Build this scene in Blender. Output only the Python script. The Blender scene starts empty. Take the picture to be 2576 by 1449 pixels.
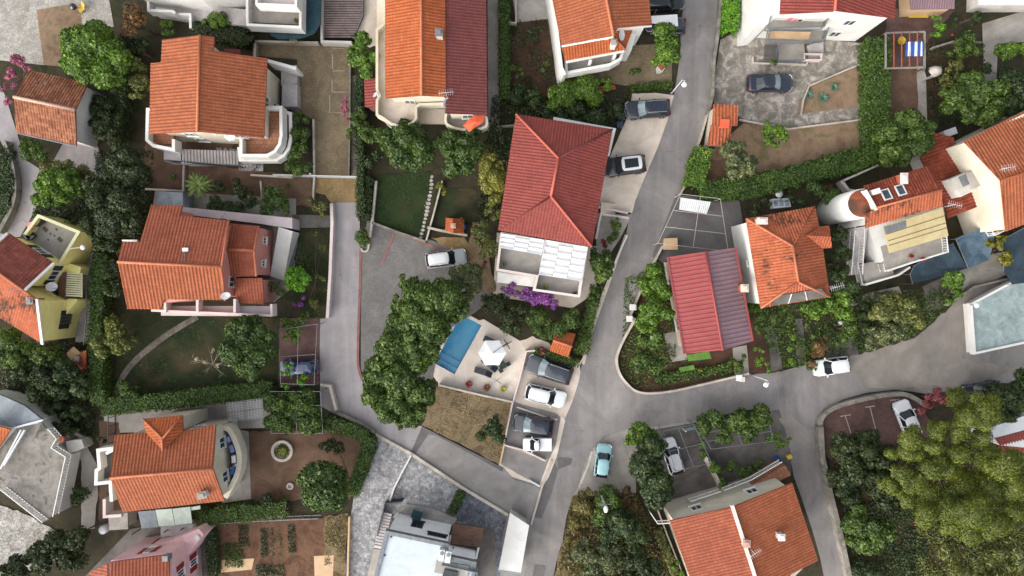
import bpy, bmesh, math, random
import numpy as np
from mathutils import Vector, Matrix
SC = bpy.context.scene
COL = SC.collection
CAMH, PXM, CX, CY = 72.0, 24.0, 1288.0, 724.5      # survey of the place: camera height (m), survey units per metre at ground level
rng = np.random.default_rng(11)
random.seed(5)

def W(px, py, z=0.0):
    k = (1 - z / CAMH) / PXM
    return Vector(((px - CX) * k, -(py - CY) * k, z))

def lin(r, g, b, f=0.75):
    o = []
    for v in (r, g, b):
        v /= 255.0
        o.append((v / 12.92 if v <= 0.04045 else ((v + 0.055) / 1.055) ** 2.4) * f)
    return (*o, 1.0)

# ---------------------------------------------------------------- materials
def newmat(name):
    m = bpy.data.materials.new(name); m.use_nodes = True
    nt = m.node_tree
    return m, nt.nodes, nt.links, nt.nodes['Principled BSDF']

def mixc(N, L, typ, fac, a, b):
    n = N.new('ShaderNodeMix'); n.data_type = 'RGBA'; n.blend_type = typ
    for i, v in ((0, fac), (6, a), (7, b)):
        if hasattr(v, 'links'): L.new(v, n.inputs[i])
        else: n.inputs[i].default_value = v
    return n.outputs[2]

def ramp(N, L, src, stops):
    r = N.new('ShaderNodeValToRGB'); e = r.color_ramp.elements
    e[0].position, e[0].color = stops[0]
    e[1].position, e[1].color = stops[-1]
    for p, c in stops[1:-1]:
        x = e.new(p); x.color = c
    L.new(src, r.inputs[0])
    return r.outputs[0]

def noise(N, L, vec, sc, det=5, rough=.6, dist=0.0):
    n = N.new('ShaderNodeTexNoise'); n.inputs['Scale'].default_value = sc
    n.inputs['Detail'].default_value = det; n.inputs['Roughness'].default_value = rough
    n.inputs['Distortion'].default_value = dist
    L.new(vec, n.inputs['Vector'])
    return n.outputs['Fac']

def cracks(N, L, tc, col):
    d = N.new('ShaderNodeMapping'); d.inputs['Scale'].default_value = (.5, .32, 1); d.inputs['Rotation'].default_value = (0, 0, .35); L.new(tc, d.inputs[0])
    v = N.new('ShaderNodeTexVoronoi'); v.feature = 'DISTANCE_TO_EDGE'; v.inputs['Scale'].default_value = .7; L.new(d.outputs[0], v.inputs['Vector'])
    w = noise(N, L, tc, .35, 3, .5); q = N.new('ShaderNodeMath'); q.operation = 'GREATER_THAN'; q.inputs[1].default_value = .56; L.new(w, q.inputs[0])
    col = mixc(N, L, 'MULTIPLY', q.outputs[0], col, ramp(N, L, v.outputs['Distance'], [(.0, (.74, .74, .74, 1)), (.012, (1, 1, 1, 1))]))
    m2 = N.new('ShaderNodeMapping'); m2.inputs['Scale'].default_value = (.55, .05, 1); m2.inputs['Rotation'].default_value = (0, 0, .28); L.new(tc, m2.inputs[0])
    s = noise(N, L, m2.outputs[0], 1.6, 4, .6, .4)
    col = mixc(N, L, 'MULTIPLY', 1.0, col, ramp(N, L, s, [(.35, (.88, .88, .89, 1)), (.65, (1.1, 1.1, 1.09, 1))]))
    o = noise(N, L, tc, 1.3, 2, .4)
    return mixc(N, L, 'MULTIPLY', 1.0, col, ramp(N, L, o, [(.22, (.7, .7, .7, 1)), (.3, (1, 1, 1, 1))]))

def M(name, c1, c2=None, sc=.6, rough=.9, bump=.25, fine=14, c3=None, fvar=.35, pattern=None, spec=.3, metal=0, coat=0, lo=.36, hi=.64, dist=.6, stain=0.0, crack=0):
    m, N, L, P = newmat(name)
    c2 = c2 or c1
    tc = N.new('ShaderNodeTexCoord').outputs['Object']
    a = noise(N, L, tc, sc, 7, .62, dist)
    st = [(lo, c1), (hi, c2)] if not c3 else [(lo, c1), ((lo + hi) / 2, c2), (hi, c3)]
    col = ramp(N, L, a, st)
    f = noise(N, L, tc, fine, 4, .65)
    if fvar:
        d = 1 - fvar; u = 1 + fvar * .6
        col = mixc(N, L, 'MULTIPLY', 1.0, col, ramp(N, L, f, [(.3, (d, d, d, 1)), (.7, (u, u, u, 1))]))
    if stain:
        s = noise(N, L, tc, .22, 8, .7, 1.5)
        q = 1 - stain
        col = mixc(N, L, 'MULTIPLY', 1.0, col, ramp(N, L, s, [(.38, (q, q, q * .97, 1)), (.6, (1.06, 1.06, 1.06, 1))]))
    h = f
    if crack: col = cracks(N, L, tc, col)
    if pattern and pattern[0] == 'brick':
        mp = N.new('ShaderNodeMapping'); mp.inputs['Rotation'].default_value = (0, 0, pattern[3] if len(pattern) > 3 else 0)
        L.new(tc, mp.inputs[0])
        b = N.new('ShaderNodeTexBrick'); L.new(mp.outputs[0], b.inputs['Vector'])
        b.inputs['Scale'].default_value = 1; b.inputs['Brick Width'].default_value = pattern[1]; b.inputs['Row Height'].default_value = pattern[2]
        b.inputs['Mortar Size'].default_value = pattern[2] * .07
        b.inputs['Color1'].default_value = (1.1, 1.1, 1.1, 1); b.inputs['Color2'].default_value = (.8, .8, .8, 1); b.inputs['Mortar'].default_value = (.55, .55, .55, 1)
        col = mixc(N, L, 'MULTIPLY', .8, col, b.outputs['Color'])
    if pattern and pattern[0] == 'crazy':
        v = N.new('ShaderNodeTexVoronoi'); v.feature = 'DISTANCE_TO_EDGE'; v.inputs['Scale'].default_value = pattern[1]; L.new(tc, v.inputs['Vector'])
        v2 = N.new('ShaderNodeTexVoronoi'); v2.inputs['Scale'].default_value = pattern[1]; L.new(tc, v2.inputs['Vector'])
        col = mixc(N, L, 'MULTIPLY', .9, col, ramp(N, L, v.outputs['Distance'], [(.0, (.62, .62, .62, 1)), (.09, (1, 1, 1, 1))]))
        hv = N.new('ShaderNodeSeparateColor'); L.new(v2.outputs['Color'], hv.inputs[0])
        k = pattern[2]
        col = mixc(N, L, 'MULTIPLY', 1.0, col, ramp(N, L, hv.outputs[0], [(0, (1 - k, 1 - k, 1 - k, 1)), (1, (1 + k, 1 + k, 1 + k, 1))]))
    L.new(col, P.inputs['Base Color'])
    P.inputs['Roughness'].default_value = rough; P.inputs['Metallic'].default_value = metal
    P.inputs['Specular IOR Level'].default_value = spec; P.inputs['Coat Weight'].default_value = coat
    if bump:
        b = N.new('ShaderNodeBump'); b.inputs['Strength'].default_value = bump; b.inputs['Distance'].default_value = .05
        L.new(h, b.inputs['Height']); L.new(b.outputs[0], P.inputs['Normal'])
    return m

def tile_mat(name, c1, c2, pitch=.32, row=.38, rough=.85, old=0.0, spec=.25, lichen=None):
    m, N, L, P = newmat(name)
    t = N.new('ShaderNodeTexCoord'); uv, ob = t.outputs['UV'], t.outputs['Object']
    b = N.new('ShaderNodeTexBrick'); L.new(uv, b.inputs['Vector'])
    b.offset = 0.0
    b.inputs['Scale'].default_value = 1; b.inputs['Brick Width'].default_value = pitch; b.inputs['Row Height'].default_value = row
    b.inputs['Mortar Size'].default_value = .022; b.inputs['Mortar Smooth'].default_value = .5
    b.inputs['Color1'].default_value = c1; b.inputs['Color2'].default_value = c2
    b.inputs['Mortar'].default_value = tuple(x * .8 for x in c2[:3]) + (1,)
    a = noise(N, L, ob, .9, 7, .65, .5)
    col = mixc(N, L, 'MULTIPLY', 1.0, b.outputs['Color'], ramp(N, L, a, [(.3, (.82 - old * .3,) * 3 + (1,)), (.68, (1.12 + old * .12, 1.12 + old * .1, 1.12 + old * .1, 1))]))
    f = noise(N, L, ob, 9, 4, .6)
    k = .12 + old * .4
    col = mixc(N, L, 'MULTIPLY', 1.0, col, ramp(N, L, f, [(.32, (1 - k, 1 - k, 1 - k, 1)), (.68, (1 + k * .6, 1 + k * .6, 1 + k * .6, 1))]))
    if lichen:
        mp = N.new('ShaderNodeMapping'); mp.inputs['Scale'].default_value = (1, .55, 1); L.new(uv, mp.inputs[0])
        s = noise(N, L, mp.outputs[0], 2.6, 6, .75, .3)
        w = noise(N, L, ob, .33, 3, .5)
        mm = N.new('ShaderNodeMath'); mm.operation = 'MULTIPLY'; L.new(s, mm.inputs[0]); L.new(w, mm.inputs[1])
        col = mixc(N, L, 'MIX', ramp(N, L, mm.outputs[0], [(lichen[0], (0, 0, 0, 1)), (lichen[0] + .07, (1, 1, 1, 1))]), col, lichen[1])
    L.new(col, P.inputs['Base Color']); P.inputs['Roughness'].default_value = rough; P.inputs['Specular IOR Level'].default_value = spec
    bp = N.new('ShaderNodeBump'); bp.inputs['Strength'].default_value = .2; bp.inputs['Distance'].default_value = .02
    L.new(b.outputs['Fac'], bp.inputs['Height']); bp.invert = True; L.new(bp.outputs[0], P.inputs['Normal'])
    return m

def leaf_mat(name, dark, mid, light, trans=.22, accent=None, afrac=.1):
    m, N, L, P = newmat(name)
    g = N.new('ShaderNodeNewGeometry').outputs['Random Per Island']
    ob = N.new('ShaderNodeTexCoord').outputs['Object']
    n = noise(N, L, ob, .55, 3, .5)
    st = [(0, dark), (.45, mid), (1, light)]
    if accent: st = [(0, dark), (.4, mid), (1 - afrac - .01, light), (1 - afrac, accent)]
    col = ramp(N, L, g, st)
    if accent: N[-1].color_ramp.interpolation = 'LINEAR'
    col = mixc(N, L, 'MULTIPLY', 1.0, col, ramp(N, L, n, [(.33, (.72, .76, .74, 1)), (.66, (1.22, 1.16, 1.0, 1))]))
    d = N.new('ShaderNodeBsdfDiffuse'); t = N.new('ShaderNodeBsdfTranslucent'); mx = N.new('ShaderNodeMixShader')
    gl = N.new('ShaderNodeBsdfGlossy'); gl.inputs['Roughness'].default_value = .5; gl.inputs['Color'].default_value = (.8, .85, .8, 1)
    m2 = N.new('ShaderNodeMixShader'); m2.inputs[0].default_value = .035
    L.new(col, d.inputs[0]); L.new(col, t.inputs[0]); mx.inputs[0].default_value = trans
    L.new(d.outputs[0], mx.inputs[1]); L.new(t.outputs[0], mx.inputs[2])
    L.new(mx.outputs[0], m2.inputs[1]); L.new(gl.outputs[0], m2.inputs[2])
    L.new(m2.outputs[0], N['Material Output'].inputs['Surface'])
    return m

# ---------------------------------------------------------------- objects
def tag(o, label=None, cat=None, group=None, kind=None):
    for k, v in (('label', label), ('category', cat), ('group', group), ('kind', kind)):
        if v: o[k] = v
    return o

def link(o, parent=None):
    COL.objects.link(o)
    if parent is not None:
        o.parent = parent
        if parent.type == 'EMPTY' and not parent.get('_loc'): o.location = -parent.location
    return o

def mk(name, verts, faces, mat, parent=None, smooth=False, uvs=None):
    me = bpy.data.meshes.new(name)
    me.from_pydata([tuple(v) for v in verts], [], faces)
    if uvs is not None:
        l = me.uv_layers.new(name='UVMap')
        for lp in me.loops: l.data[lp.index].uv = uvs[lp.vertex_index]
    if smooth: me.polygons.foreach_set('use_smooth', [True] * len(me.polygons))
    me.update(); me.validate()
    bm = bmesh.new(); bm.from_mesh(me); bmesh.ops.recalc_face_normals(bm, faces=bm.faces); bm.to_mesh(me); bm.free()
    o = bpy.data.objects.new(name, me)
    me.materials.append(mat)
    return link(o, parent)

def empty(name, loc, label, cat, group=None, rz=None):
    o = bpy.data.objects.new(name, None); COL.objects.link(o); o.location = loc
    o.empty_display_size = .3
    if rz is not None: o.rotation_euler = (0, 0, rz); o['_loc'] = 1
    return tag(o, label, cat, group)

class MB:                                             # collects simple shapes into one mesh
    def __init__(s): s.v, s.f = [], []
    def add(s, vs, fs):
        n = len(s.v); s.v += [tuple(v) for v in vs]; s.f += [tuple(i + n for i in f) for f in fs]; return s
    def poly(s, pts, z0, z1, ztop=None):              # vertical prism over a world polygon
        n = len(pts)
        zt = ztop or [z1] * n
        s.add([(p[0], p[1], z0) for p in pts] + [(p[0], p[1], z) for p, z in zip(pts, zt)],
              [tuple(range(n))[::-1], tuple(range(n, 2 * n))] + [(i, (i + 1) % n, n + (i + 1) % n, n + i) for i in range(n)]); return s
    def box(s, c, sx, sy, sz, rz=0.0, M4=None):       # box with base centre c
        m = Matrix.Translation(c) @ Matrix.Rotation(rz, 4, 'Z') if M4 is None else M4
        vs = [m @ Vector((x * sx / 2, y * sy / 2, z * sz)) for z in (0, 1) for x, y in ((-1, -1), (1, -1), (1, 1), (-1, 1))]
        s.add(vs, [(3, 2, 1, 0), (4, 5, 6, 7), (0, 1, 5, 4), (1, 2, 6, 5), (2, 3, 7, 6), (3, 0, 4, 7)]); return s
    def bar(s, a, b, w, h=None):                      # square bar between two points
        a, b = Vector(a), Vector(b); d = b - a; l = d.length
        if l < 1e-5: return s
        q = d.to_track_quat('X', 'Z').to_matrix().to_4x4()
        m = Matrix.Translation(a) @ q @ Matrix.Translation((l / 2, 0, -(h or w) / 2))
        return s.box(None, l, w, h or w, M4=m)
    def tube(s, pts, r, n=6, taper=None):
        pts = [Vector(p) for p in pts]; base = len(s.v); k = len(pts)
        for i, p in enumerate(pts):
            d = (pts[min(i + 1, k - 1)] - pts[max(i - 1, 0)]).normalized()
            a = d.cross(Vector((0, 0, 1)));
            if a.length < .01: a = Vector((1, 0, 0))
            a.normalize(); b = d.cross(a)
            rr = r if taper is None else r + (taper - r) * i / max(1, k - 1)
            for j in range(n):
                t = 2 * math.pi * j / n
                s.v.append(tuple(p + (a * math.cos(t) + b * math.sin(t)) * rr))
        for i in range(k - 1):
            for j in range(n):
                s.f.append((base + i * n + j, base + i * n + (j + 1) % n, base + (i + 1) * n + (j + 1) % n, base + (i + 1) * n + j))
        s.f.append(tuple(base + j for j in range(n))[::-1]); s.f.append(tuple(base + (k - 1) * n + j for j in range(n))); return s
    def lathe(s, c, prof, n=20, sx=1, sy=1):
        base = len(s.v)
        for r, z in prof:
            for j in range(n):
                t = 2 * math.pi * j / n
                s.v.append((c[0] + r * math.cos(t) * sx, c[1] + r * math.sin(t) * sy, c[2] + z))
        for i in range(len(prof) - 1):
            for j in range(n):
                s.f.append((base + i * n + j, base + i * n + (j + 1) % n, base + (i + 1) * n + (j + 1) % n, base + (i + 1) * n + j))
        s.f.append(tuple(base + j for j in range(n))[::-1]); m = len(prof) - 1; s.f.append(tuple(base + m * n + j for j in range(n))); return s
    def build(s, name, mat, parent=None, smooth=False): return mk(name, s.v, s.f, mat, parent, smooth)

def wpoly(pts, z): return [W(x, y, z) for x, y in pts]
def prism(name, pts, z0, z1, mat, parent=None): return MB().poly(wpoly(pts, z1), z0, z1).build(name, mat, parent)

def smoothpath(pts, n=6, closed=False):               # Catmull-Rom
    P = [Vector((x, y, 0)) for x, y in pts]; k = len(P); out = []
    for i in range(k if closed else k - 1):
        a, b, c, d = (P[(i - 1) % k], P[i], P[(i + 1) % k], P[(i + 2) % k]) if closed else (P[max(i - 1, 0)], P[i], P[i + 1], P[min(i + 2, k - 1)])
        for j in range(n):
            t = j / n
            q = .5 * ((2 * b) + (-a + c) * t + (2 * a - 5 * b + 4 * c - d) * t * t + (-a + 3 * b - 3 * c + d) * t ** 3)
            out.append((q.x, q.y))
    if not closed: out.append((P[-1].x, P[-1].y))
    return out

GN = 0
def ground(name, pts, layer, mat, rough_edge=0, kind='structure', z=None):
    global GN; GN += 1
    z = .02 * layer + .0001 * GN if z is None else z
    ps = [(x, y) for x, y in pts]
    if rough_edge:
        q = []
        for i, (x, y) in enumerate(ps):
            x2, y2 = ps[(i + 1) % len(ps)]
            n = max(1, int(math.hypot(x2 - x, y2 - y) / 14))
            for j in range(n):
                q.append((x + (x2 - x) * j / n + random.uniform(-rough_edge, rough_edge), y + (y2 - y) * j / n + random.uniform(-rough_edge, rough_edge)))
        ps = q
    o = mk(name, wpoly(ps, 0), [tuple(range(len(ps)))], mat)
    o.location.z = z
    bm = bmesh.new(); bm.from_mesh(o.data); bmesh.ops.triangulate(bm, faces=bm.faces)
    if bm.faces and sum(f.normal.z for f in bm.faces) < 0: bmesh.ops.reverse_faces(bm, faces=bm.faces)
    bm.to_mesh(o.data); bm.free()
    return tag(o, kind=kind)

def offset2(P, d, closed):                            # mitred offset of a 2D polyline
    n = len(P); out = []
    for i in range(n):
        a = P[i - 1] if (closed or i > 0) else None
        c = P[(i + 1) % n] if (closed or i < n - 1) else None
        ns = []
        for u, v in ((a, P[i]), (P[i], c)):
            if u is None or v is None: continue
            t = Vector((v[0] - u[0], v[1] - u[1]))
            if t.length < 1e-6: continue
            t.normalize(); ns.append(Vector((-t.y, t.x)))
        m = sum(ns, Vector((0, 0)))
        if m.length < 1e-6: m = ns[0]
        m.normalize(); k = max(.4, m.dot(ns[0]))
        out.append((P[i][0] + m.x * d / k, P[i][1] + m.y * d / k))
    return out

def wallribbon(mb, P, t, z0, z1, closed=False):
    A, B = offset2(P, t / 2, closed), offset2(P, -t / 2, closed); n = len(P)
    vs = []
    for i in range(n): vs += [(A[i][0], A[i][1], z0), (B[i][0], B[i][1], z0), (B[i][0], B[i][1], z1), (A[i][0], A[i][1], z1)]
    fs = []
    for i in range(n if closed else n - 1):
        a, b = 4 * i, 4 * ((i + 1) % n)
        fs += [(a + k, a + (k + 1) % 4, b + (k + 1) % 4, b + k) for k in range(4)]
    if not closed: fs += [(0, 1, 2, 3), tuple(4 * (n - 1) + k for k in (3, 2, 1, 0))]
    return mb.add(vs, fs)

def wallpath(name, pts, z0, z1, t, mat, parent=None, closed=False, smooth=0, label=None, cat=None, group=None):
    if smooth: pts = smoothpath(pts, smooth, closed)
    P = [W(x, y, z1) for x, y in pts]
    o = wallribbon(MB(), P, t, z0, z1, closed).build(name, mat, parent)
    if label: tag(o, label, cat or 'wall', group)
    return o

def railing(name, pts, z0, z1, mat, parent=None, step=.22, closed=False, r=.025, smooth=0):
    if smooth: pts = smoothpath(pts, smooth, closed)
    P = [W(x, y, z1) for x, y in pts]
    mb = wallribbon(MB(), P, .08, z1 - .07, z1, closed); wallribbon(mb, P, .06, z0, z0 + .07, closed)
    for a, b in zip(P, P[1:]):
        d = Vector((b.x - a.x, b.y - a.y, 0)); n = max(1, int(d.length / step))
        for i in range(n): mb.box(Vector((a.x, a.y, z0)) + d * (i / n), 2 * r, 2 * r, z1 - z0 - .01)
    return mb.build(name, mat, parent)

# ---------------------------------------------------------------- roofs
class Plane3:
    def __init__(s, p):
        a, b, c = [W(*q) for q in p]
        n = (b - a).cross(c - a).normalized()
        if n.z < 0: n = -n
        s.n, s.a = n, a
        s.down = Vector((n.x, n.y, 0))
        s.down = s.down.normalized() if s.down.length > 1e-3 else Vector((0, -1, 0))
        s.u = Vector((-s.down.y, s.down.x, 0))
        s.v = s.n.cross(s.u)
    def hit(s, px, py):                               # survey ray against the slope
        c = Vector((0, 0, CAMH)); d = W(px, py, 0) - c
        t = (s.a - c).dot(s.n) / d.dot(s.n)
        return c + d * t

def clip(poly, k, lo, keep_above):
    out = []
    for i in range(len(poly)):
        p, q = poly[i], poly[(i + 1) % len(poly)]
        a, b = p[k] - lo, q[k] - lo
        if not keep_above: a, b = -a, -b
        if a >= 0: out.append(p)
        if (a >= 0) != (b >= 0):
            t = a / (a - b); out.append(tuple(p[j] + (q[j] - p[j]) * t for j in range(2)))
    return out

PROF = {'tile': (0, .62, 1, .62, 0, -.1), 'seam': (0, 0, 0, 0, 1, 1), 'flat': (0,)}
def roof(parent, planes, mat, pitch=.32, amp=.045, thick=.16, prof='tile', name='roof', under=None):
    V, F, U = [], [], []
    pf = PROF[prof]; ns = len(pf)
    for spec, poly in planes:
        pl = Plane3(spec)
        P3 = [pl.hit(x, y) for x, y in poly]
        P2 = [((p - pl.a).dot(pl.u), (p - pl.a).dot(pl.v)) for p in P3]
        u0, u1 = min(p[0] for p in P2), max(p[0] for p in P2)
        st = pitch / ns
        base = len(V); key = {}
        def vert(u, v):
            k = (round(u, 4), round(v, 4))
            if k not in key:
                ph = (u / st) % ns; i0 = int(ph) % ns; fr = ph - int(ph)
                h = (pf[i0] * (1 - fr) + pf[(i0 + 1) % ns] * fr) * amp
                p = pl.a + pl.u * u + pl.v * v + pl.n * h
                key[k] = len(V); V.append(p); U.append((u, v))
            return key[k]
        if prof == 'flat':
            F.append(tuple(vert(u, v) for u, v in P2))
        else:
            for i in range(math.floor(u0 / st), math.ceil(u1 / st)):
                c = clip(clip(P2, 0, i * st, True), 0, (i + 1) * st, False)
                f = []
                for u, v in c:
                    q = vert(u, v)
                    if q not in f: f.append(q)
                if len(f) >= 3: F.append(tuple(f))
        n = len(P3); b = len(V)
        for dz in (0.0, -thick):
            for p, q in zip(P3, P2): V.append(p + Vector((0, 0, dz - .012))); U.append(q)
        F.append(tuple(b + n + i for i in range(n)))
        F += [(b + i, b + (i + 1) % n, b + n + (i + 1) % n, b + n + i) for i in range(n)]
    return mk(name, V, F, mat, parent, uvs=U)

def ridge(parent, pts, mat, r=.13, name='ridge_cap', n=6):
    P = [W(*p) for p in pts]
    for p in P: p.z += .04
    return MB().tube(P, r, n).build(name, mat, parent, True)

# ---------------------------------------------------------------- walls and windows
def walls(parent, pts, mat, inset=.35, z0=-.1, drop=.17, name='wall', win=None, flat=False, winmat=None):
    """pts (px,py,ztop) round the roof outline; returns the world polygon"""
    P = [W(*p) for p in pts]
    ar = sum(P[i].x * P[(i + 1) % len(P)].y - P[(i + 1) % len(P)].x * P[i].y for i in range(len(P)))
    if ar < 0: P = P[::-1]
    Q = offset2([(p.x, p.y) for p in P], inset, True) if inset else [(p.x, p.y) for p in P]
    zs = [p.z - drop for p in P]
    n = len(Q)
    mb = MB()
    vs = [(q[0], q[1], z0) for q in Q] + [(q[0], q[1], z) for q, z in zip(Q, zs)]
    fs = [(i, (i + 1) % n, n + (i + 1) % n, n + i) for i in range(n)] + [tuple(range(n, 2 * n))]
    mb.add(vs, fs)
    o = mb.build(name, mat, parent)
    if win:
        for i in range(n):
            a, b = Vector((*Q[i], 0)), Vector((*Q[(i + 1) % n], 0))
            t = b - a; l = t.length
            if l < 2.2: continue
            t.normalize(); nr = Vector((t.y, -t.x, 0)); mid = (a + b) / 2
            if nr.dot(-mid) < .08 * mid.length: continue
            k = max(1, int(l / win.get('step', 3.3)))
            for zf in win.get('z', (1.0, 3.9)):
                if zf + 1.3 > min(zs[i], zs[(i + 1) % n]): continue
                for j in range(k):
                    window(parent, a + t * (l * (j + .5) / k), t, nr, zf, win)
    return Q

def window(parent, p, t, nr, z, w):
    ww, hh = w.get('w', 1.1), w.get('h', 1.25)
    fm, pm, sm = w.get('frame', MATS['white_paint']), w.get('pane', MATS['glass']), w.get('shutter')
    mb = MB(); R = Matrix(((t.x, nr.x, 0, p.x), (t.y, nr.y, 0, p.y), (0, 0, 1, 0), (0, 0, 0, 1)))
    def bx(mb, x0, x1, y0, y1, z0, z1):
        m = R @ Matrix.Translation(((x0 + x1) / 2, (y0 + y1) / 2, z0)); mb.box(None, x1 - x0, y1 - y0, z1 - z0, M4=m)
    f = .09
    bx(mb, -ww / 2, ww / 2, -.02, .07, z, z + f); bx(mb, -ww / 2, ww / 2, -.02, .07, z + hh - f, z + hh)
    bx(mb, -ww / 2, -ww / 2 + f, -.02, .068, z + f, z + hh - f); bx(mb, ww / 2 - f, ww / 2, -.02, .068, z + f, z + hh - f); bx(mb, -.03, .03, -.02, .06, z + f, z + hh - f)
    fr = mb.build('window', fm, parent)
    mb = MB(); bx(mb, -ww / 2 + f, ww / 2 - f, -.01, .03, z + f, z + hh - f); mb.build('pane', pm, fr)
    mb = MB(); bx(mb, -ww / 2 - .1, ww / 2 + .1, -.02, .16, z - .08, z - .003); mb.build('sill', fm, fr)
    if sm:
        for s in (-1, 1):
            mb = MB(); x = s * (ww / 2 + .28); bx(mb, x - .26, x + .26, .01, .06, z - .02, z + hh + .02); mb.build('shutter', sm, parent)

def slab(parent, name, pts, z0, z1, mat): return prism(name, pts, z0, z1, mat, parent)

def stairs(name, a, b, wpx, z0, z1, n, mat, parent=None):
    """steps from survey point a (height z0) to b (height z1)"""
    A, B = W(*a, z0), W(*b, z1); d = Vector((B.x - A.x, B.y - A.y, 0)); l = d.length; d.normalize(); w = wpx / PXM
    mb = MB(); rz = math.atan2(d.y, d.x)
    for i in range(n):
        c = Vector((A.x, A.y, -.05)) + d * (l * (i + .5) / n)
        mb.box(c, l / n - .012, w, z0 + (z1 - z0) * (i + 1) / n + .05, rz)
    return mb.build(name, mat, parent)

def dish(parent, px, py, z, r, rz, mat=None, tilt=.9):
    c = W(px, py, z); mb = MB()
    mb.lathe((0, 0, 0), [(.02, .0), (r * .5, .03), (r * .85, .09), (r, .13), (r * .98, .14), (r * .8, .1), (.02, .02)], 18)
    m = Matrix.Translation(c) @ Matrix.Rotation(rz, 4, 'Z') @ Matrix.Rotation(tilt, 4, 'Y')
    mb.v = [tuple(m @ Vector(v)) for v in mb.v]
    d = mb.build('satellite_dish', mat or MATS['white_metal'], parent, True)
    tip = m @ Vector((0, 0, r * .9)); rim = m @ Vector((r, 0, .13))
    MB().tube([rim, tip], .02, 5).tube([c, c - Vector((0, 0, .8))], .03, 5).build('dish_arm', MATS['grey_metal'], d)
    return d

def chimney(parent, px, py, z0, z1, w, mat, cap=None, d=None, rz=0):
    c = W(px, py, z1); mb = MB().box(Vector((c.x, c.y, z0)), w, d or w, z1 - z0, rz)
    o = mb.build('chimney', mat, parent)
    MB().box(Vector((c.x, c.y, z1)), w * 1.3, (d or w) * 1.3, .08, rz).box(Vector((c.x, c.y, z1 + .081)), w * .7, (d or w) * .7, .12, rz).build('chimney_cap', cap or MATS['concrete'], o)
    return o

def antenna(parent, px, py, z0, z1, mat, rz=.4):
    b = W(px, py, z0); t = Vector((b.x, b.y, z1)); mb = MB().tube([b, t], .02, 5)
    d = Vector((math.cos(rz), math.sin(rz), 0)); e = Vector((-d.y, d.x, 0))
    q = t - Vector((0, 0, .1)); mb.bar(q - d * .7, q + d * .7, .025)
    for k in range(-3, 4): mb.bar(q + d * (k * .2) - e * .3, q + d * (k * .2) + e * .3, .014)
    return mb.build('antenna', mat, parent)

# ---------------------------------------------------------------- foliage
def leafmesh(name, pos, nrm, size, mat, parent=None, asp=.55):
    n = len(pos)
    r = rng.normal(size=(n, 3)); nrm = nrm / np.maximum(np.linalg.norm(nrm, axis=1, keepdims=True), 1e-6)
    t = np.cross(nrm, r); t /= np.maximum(np.linalg.norm(t, axis=1, keepdims=True), 1e-6); b = np.cross(nrm, t)
    s = size[:, None]
    v = np.stack([pos - t * s, pos - b * s * asp, pos + t * s, pos + b * s * asp], 1).reshape(-1, 3).astype(np.float32)
    me = bpy.data.meshes.new(name)
    me.vertices.add(4 * n); me.vertices.foreach_set('co', v.ravel())
    me.loops.add(4 * n); me.loops.foreach_set('vertex_index', np.arange(4 * n, dtype=np.int32))
    me.polygons.add(n); me.polygons.foreach_set('loop_start', np.arange(0, 4 * n, 4, dtype=np.int32))
    me.update(calc_edges=True)
    me.materials.append(mat)
    return link(bpy.data.objects.new(name, me), parent)

def clump_cloud(cl, per_m2, s, sq=.85, inner=.25, up=.25, jit=.7):
    """cl rows: x,y,z,r -> leaf positions, normals, sizes"""
    cl = np.asarray(cl, float)
    n = np.maximum(20, (per_m2 * math.pi * cl[:, 3] ** 2).astype(int))
    idx = np.repeat(np.arange(len(cl)), n); m = len(idx)
    d = rng.normal(size=(m, 3)); d[:, 2] = np.abs(d[:, 2]) * np.where(rng.random(m) < .25, -1, 1) + up
    d /= np.linalg.norm(d, axis=1, keepdims=True)
    rad = cl[idx, 3] * np.where(rng.random(m) < inner, rng.random(m), .72 + .34 * rng.random(m))
    pos = cl[idx, :3] + d * rad[:, None] * np.array([1, 1, sq])
    return pos, d + rng.normal(size=(m, 3)) * jit * .6, s * np.clip(np.exp(rng.normal(size=m) * .38), .45, 2.1)

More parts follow.
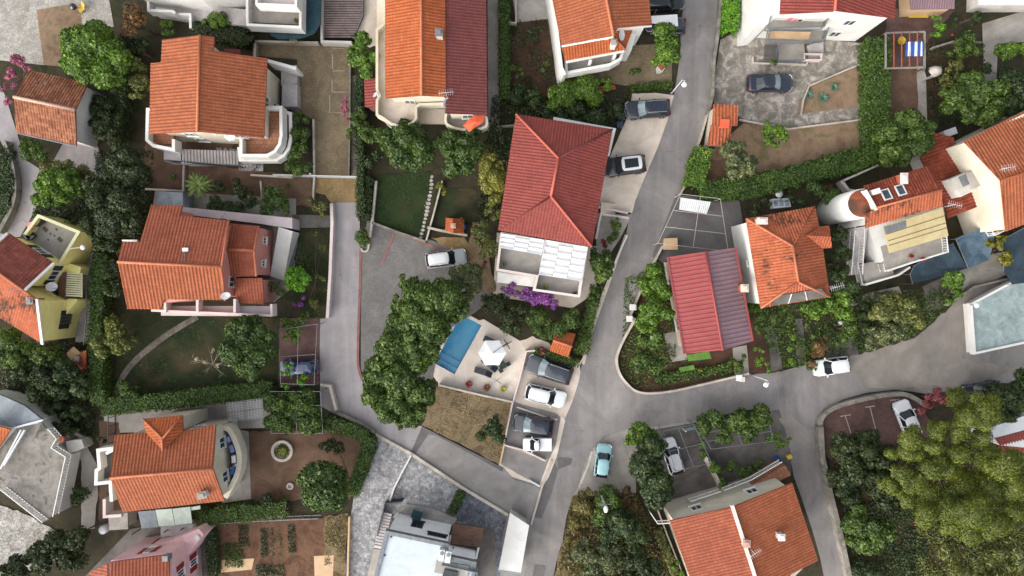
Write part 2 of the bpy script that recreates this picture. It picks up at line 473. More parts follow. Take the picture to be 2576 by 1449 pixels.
LEAF_DENSITY = 1.0
def tree(lobes, h, kind, label, name='tree', cat='tree', group=None, clump=.46, nclump=16, s=.118, dens=290, trunk=None, flat=.75, asp=.55, sparse=1.0):
    """lobes (px,py,r) of the crown as surveyed; h total height"""
    cl = []; lob = np.array(lobes, float)
    zm = h * .68
    for px, py, r in lobes:
        R = r / PXM * (1 - zm / CAMH); c = W(px, py, zm)
        V = min(h * .32, R * flat + .2)
        k = max(3, int(nclump * (R / 1.6) ** 1.3 * sparse))
        for i in range(k):
            a = rng.random() * 2 * math.pi; e = math.sqrt(rng.random())
            rr = R * clump * (.65 + .6 * rng.random())
            q = e * max(.05, R - rr * .6)
            z = zm + V * math.sqrt(max(0, 1 - e * e)) * (.35 + .75 * rng.random()) - V * .25
            cl.append((c.x + q * math.cos(a), c.y + q * math.sin(a), max(z, rr * .6), rr))
    w = lob[:, 2] ** 2
    bx, by = (lob[:, 0] * w).sum() / w.sum(), (lob[:, 1] * w).sum() / w.sum()
    b = W(bx, by, zm); b.z = 0
    root = empty(name, b, label, cat, group)
    pos, nr, sz = clump_cloud(cl, dens * LEAF_DENSITY, s)
    pos[:, 2] = np.maximum(pos[:, 2], .05)
    leafmesh('crown' if name.endswith('tree') else 'foliage', pos, nr, sz, MATS[kind], root, asp)
    tr = trunk or max(.04, .028 * h + .012 * max(l[2] for l in lobes) / 8)
    mb = MB().tube([b + Vector((0, 0, -.1)), b + Vector((tr * .4, 0, h * .25)), b + Vector((-tr * .3, tr * .5, h * .55))], tr, 7, tr * .55)
    for px, py, r in lobes[:9]:
        e = W(px, py, zm); mid = (b + e) / 2; mid.z = h * .5
        mb.tube([b + Vector((0, 0, h * .32)), mid, e + Vector((0, 0, h * .06))], tr * .5, 5, tr * .12)
    mb.build('trunk' if name.endswith('tree') else 'stem', MATS['bark'], root)
    return root

def hedge(path, wpx, h, kind, label, group='clipped and wild hedges', s=.11, dens=230, name='hedge', rough=.12, z0=0.0, cat='hedge', lobe=.0):
    P = [W(x, y, h * .6) for x, y in path]
    for p in P: p.z = 0
    w = wpx / PXM
    pos, nr = [], []
    for a, b in zip(P, P[1:]):
        d = b - a; l = d.length; d.normalize(); e = Vector((-d.y, d.x, 0))
        n = int(dens * LEAF_DENSITY * l * (w + 2 * h * .55))
        u = rng.random(n) * l; face = rng.random(n) * (w + 1.1 * h)
        lum = 1 + lobe * np.sin(u * 2.1 + a.x) * np.cos(u * .9 + a.y)
        top = face < w
        y = np.where(top, (rng.random(n) - .5) * w, np.where(rng.random(n) < .5, -1, 1) * w / 2) * (lum)
        z = np.where(top, h, h * rng.random(n) ** .7)
        z = z * (1 + lobe * .5 * np.sin(u * 1.3 + 2 + a.x))
        q = rng.normal(size=(n, 3)) * rough
        X = a.x + d.x * u + e.x * y; Y = a.y + d.y * u + e.y * y
        pos.append(np.stack([X, Y, np.maximum(z0 + z - np.abs(q[:, 2]) * .8, .03)], 1) + q * np.array([1, 1, .3]))
        nn = np.stack([np.where(top, 0, e.x * np.sign(y)), np.where(top, 0, e.y * np.sign(y)), np.where(top, 1, .4)], 1)
        nr.append(nn + rng.normal(size=(n, 3)) * .5)
    pos = np.concatenate(pos); nr = np.concatenate(nr); pos[:, 2] = np.maximum(pos[:, 2], .02)
    c = sum(P, Vector()) / len(P)
    root = empty(name, c, label, cat, group)
    leafmesh('foliage', pos, nr, s * (.7 + .6 * rng.random(len(pos))), MATS[kind], root)
    mb = MB()
    for i, (a, b) in enumerate(zip(P, P[1:])):
        d = b - a; n = max(2, int(d.length / 1.2))
        for j in range(n): q = a + d * ((j + .5) / n); mb.tube([q + Vector((0, 0, z0 - .05)), q + Vector((.05, .03, z0 + h * .7))], .035, 5, .015)
    mb.bar(P[0] + Vector((0, 0, z0 + .1)), P[-1] + Vector((0, 0, z0 + .1)), .03)
    mb.build('stem', MATS['bark'], root)
    return root

def inpoly(x, y, poly):
    c = np.zeros(len(x), bool); n = len(poly)
    for i in range(n):
        x1, y1 = poly[i]; x2, y2 = poly[(i + 1) % n]
        if y1 == y2: continue
        k = ((y1 > y) != (y2 > y)) & (x < (x2 - x1) * (y - y1) / (y2 - y1) + x1)
        c ^= k
    return c

def cover(name, poly, kind, per_m2, s, hmax, thr=.5, seed=0.0, label=None, fs=.9):
    """uncountable low plants: one object of kind stuff"""
    P = [W(x, y, 0) for x, y in poly]; P = [(p.x, p.y) for p in P]
    if name == 'undergrowth': per_m2 *= 1.7; thr -= .13
    xs, ys = [p[0] for p in P], [p[1] for p in P]
    A = (max(xs) - min(xs)) * (max(ys) - min(ys)); n = int(A * per_m2)
    x = min(xs) + rng.random(n) * (max(xs) - min(xs)); y = min(ys) + rng.random(n) * (max(ys) - min(ys))
    f = .5 + .25 * (np.sin(x * fs + seed) * np.cos(y * fs * 1.13 - seed) + np.sin(x * fs * 2.3 + y * fs * 1.7 + seed * 2) * .6 + np.cos(y * fs * 3.1 - x * fs + seed) * .4)
    k = inpoly(x, y, P) & (f + .18 * rng.normal(size=n) > thr)
    x, y, f = x[k], y[k], f[k]; n = len(x)
    if n < 5: return
    z = (.15 if name == 'leaf_litter' else .03) + hmax * np.clip((f - thr) * 1.6 + .15, .05, 1) * rng.random(n)
    o = leafmesh(name, np.stack([x, y, z], 1), np.array([0, 0, 1.]) + rng.normal(size=(n, 3)) * .55, s * (.6 + .8 * rng.random(n)), MATS[kind])
    return tag(o, label, None, None, 'stuff')

def rosette(px, py, z, r, n, mat, name, label, cat, h=.6, wide=.07, pot=None, group=None, droop=.35, trunk_h=0.0):
    """spiky plant of arching strap leaves"""
    c = W(px, py, z + trunk_h); c.z = z
    root = empty(name, c, label, cat, group)
    mb = MB(); R = r / PXM
    for i in range(n):
        a = i * 2.39996 + rng.random() * .3; el = .25 + .9 * (i / n)
        l = R * (1.0 - .25 * rng.random()); d = Vector((math.cos(a), math.sin(a), 0)); e = Vector((-d.y, d.x, 0))
        rows = []
        for j in range(6):
            t = j / 5
            p = c + Vector((0, 0, trunk_h + (.3 if pot else 0))) + d * (l * t * math.cos(el * (1 - t * .35))) + Vector((0, 0, .05 + h * math.sin(el) * t - droop * h * t * t * 1.3))
            w = wide * (math.sin(math.pi * min(1, .18 + t * .82)) + .05)
            rows += [p - e * w + Vector((0, 0, .02)), p, p + e * w + Vector((0, 0, .02))]
        fs = []
        for j in range(5):
            for q in range(2): fs.append((3 * j + q, 3 * j + q + 1, 3 * j + q + 4, 3 * j + q + 3))
        mb.add(rows, fs)
    mb.build('fronds' if trunk_h else 'leaves', mat, root)
    if trunk_h: MB().tube([c + Vector((0, 0, -.1)), c + Vector((.05, 0, trunk_h * .5)), c + Vector((0, 0, trunk_h + .1))], .22, 8, .17).build('trunk', MATS['bark'], root)
    if pot: MB().lathe(c - Vector((0, 0, .0)), [(.14, 0), (.2, .28), (.22, .3), (.17, .3), (.15, .22), (.02, .22)], 14).build('pot', pot, root)
    return root
MATS = {}
def A(k, m): MATS[k] = m; return m
w = lin
A('white_paint', M('white_paint', w(238, 236, 232, .66), w(248, 247, 244, .66), .5, .7, .05, 8, fvar=.06, stain=.07))
A('bright_white', M('bright_white', w(240, 242, 245, .9), w(248, 249, 250, .9), .5, .7, .05, 8, fvar=.05, stain=.06))
A('white_metal', M('white_metal', w(225, 228, 232, .66), w(240, 242, 245, .66), .8, .45, 0, 8, fvar=.05, stain=.06))
A('cream_wall', M('cream_wall', w(222, 212, 190, .66), w(236, 228, 210, .66), .5, .85, .08, 9, fvar=.08, stain=.1))
A('grey_wall', M('grey_wall', w(196, 190, 184), w(216, 211, 205), .5, .85, .08, 9, fvar=.08, stain=.12))
A('pink_wall', M('pink_wall', w(206, 140, 130), w(216, 152, 142), .6, .85, .08, 9, fvar=.08, stain=.08))
A('pale_pink', M('pale_pink', w(232, 186, 190), w(238, 198, 202), .6, .85, .08, 9, fvar=.06, stain=.08))
A('pink_trim', M('pink_trim', w(236, 218, 214, .66), w(244, 230, 226, .66), .6, .8, .05, 9, fvar=.06, stain=.06))
A('yellow_wall', M('yellow_wall', w(216, 208, 130, 1), w(226, 218, 146, 1), .6, .85, .08, 9, fvar=.07, stain=.07))
A('yellow_trim', M('yellow_trim', w(228, 224, 178), w(236, 232, 194), .6, .85, .06, 9, fvar=.06, stain=.06))
A('concrete', M('concrete', w(158, 152, 146), w(182, 176, 168), .4, .92, .2, 12, fvar=.16, stain=.2))
A('dark_concrete', M('dark_concrete', w(96, 92, 90), w(122, 117, 113), .5, .92, .25, 12, fvar=.22, stain=.25))
A('kerb_stone', M('kerb_stone', w(190, 180, 168), w(218, 209, 197), .9, .9, .25, 12, fvar=.2, stain=.2))
A('old_wall', M('old_wall', w(126, 122, 116), w(168, 162, 152), 1.2, .92, .3, 10, fvar=.3, stain=.3))
A('brick_red', M('brick_red', w(160, 92, 72), w(186, 118, 96), 1.4, .9, .3, 16, fvar=.25, pattern=('brick', .25, .08)))
A('glass', M('glass', w(52, 62, 70), w(70, 84, 94), .6, .12, 0, 8, fvar=0, spec=.6))
A('dark_glass', M('dark_glass', w(28, 34, 40), w(38, 46, 52), .6, .1, 0, 8, fvar=0, spec=.6))
A('pale_glass', M('pale_glass', w(128, 146, 152), w(158, 174, 178), 1.2, .18, 0, 8, fvar=.08, spec=.6))  # painted-in sky reflection on dark cars' windscreens; plain colour elsewhere
A('green_shutter', M('green_shutter', w(38, 52, 46), w(52, 66, 58), 1, .6, .1, 20, fvar=.1))
A('red_shutter', M('red_shutter', w(140, 38, 52), w(156, 50, 62), 1, .6, .1, 20, fvar=.1))
A('brown_wood', M('brown_wood', w(104, 78, 64), w(128, 98, 82), 1.2, .8, .2, 20, fvar=.2))
A('deck_wood', M('deck_wood', w(132, 116, 114), w(156, 140, 136), 1.2, .85, .2, 20, fvar=.2))
A('bark', M('bark', w(92, 80, 66), w(122, 108, 92), 3, .95, .4, 12, fvar=.3))
A('grey_metal', M('grey_metal', w(120, 124, 130), w(140, 144, 148), 2, .5, 0, 8, fvar=.1, metal=.3))
A('dark_metal', M('dark_metal', w(52, 56, 62), w(68, 72, 78), 2, .5, 0, 8, fvar=.1))
A('black_rubber', M('black_rubber', w(26, 26, 28), w(36, 36, 38), 2, .85, .1, 12, fvar=.1))
A('terrace_floor', M('terrace_floor', w(170, 164, 158), w(186, 180, 172), .6, .85, .1, 10, fvar=.1, stain=.14))
A('brown_floor', M('brown_floor', w(160, 108, 84), w(176, 124, 98), .9, .85, .1, 10, fvar=.1, pattern=('brick', .4, .4), stain=.1))
A('lavender_floor', M('lavender_floor', w(196, 184, 186), w(208, 196, 198), .6, .85, .1, 10, fvar=.06, stain=.08))
A('stair_grey', M('stair_grey', w(172, 166, 166, .9), w(192, 186, 186, .9), .9, .85, .1, 12, fvar=.14, stain=.14))
A('beige_panel', M('beige_panel', w(196, 180, 134), w(208, 192, 148), .8, .7, .08, 12, fvar=.08, stain=.1))
A('teal_tarp', M('teal_tarp', w(36, 66, 76), w(52, 86, 96), .9, .7, .25, 6, fvar=.15))
A('blue_net', M('blue_net', w(70, 90, 106), w(98, 120, 138), .8, .8, .3, 7, fvar=.2, stain=.2))
A('navy_net', M('navy_net', w(44, 58, 70), w(58, 76, 88), .8, .8, .3, 7, fvar=.2, stain=.15))
A('white_fabric', M('white_fabric', w(240, 241, 243, .8), w(250, 250, 250, .8), .8, .8, .1, 6, fvar=.03))
A('orange_fabric', M('orange_fabric', w(226, 92, 62), w(240, 108, 76), 1, .8, .1, 6, fvar=.06))
A('blue_fabric', M('blue_fabric', w(40, 80, 150), w(62, 104, 178), 1, .85, .1, 6, fvar=.1))
A('lilac_fabric', M('lilac_fabric', w(120, 140, 196), w(150, 166, 214), 1, .85, .1, 6, fvar=.1))
A('pink_plastic', M('pink_plastic', w(222, 128, 138), w(230, 140, 150), 1, .6, 0, 6, fvar=.03))
A('yellow_plastic', M('yellow_plastic', w(206, 176, 66), w(222, 192, 80), 1, .6, 0, 6, fvar=.05))
A('blue_plastic', M('blue_plastic', w(36, 92, 146), w(48, 108, 162), 1, .55, 0, 6, fvar=.05))
A('terracotta', M('terracotta', w(168, 84, 58), w(186, 102, 74), 2, .85, .1, 12, fvar=.1))
A('sand_wood', M('sand_wood', w(206, 172, 134), w(218, 186, 150), 1.2, .8, .1, 12, fvar=.1))
A('green_awning', M('green_awning', w(84, 122, 46), w(104, 146, 60), 1.5, .7, .1, 14, fvar=.15))
A('mint_panel', M('mint_panel', w(196, 210, 200), w(214, 224, 214), 1, .5, .05, 8, fvar=.06, stain=.12))
A('plaster_roof', M('plaster_roof', w(196, 206, 214), w(212, 220, 226), .5, .8, .05, 8, fvar=.05, stain=.1))
A('green_roof', M('green_roof', w(136, 152, 152), w(170, 186, 186), 1.1, .9, .2, 9, fvar=.12, stain=.12))
A('grey_flat', M('grey_flat', w(132, 140, 148), w(168, 176, 182), .5, .85, .1, 9, fvar=.1, stain=.18))
A('stain_floor', M('stain_floor', w(92, 88, 82), w(156, 151, 144), .55, .9, .15, 9, c3=w(134, 129, 122), fvar=.12, dist=1.6, stain=.25, lo=.32, hi=.6))
A('ridge_orange', M('ridge_orange', w(184, 106, 76), w(200, 126, 94), 1.6, .85, .1, 12, fvar=.12))
A('ridge_red', M('ridge_red', w(190, 94, 78), w(204, 110, 92), 1.6, .7, .1, 12, fvar=.08))
A('ridge_pale', M('ridge_pale', w(212, 186, 170), w(196, 150, 126), 4, .9, .3, 12, fvar=.3))
A('lamp_white', M('lamp_white', w(248, 248, 248), None, 1, .3, 0, 8, fvar=0))
# roof coverings
A('roof_orange', tile_mat('roof_orange', w(196, 116, 80, .54), w(180, 102, 69, .54), .32))
A('roof_bright', tile_mat('roof_bright', w(210, 118, 72, .54), w(196, 104, 61, .54), .32))
A('roof_coral', tile_mat('roof_coral', w(190, 110, 83, .54), w(176, 97, 72, .54), .30))
A('roof_crimson', tile_mat('roof_crimson', w(166, 82, 72, .54), w(154, 73, 66, .54), .30, .34, .7))
A('roof_maroon', tile_mat('roof_maroon', w(150, 84, 80, .54), w(138, 75, 73, .54), .30, .34, .75))
A('roof_old', tile_mat('roof_old', w(206, 144, 108, .6), w(160, 98, 74, .6), .28, .4, .9, old=.6, lichen=(.36, w(186, 160, 140))))
A('roof_rust', tile_mat('roof_rust', w(206, 120, 84, .58), w(192, 106, 73, .58), .30, .4, .9, old=.25, lichen=(.272, w(84, 58, 46))))
A('roof_brown', tile_mat('roof_brown', w(176, 92, 66, .54), w(146, 70, 52, .54), .32, .4, .9, old=.45, lichen=(.35, w(96, 74, 58))))
A('roof_russet', tile_mat('roof_russet', w(160, 92, 78, .65), w(138, 74, 64, .65), .32, .4, .9, old=.35))
A('metal_red', M('metal_red', w(146, 72, 72), w(156, 80, 80), .5, .6, 0, 8, fvar=.05, spec=.25, stain=.06))
A('metal_mauve', M('metal_mauve', w(126, 100, 108), w(136, 110, 117), .5, .5, 0, 8, fvar=.05, spec=.4, stain=.06))
# ground coverings
A('soil', M('soil', w(48, 48, 34), w(72, 64, 48), .5, .97, .5, 9, c3=w(46, 54, 32), fvar=.4, stain=.2))
A('brown_soil', M('brown_soil', w(104, 80, 66), w(128, 102, 84), .5, .97, .4, 10, fvar=.3, stain=.16))
A('tan_soil', M('tan_soil', w(128, 104, 84), w(152, 128, 106), .45, .97, .4, 10, c3=w(120, 108, 78), fvar=.26, stain=.15))
A('red_soil', M('red_soil', w(72, 52, 42), w(100, 72, 58), .6, .97, .5, 9, fvar=.35, stain=.2))
A('plot_soil', M('plot_soil', w(88, 62, 48), w(124, 92, 72), .5, .97, .5, 8, c3=w(100, 70, 54), fvar=.35, stain=.2))
A('dry_grass', M('dry_grass', w(104, 90, 68), w(142, 125, 98), .9, .97, .5, 7, c3=w(120, 100, 70), fvar=.4, stain=.18))
A('lawn', M('lawn', w(34, 50, 22), w(46, 64, 28), .4, .97, .5, 12, c3=w(52, 60, 32), fvar=.4, stain=.25))
A('dull_lawn', M('dull_lawn', w(38, 50, 26), w(52, 58, 34), .35, .97, .5, 12, c3=w(80, 70, 50), fvar=.4, stain=.25))  # dull green lawn with brownish patches
A('asphalt', M('asphalt', w(128, 124, 124, .8), w(148, 143, 141, .8), .22, .93, .2, 16, fvar=.16, stain=.12, crack=1))
A('asphalt_patch', M('asphalt_patch', w(104, 101, 102), w(118, 114, 114), .4, .93, .2, 16, fvar=.14, stain=.12))
A('asphalt_dust', M('asphalt_dust', w(140, 134, 128), w(160, 152, 144), .25, .94, .25, 12, fvar=.16, stain=.16))
A('lane_concrete', M('lane_concrete', w(156, 150, 152), w(174, 168, 169), .25, .92, .12, 12, fvar=.1, stain=.1, crack=1))
A('ramp_concrete', M('ramp_concrete', w(138, 134, 132), w(158, 153, 150), .35, .92, .15, 12, fvar=.12, stain=.14))
A('pavers', M('pavers', w(122, 119, 117), w(138, 135, 132), .4, .92, .25, 9, fvar=.18, pattern=('brick', .22, .11), stain=.12))
A('tan_pavers', M('tan_pavers', w(132, 116, 92), w(152, 136, 110), .6, .93, .3, 9, fvar=.22, pattern=('brick', .25, .2), stain=.18))
A('gold_pavers', M('gold_pavers', w(150, 124, 84), w(170, 146, 104), .6, .93, .3, 9, fvar=.2, pattern=('brick', .25, .2), stain=.12))
A('red_pavers', M('red_pavers', w(108, 82, 78), w(126, 98, 92), .5, .93, .3, 9, fvar=.2, pattern=('brick', .25, .12), stain=.2))
A('red_strip', M('red_strip', w(138, 96, 92), w(156, 112, 106), 1, .9, .2, 9, fvar=.15))
A('beige_concrete', M('beige_concrete', w(210, 195, 179, .82), w(228, 214, 200, .82), .4, .92, .15, 10, fvar=.1, stain=.16))
A('deck_stone', M('deck_stone', w(214, 201, 188, .86), w(230, 219, 208, .86), .4, .9, .12, 10, fvar=.1, stain=.12))
A('white_stone', M('white_stone', w(168, 162, 154), w(192, 187, 180), .9, .9, .3, 6, fvar=.2, pattern=('crazy', 3.4, .12), stain=.15))
A('grey_stone', M('grey_stone', w(146, 145, 147), w(184, 184, 186), 1.2, .9, .35, 5, fvar=.26, pattern=('crazy', 3.4, .3), stain=.1))
A('dark_stone', M('dark_stone', w(96, 98, 106), w(126, 130, 138), 1.2, .9, .35, 5, fvar=.3, pattern=('crazy', 3.4, .3), stain=.1))
A('blotch_concrete', M('blotch_concrete', w(128, 122, 114), w(150, 143, 135), 1.1, .93, .2, 5, c3=w(190, 182, 172), fvar=.28, dist=.8, lo=.40, hi=.62, stain=.15))
A('white_gravel', M('white_gravel', w(150, 146, 140), w(196, 192, 184), 1, .95, .6, 6, fvar=.45, pattern=('crazy', 6, .3)))
A('path_stone', M('path_stone', w(110, 102, 94), w(134, 126, 118), 1, .93, .3, 8, fvar=.25, pattern=('crazy', 2.5, .2)))
A('river_stone', M('river_stone', w(70, 64, 66), w(200, 192, 188), 2.2, .9, .5, 6, c3=w(130, 120, 122), fvar=.4, pattern=('crazy', 3, .4)))
A('road_paint', M('road_paint', w(172, 160, 156), w(190, 180, 174), 3, .9, .1, 12, fvar=.2))
A('pool_tile', M('pool_tile', w(110, 205, 245, 1), w(135, 220, 250, 1), .6, .5, 0, 8, fvar=.06))
# foliage
G = lambda r, g, b: lin(r, g, b * (.84 if g > b and g >= r * .9 else 1), .74)
LF = lambda k, a, b, c, **kw: A('leaf_' + k, leaf_mat('leaf_' + k, G(*a), G(*b), G(*c), **kw))
LF('dark', (34, 48, 28), (52, 70, 38), (76, 96, 54))
LF('deep', (34, 44, 24), (50, 63, 32), (72, 86, 46))
LF('mid', (46, 66, 28), (74, 98, 42), (108, 134, 62))
LF('bright', (56, 84, 28), (90, 126, 44), (132, 164, 68))
LF('lime', (66, 112, 24), (96, 152, 34), (136, 190, 58))
LF('yellow', (84, 88, 34), (118, 118, 48), (152, 148, 70))
LF('olive', (68, 74, 40), (98, 104, 60), (136, 140, 90))
LF('grey', (66, 76, 58), (94, 104, 80), (132, 138, 112))
LF('pine', (58, 76, 26), (96, 110, 40), (138, 144, 60))
LF('blue', (42, 62, 26), (62, 88, 36), (94, 118, 56))
LF('grass', (44, 68, 24), (64, 92, 32), (92, 120, 48))
LF('rust', (86, 64, 42), (124, 92, 60), (160, 124, 84))
LF('scrub', (78, 72, 46), (110, 100, 66), (146, 134, 92))
LF('pink', (96, 56, 70), (176, 82, 120), (214, 130, 164))
LF('rose', (70, 66, 44), (150, 66, 86), (200, 110, 124))
LF('purple', (92, 44, 104), (140, 66, 160), (182, 102, 200))
LF('red', (110, 40, 34), (156, 58, 50), (190, 88, 70))
LF('blossom', (64, 76, 34), (96, 104, 46), (130, 136, 66), accent=(2.0, 2.0, 1.8, 1), afrac=.015) if False else LF('blossom', (64, 76, 34), (96, 104, 46), (130, 136, 66))
LF('straw', (128, 108, 78), (156, 134, 98), (182, 162, 126))
LF('white', (190, 190, 180), (214, 214, 206), (236, 236, 230))
A('agave', M('agave', w(74, 112, 92), w(110, 146, 124), 3, .7, 0, 10, fvar=.15))
A('palm_leaf', M('palm_leaf', w(72, 92, 40), w(116, 134, 66), 3, .7, 0, 10, fvar=.2))
A('red_leaf', M('red_leaf', w(136, 40, 44), w(178, 70, 72), 3, .7, 0, 10, fvar=.2))
A('copper_leaf', M('copper_leaf', w(120, 66, 46), w(160, 98, 72), 3, .7, 0, 10, fvar=.2))
A('gold_leaf', M('gold_leaf', w(150, 148, 56), w(196, 190, 88), 3, .7, 0, 10, fvar=.2))
# car paint
def paint(k, r, g, b, rough=.25, metal=.0): return A(k, M(k, w(r, g, b), None, 1, rough, 0, 8, fvar=.02, metal=metal, coat=.6, spec=.5))
paint('car_black', 34, 36, 42); paint('car_navy', 38, 44, 60); paint('car_graphite', 56, 60, 70); paint('car_white', 236, 238, 240)
paint('car_silver', 190, 194, 198, .3, .3); paint('car_cyan', 146, 190, 196); paint('car_blue', 46, 62, 104)
A('headlamp', M('headlamp', w(200, 206, 210), None, 1, .15, 0, 8, fvar=0, spec=.6))
A('tail_lamp', M('tail_lamp', w(150, 30, 34), None, 1, .25, 0, 8, fvar=0))
A('rim', M('rim', w(150, 152, 156), None, 1, .35, 0, 8, fvar=0, metal=.7))
# pool water: clear, slightly rippled
def water():
    m, N, L, P = newmat('pool_water'); N.remove(P)
    t = N.new('ShaderNodeBsdfTransparent'); t.inputs[0].default_value = (.86, .97, 1, 1)
    gl = N.new('ShaderNodeBsdfGlossy'); gl.inputs['Roughness'].default_value = .06
    fr = N.new('ShaderNodeFresnel'); fr.inputs['IOR'].default_value = 1.4
    tc = N.new('ShaderNodeTexCoord').outputs['Object']
    b = N.new('ShaderNodeBump'); b.inputs['Strength'].default_value = .3; b.inputs['Distance'].default_value = .06
    L.new(noise(N, L, tc, 1.6, 4, .55, .8), b.inputs['Height'])
    for q in (gl, fr): L.new(b.outputs[0], q.inputs['Normal'])
    mx = N.new('ShaderNodeMixShader'); L.new(fr.outputs[0], mx.inputs[0]); L.new(t.outputs[0], mx.inputs[1]); L.new(gl.outputs[0], mx.inputs[2])
    L.new(mx.outputs[0], N['Material Output'].inputs['Surface'])
    return m
A('pool_water', water())
def car(px, py, ang, L, Wd, paint, label, style='wagon', H=1.5, roofmat=None, rails=False, pano=False, screen='dark_glass', z=.07):
    """ang: heading of the bonnet in survey degrees (0 = right, 90 = up)"""
    c = W(px, py, H * .6); c.z = z
    root = empty('parked_car' if style != 'pickup' else 'parked_pickup', c, label, 'car' if style != 'pickup' else 'pickup', 'vehicles parked beside the lanes', math.radians(ang))
    pm = MATS[paint]; rm = MATS[roofmat] if roofmat else pm
    h = L / 2; w = Wd / 2
    # greenhouse stations as fractions of the length from the nose
    wb, rf, rr, rb, deck = {'wagon': (.29, .42, .90, .965, .93), 'hatch': (.27, .42, .86, .965, .93), 'suv': (.28, .40, .86, .96, 1.0),
                            'sedan': (.30, .44, .70, .83, .95), 'pickup': (.27, .40, .55, .585, .93)}[style]
    X = lambda f: h - f * L
    tops = [(0, .62), (.02, .70), (.06, .76), (.14, .83), (wb - .02, .93), (wb + .1, .93), (.6, .93), (rb - .01, deck), (.955, deck - .06), (.985, .72), (1, .58)]
    if style == 'pickup': tops = [(0, .7), (.02, .8), (.06, .9), (.14, .96), (wb - .02, 1.0), (wb + .1, 1.0), (.6, 1.0), (.62, 1.0), (.975, 1.0), (.985, .95), (1, .6)]
    def tz(f):
        for (a, p), (b, q) in zip(tops, tops[1:]):
            if a <= f <= b: return p + (q - p) * (f - a) / (b - a)
    def hw(f):
        e = 0
        if f < .14: e = ((.14 - f) / .14) ** 2.2 * .24
        if f > .88: e = ((f - .88) / .12) ** 2.4 * .18
        return w * (1 - e - .02 * abs(f - .5))
    st = sorted(set([0, .012, .03, .06, .1, .14, .2, wb - .02, .35, .45, .55, .65, .75, .82, .88, .92, .955, .975, .99, 1]))
    V, F = [], []
    for f in st:
        q, t = hw(f), tz(f)
        sec = [(-.9, .24), (-.985, .42), (-1, .58), (-.985, min(.74, t - .03)), (-.93, t - .02), (-.8, t + .005), (-.4, t + .03), (0, t + .04)]
        sec += [(-y, zz) for y, zz in sec[-2::-1]]
        V += [(X(f), y * q, zz) for y, zz in sec]
    k = 15
    for i in range(len(st) - 1):
        for j in range(k - 1): F.append((i * k + j, i * k + j + 1, (i + 1) * k + j + 1, (i + 1) * k + j))
        F.append((i * k + k - 1, i * k, (i + 1) * k, (i + 1) * k + k - 1))
    F += [tuple(range(k)), tuple(range((len(st) - 1) * k, len(st) * k))[::-1]]
    body = mk('body', V, F, pm, root, True)
    zb = 1.0 if style == 'pickup' else .93
    bw, tw = w * .89, w * .70
    def ring(f0, f1, y, zz, bow, z1=0):               # front-left, front-mid, front-right, sides, rear
        return [(X(f0) - .1, -y, zz), (X(f0) + bow, -y * .55, zz + z1), (X(f0) + bow * 1.3, 0, zz + z1), (X(f0) + bow, y * .55, zz + z1), (X(f0) - .1, y, zz),
                (X((f0 + f1) / 2), y * 1.03, zz), (X(f1) + .08, y * .96, zz), (X(f1) - .02, y * .5, zz + z1), (X(f1) - .03, 0, zz + z1), (X(f1) - .02, -y * .5, zz + z1), (X(f1) + .08, -y * .96, zz), (X((f0 + f1) / 2), -y * 1.03, zz)]
    B, T = ring(wb, rb, bw, zb, .07, .02), ring(rf, rr, tw, H - .06, .04, .02)
    def shell(name, ids, mat, off=0.0):
        vs, fs = [], []
        for a, b in ids:
            n = len(vs); vs += [B[a], B[b], T[b], T[a]]; fs.append((n, n + 1, n + 2, n + 3))
        o = mk(name, vs, fs, MATS[mat], root, False)
        if off: o.location.z += off
        return o
    shell('windscreen', [(0, 1), (1, 2), (2, 3), (3, 4)], screen)
    shell('side_window', [(4, 5), (5, 6)], 'dark_glass'); shell('side_window', [(10, 11), (11, 0)], 'dark_glass')
    shell('rear_window', [(6, 7), (7, 8), (8, 9), (9, 10)], 'dark_glass')
    # roof skin with pillars
    cx = (X(rf) + X(rr)) / 2
    R1 = [(x, y, zz) for x, y, zz in T]; R2 = [(cx + (x - cx) * .93, y * .9, zz + .045) for x, y, zz in T]; R3 = [(cx + (x - cx) * .45, y * .45, zz + .065) for x, y, zz in T]
    vs = R1 + R2 + R3 + [(cx, 0, H + .012)]; n = 12; fs = []
    for a in (0, n):
        for j in range(n): fs.append((a + j, a + (j + 1) % n, a + n + (j + 1) % n, a + n + j))
    fs += [(2 * n + j, 2 * n + (j + 1) % n, 3 * n) for j in range(n)]
    ro = mk('roof', vs, fs, rm, root, True)
    mb = MB()
    for j in (0, 4, 6, 10): mb.bar(Vector(B[j]) + Vector((0, math.copysign(.01, B[j][1]), 0)), Vector(T[j]) + Vector((0, math.copysign(.01, T[j][1]), .0)), .075)
    if style != 'pickup':
        for j in (5, 11): mb.bar(Vector(B[j]) + Vector((0, math.copysign(.008, B[j][1]), 0)), Vector(T[j]) + Vector((0, math.copysign(.008, T[j][1]), 0)), .06)
    mb.build('pillars', pm, root)
    if pano:
        xa, xb = X(rf + .06), X(rr - .08)
        mk('glass_roof', [(xa, -tw * .66, H + .03), (xb, -tw * .66, H + .03), (xb, tw * .66, H + .03), (xa, tw * .66, H + .03), (xa - .3, 0, H + .05), (xb + .3, 0, H + .05)],
           [(0, 1, 5, 4), (4, 5, 2, 3), (0, 4, 3), (1, 2, 5)], MATS['dark_glass'], root, True)
    if rails:
        for s in (-1, 1): MB().tube([(X(rf + .05), s * tw * .88, H - .0), (X(rf + .09), s * tw * .88, H + .06), (X(rr - .06), s * tw * .88, H + .06), (X(rr - .02), s * tw * .88, H - .0)], .022, 6).build('roof_rail', MATS['car_silver'], root)
    if style == 'pickup':
        b = MB(); x0, x1 = X(.61), X(.985)
        b.box(Vector(((x0 + x1) / 2, 0, .98)), x0 - x1, Wd * .93, .09); b.build('bed_cover', MATS['car_white'], root)
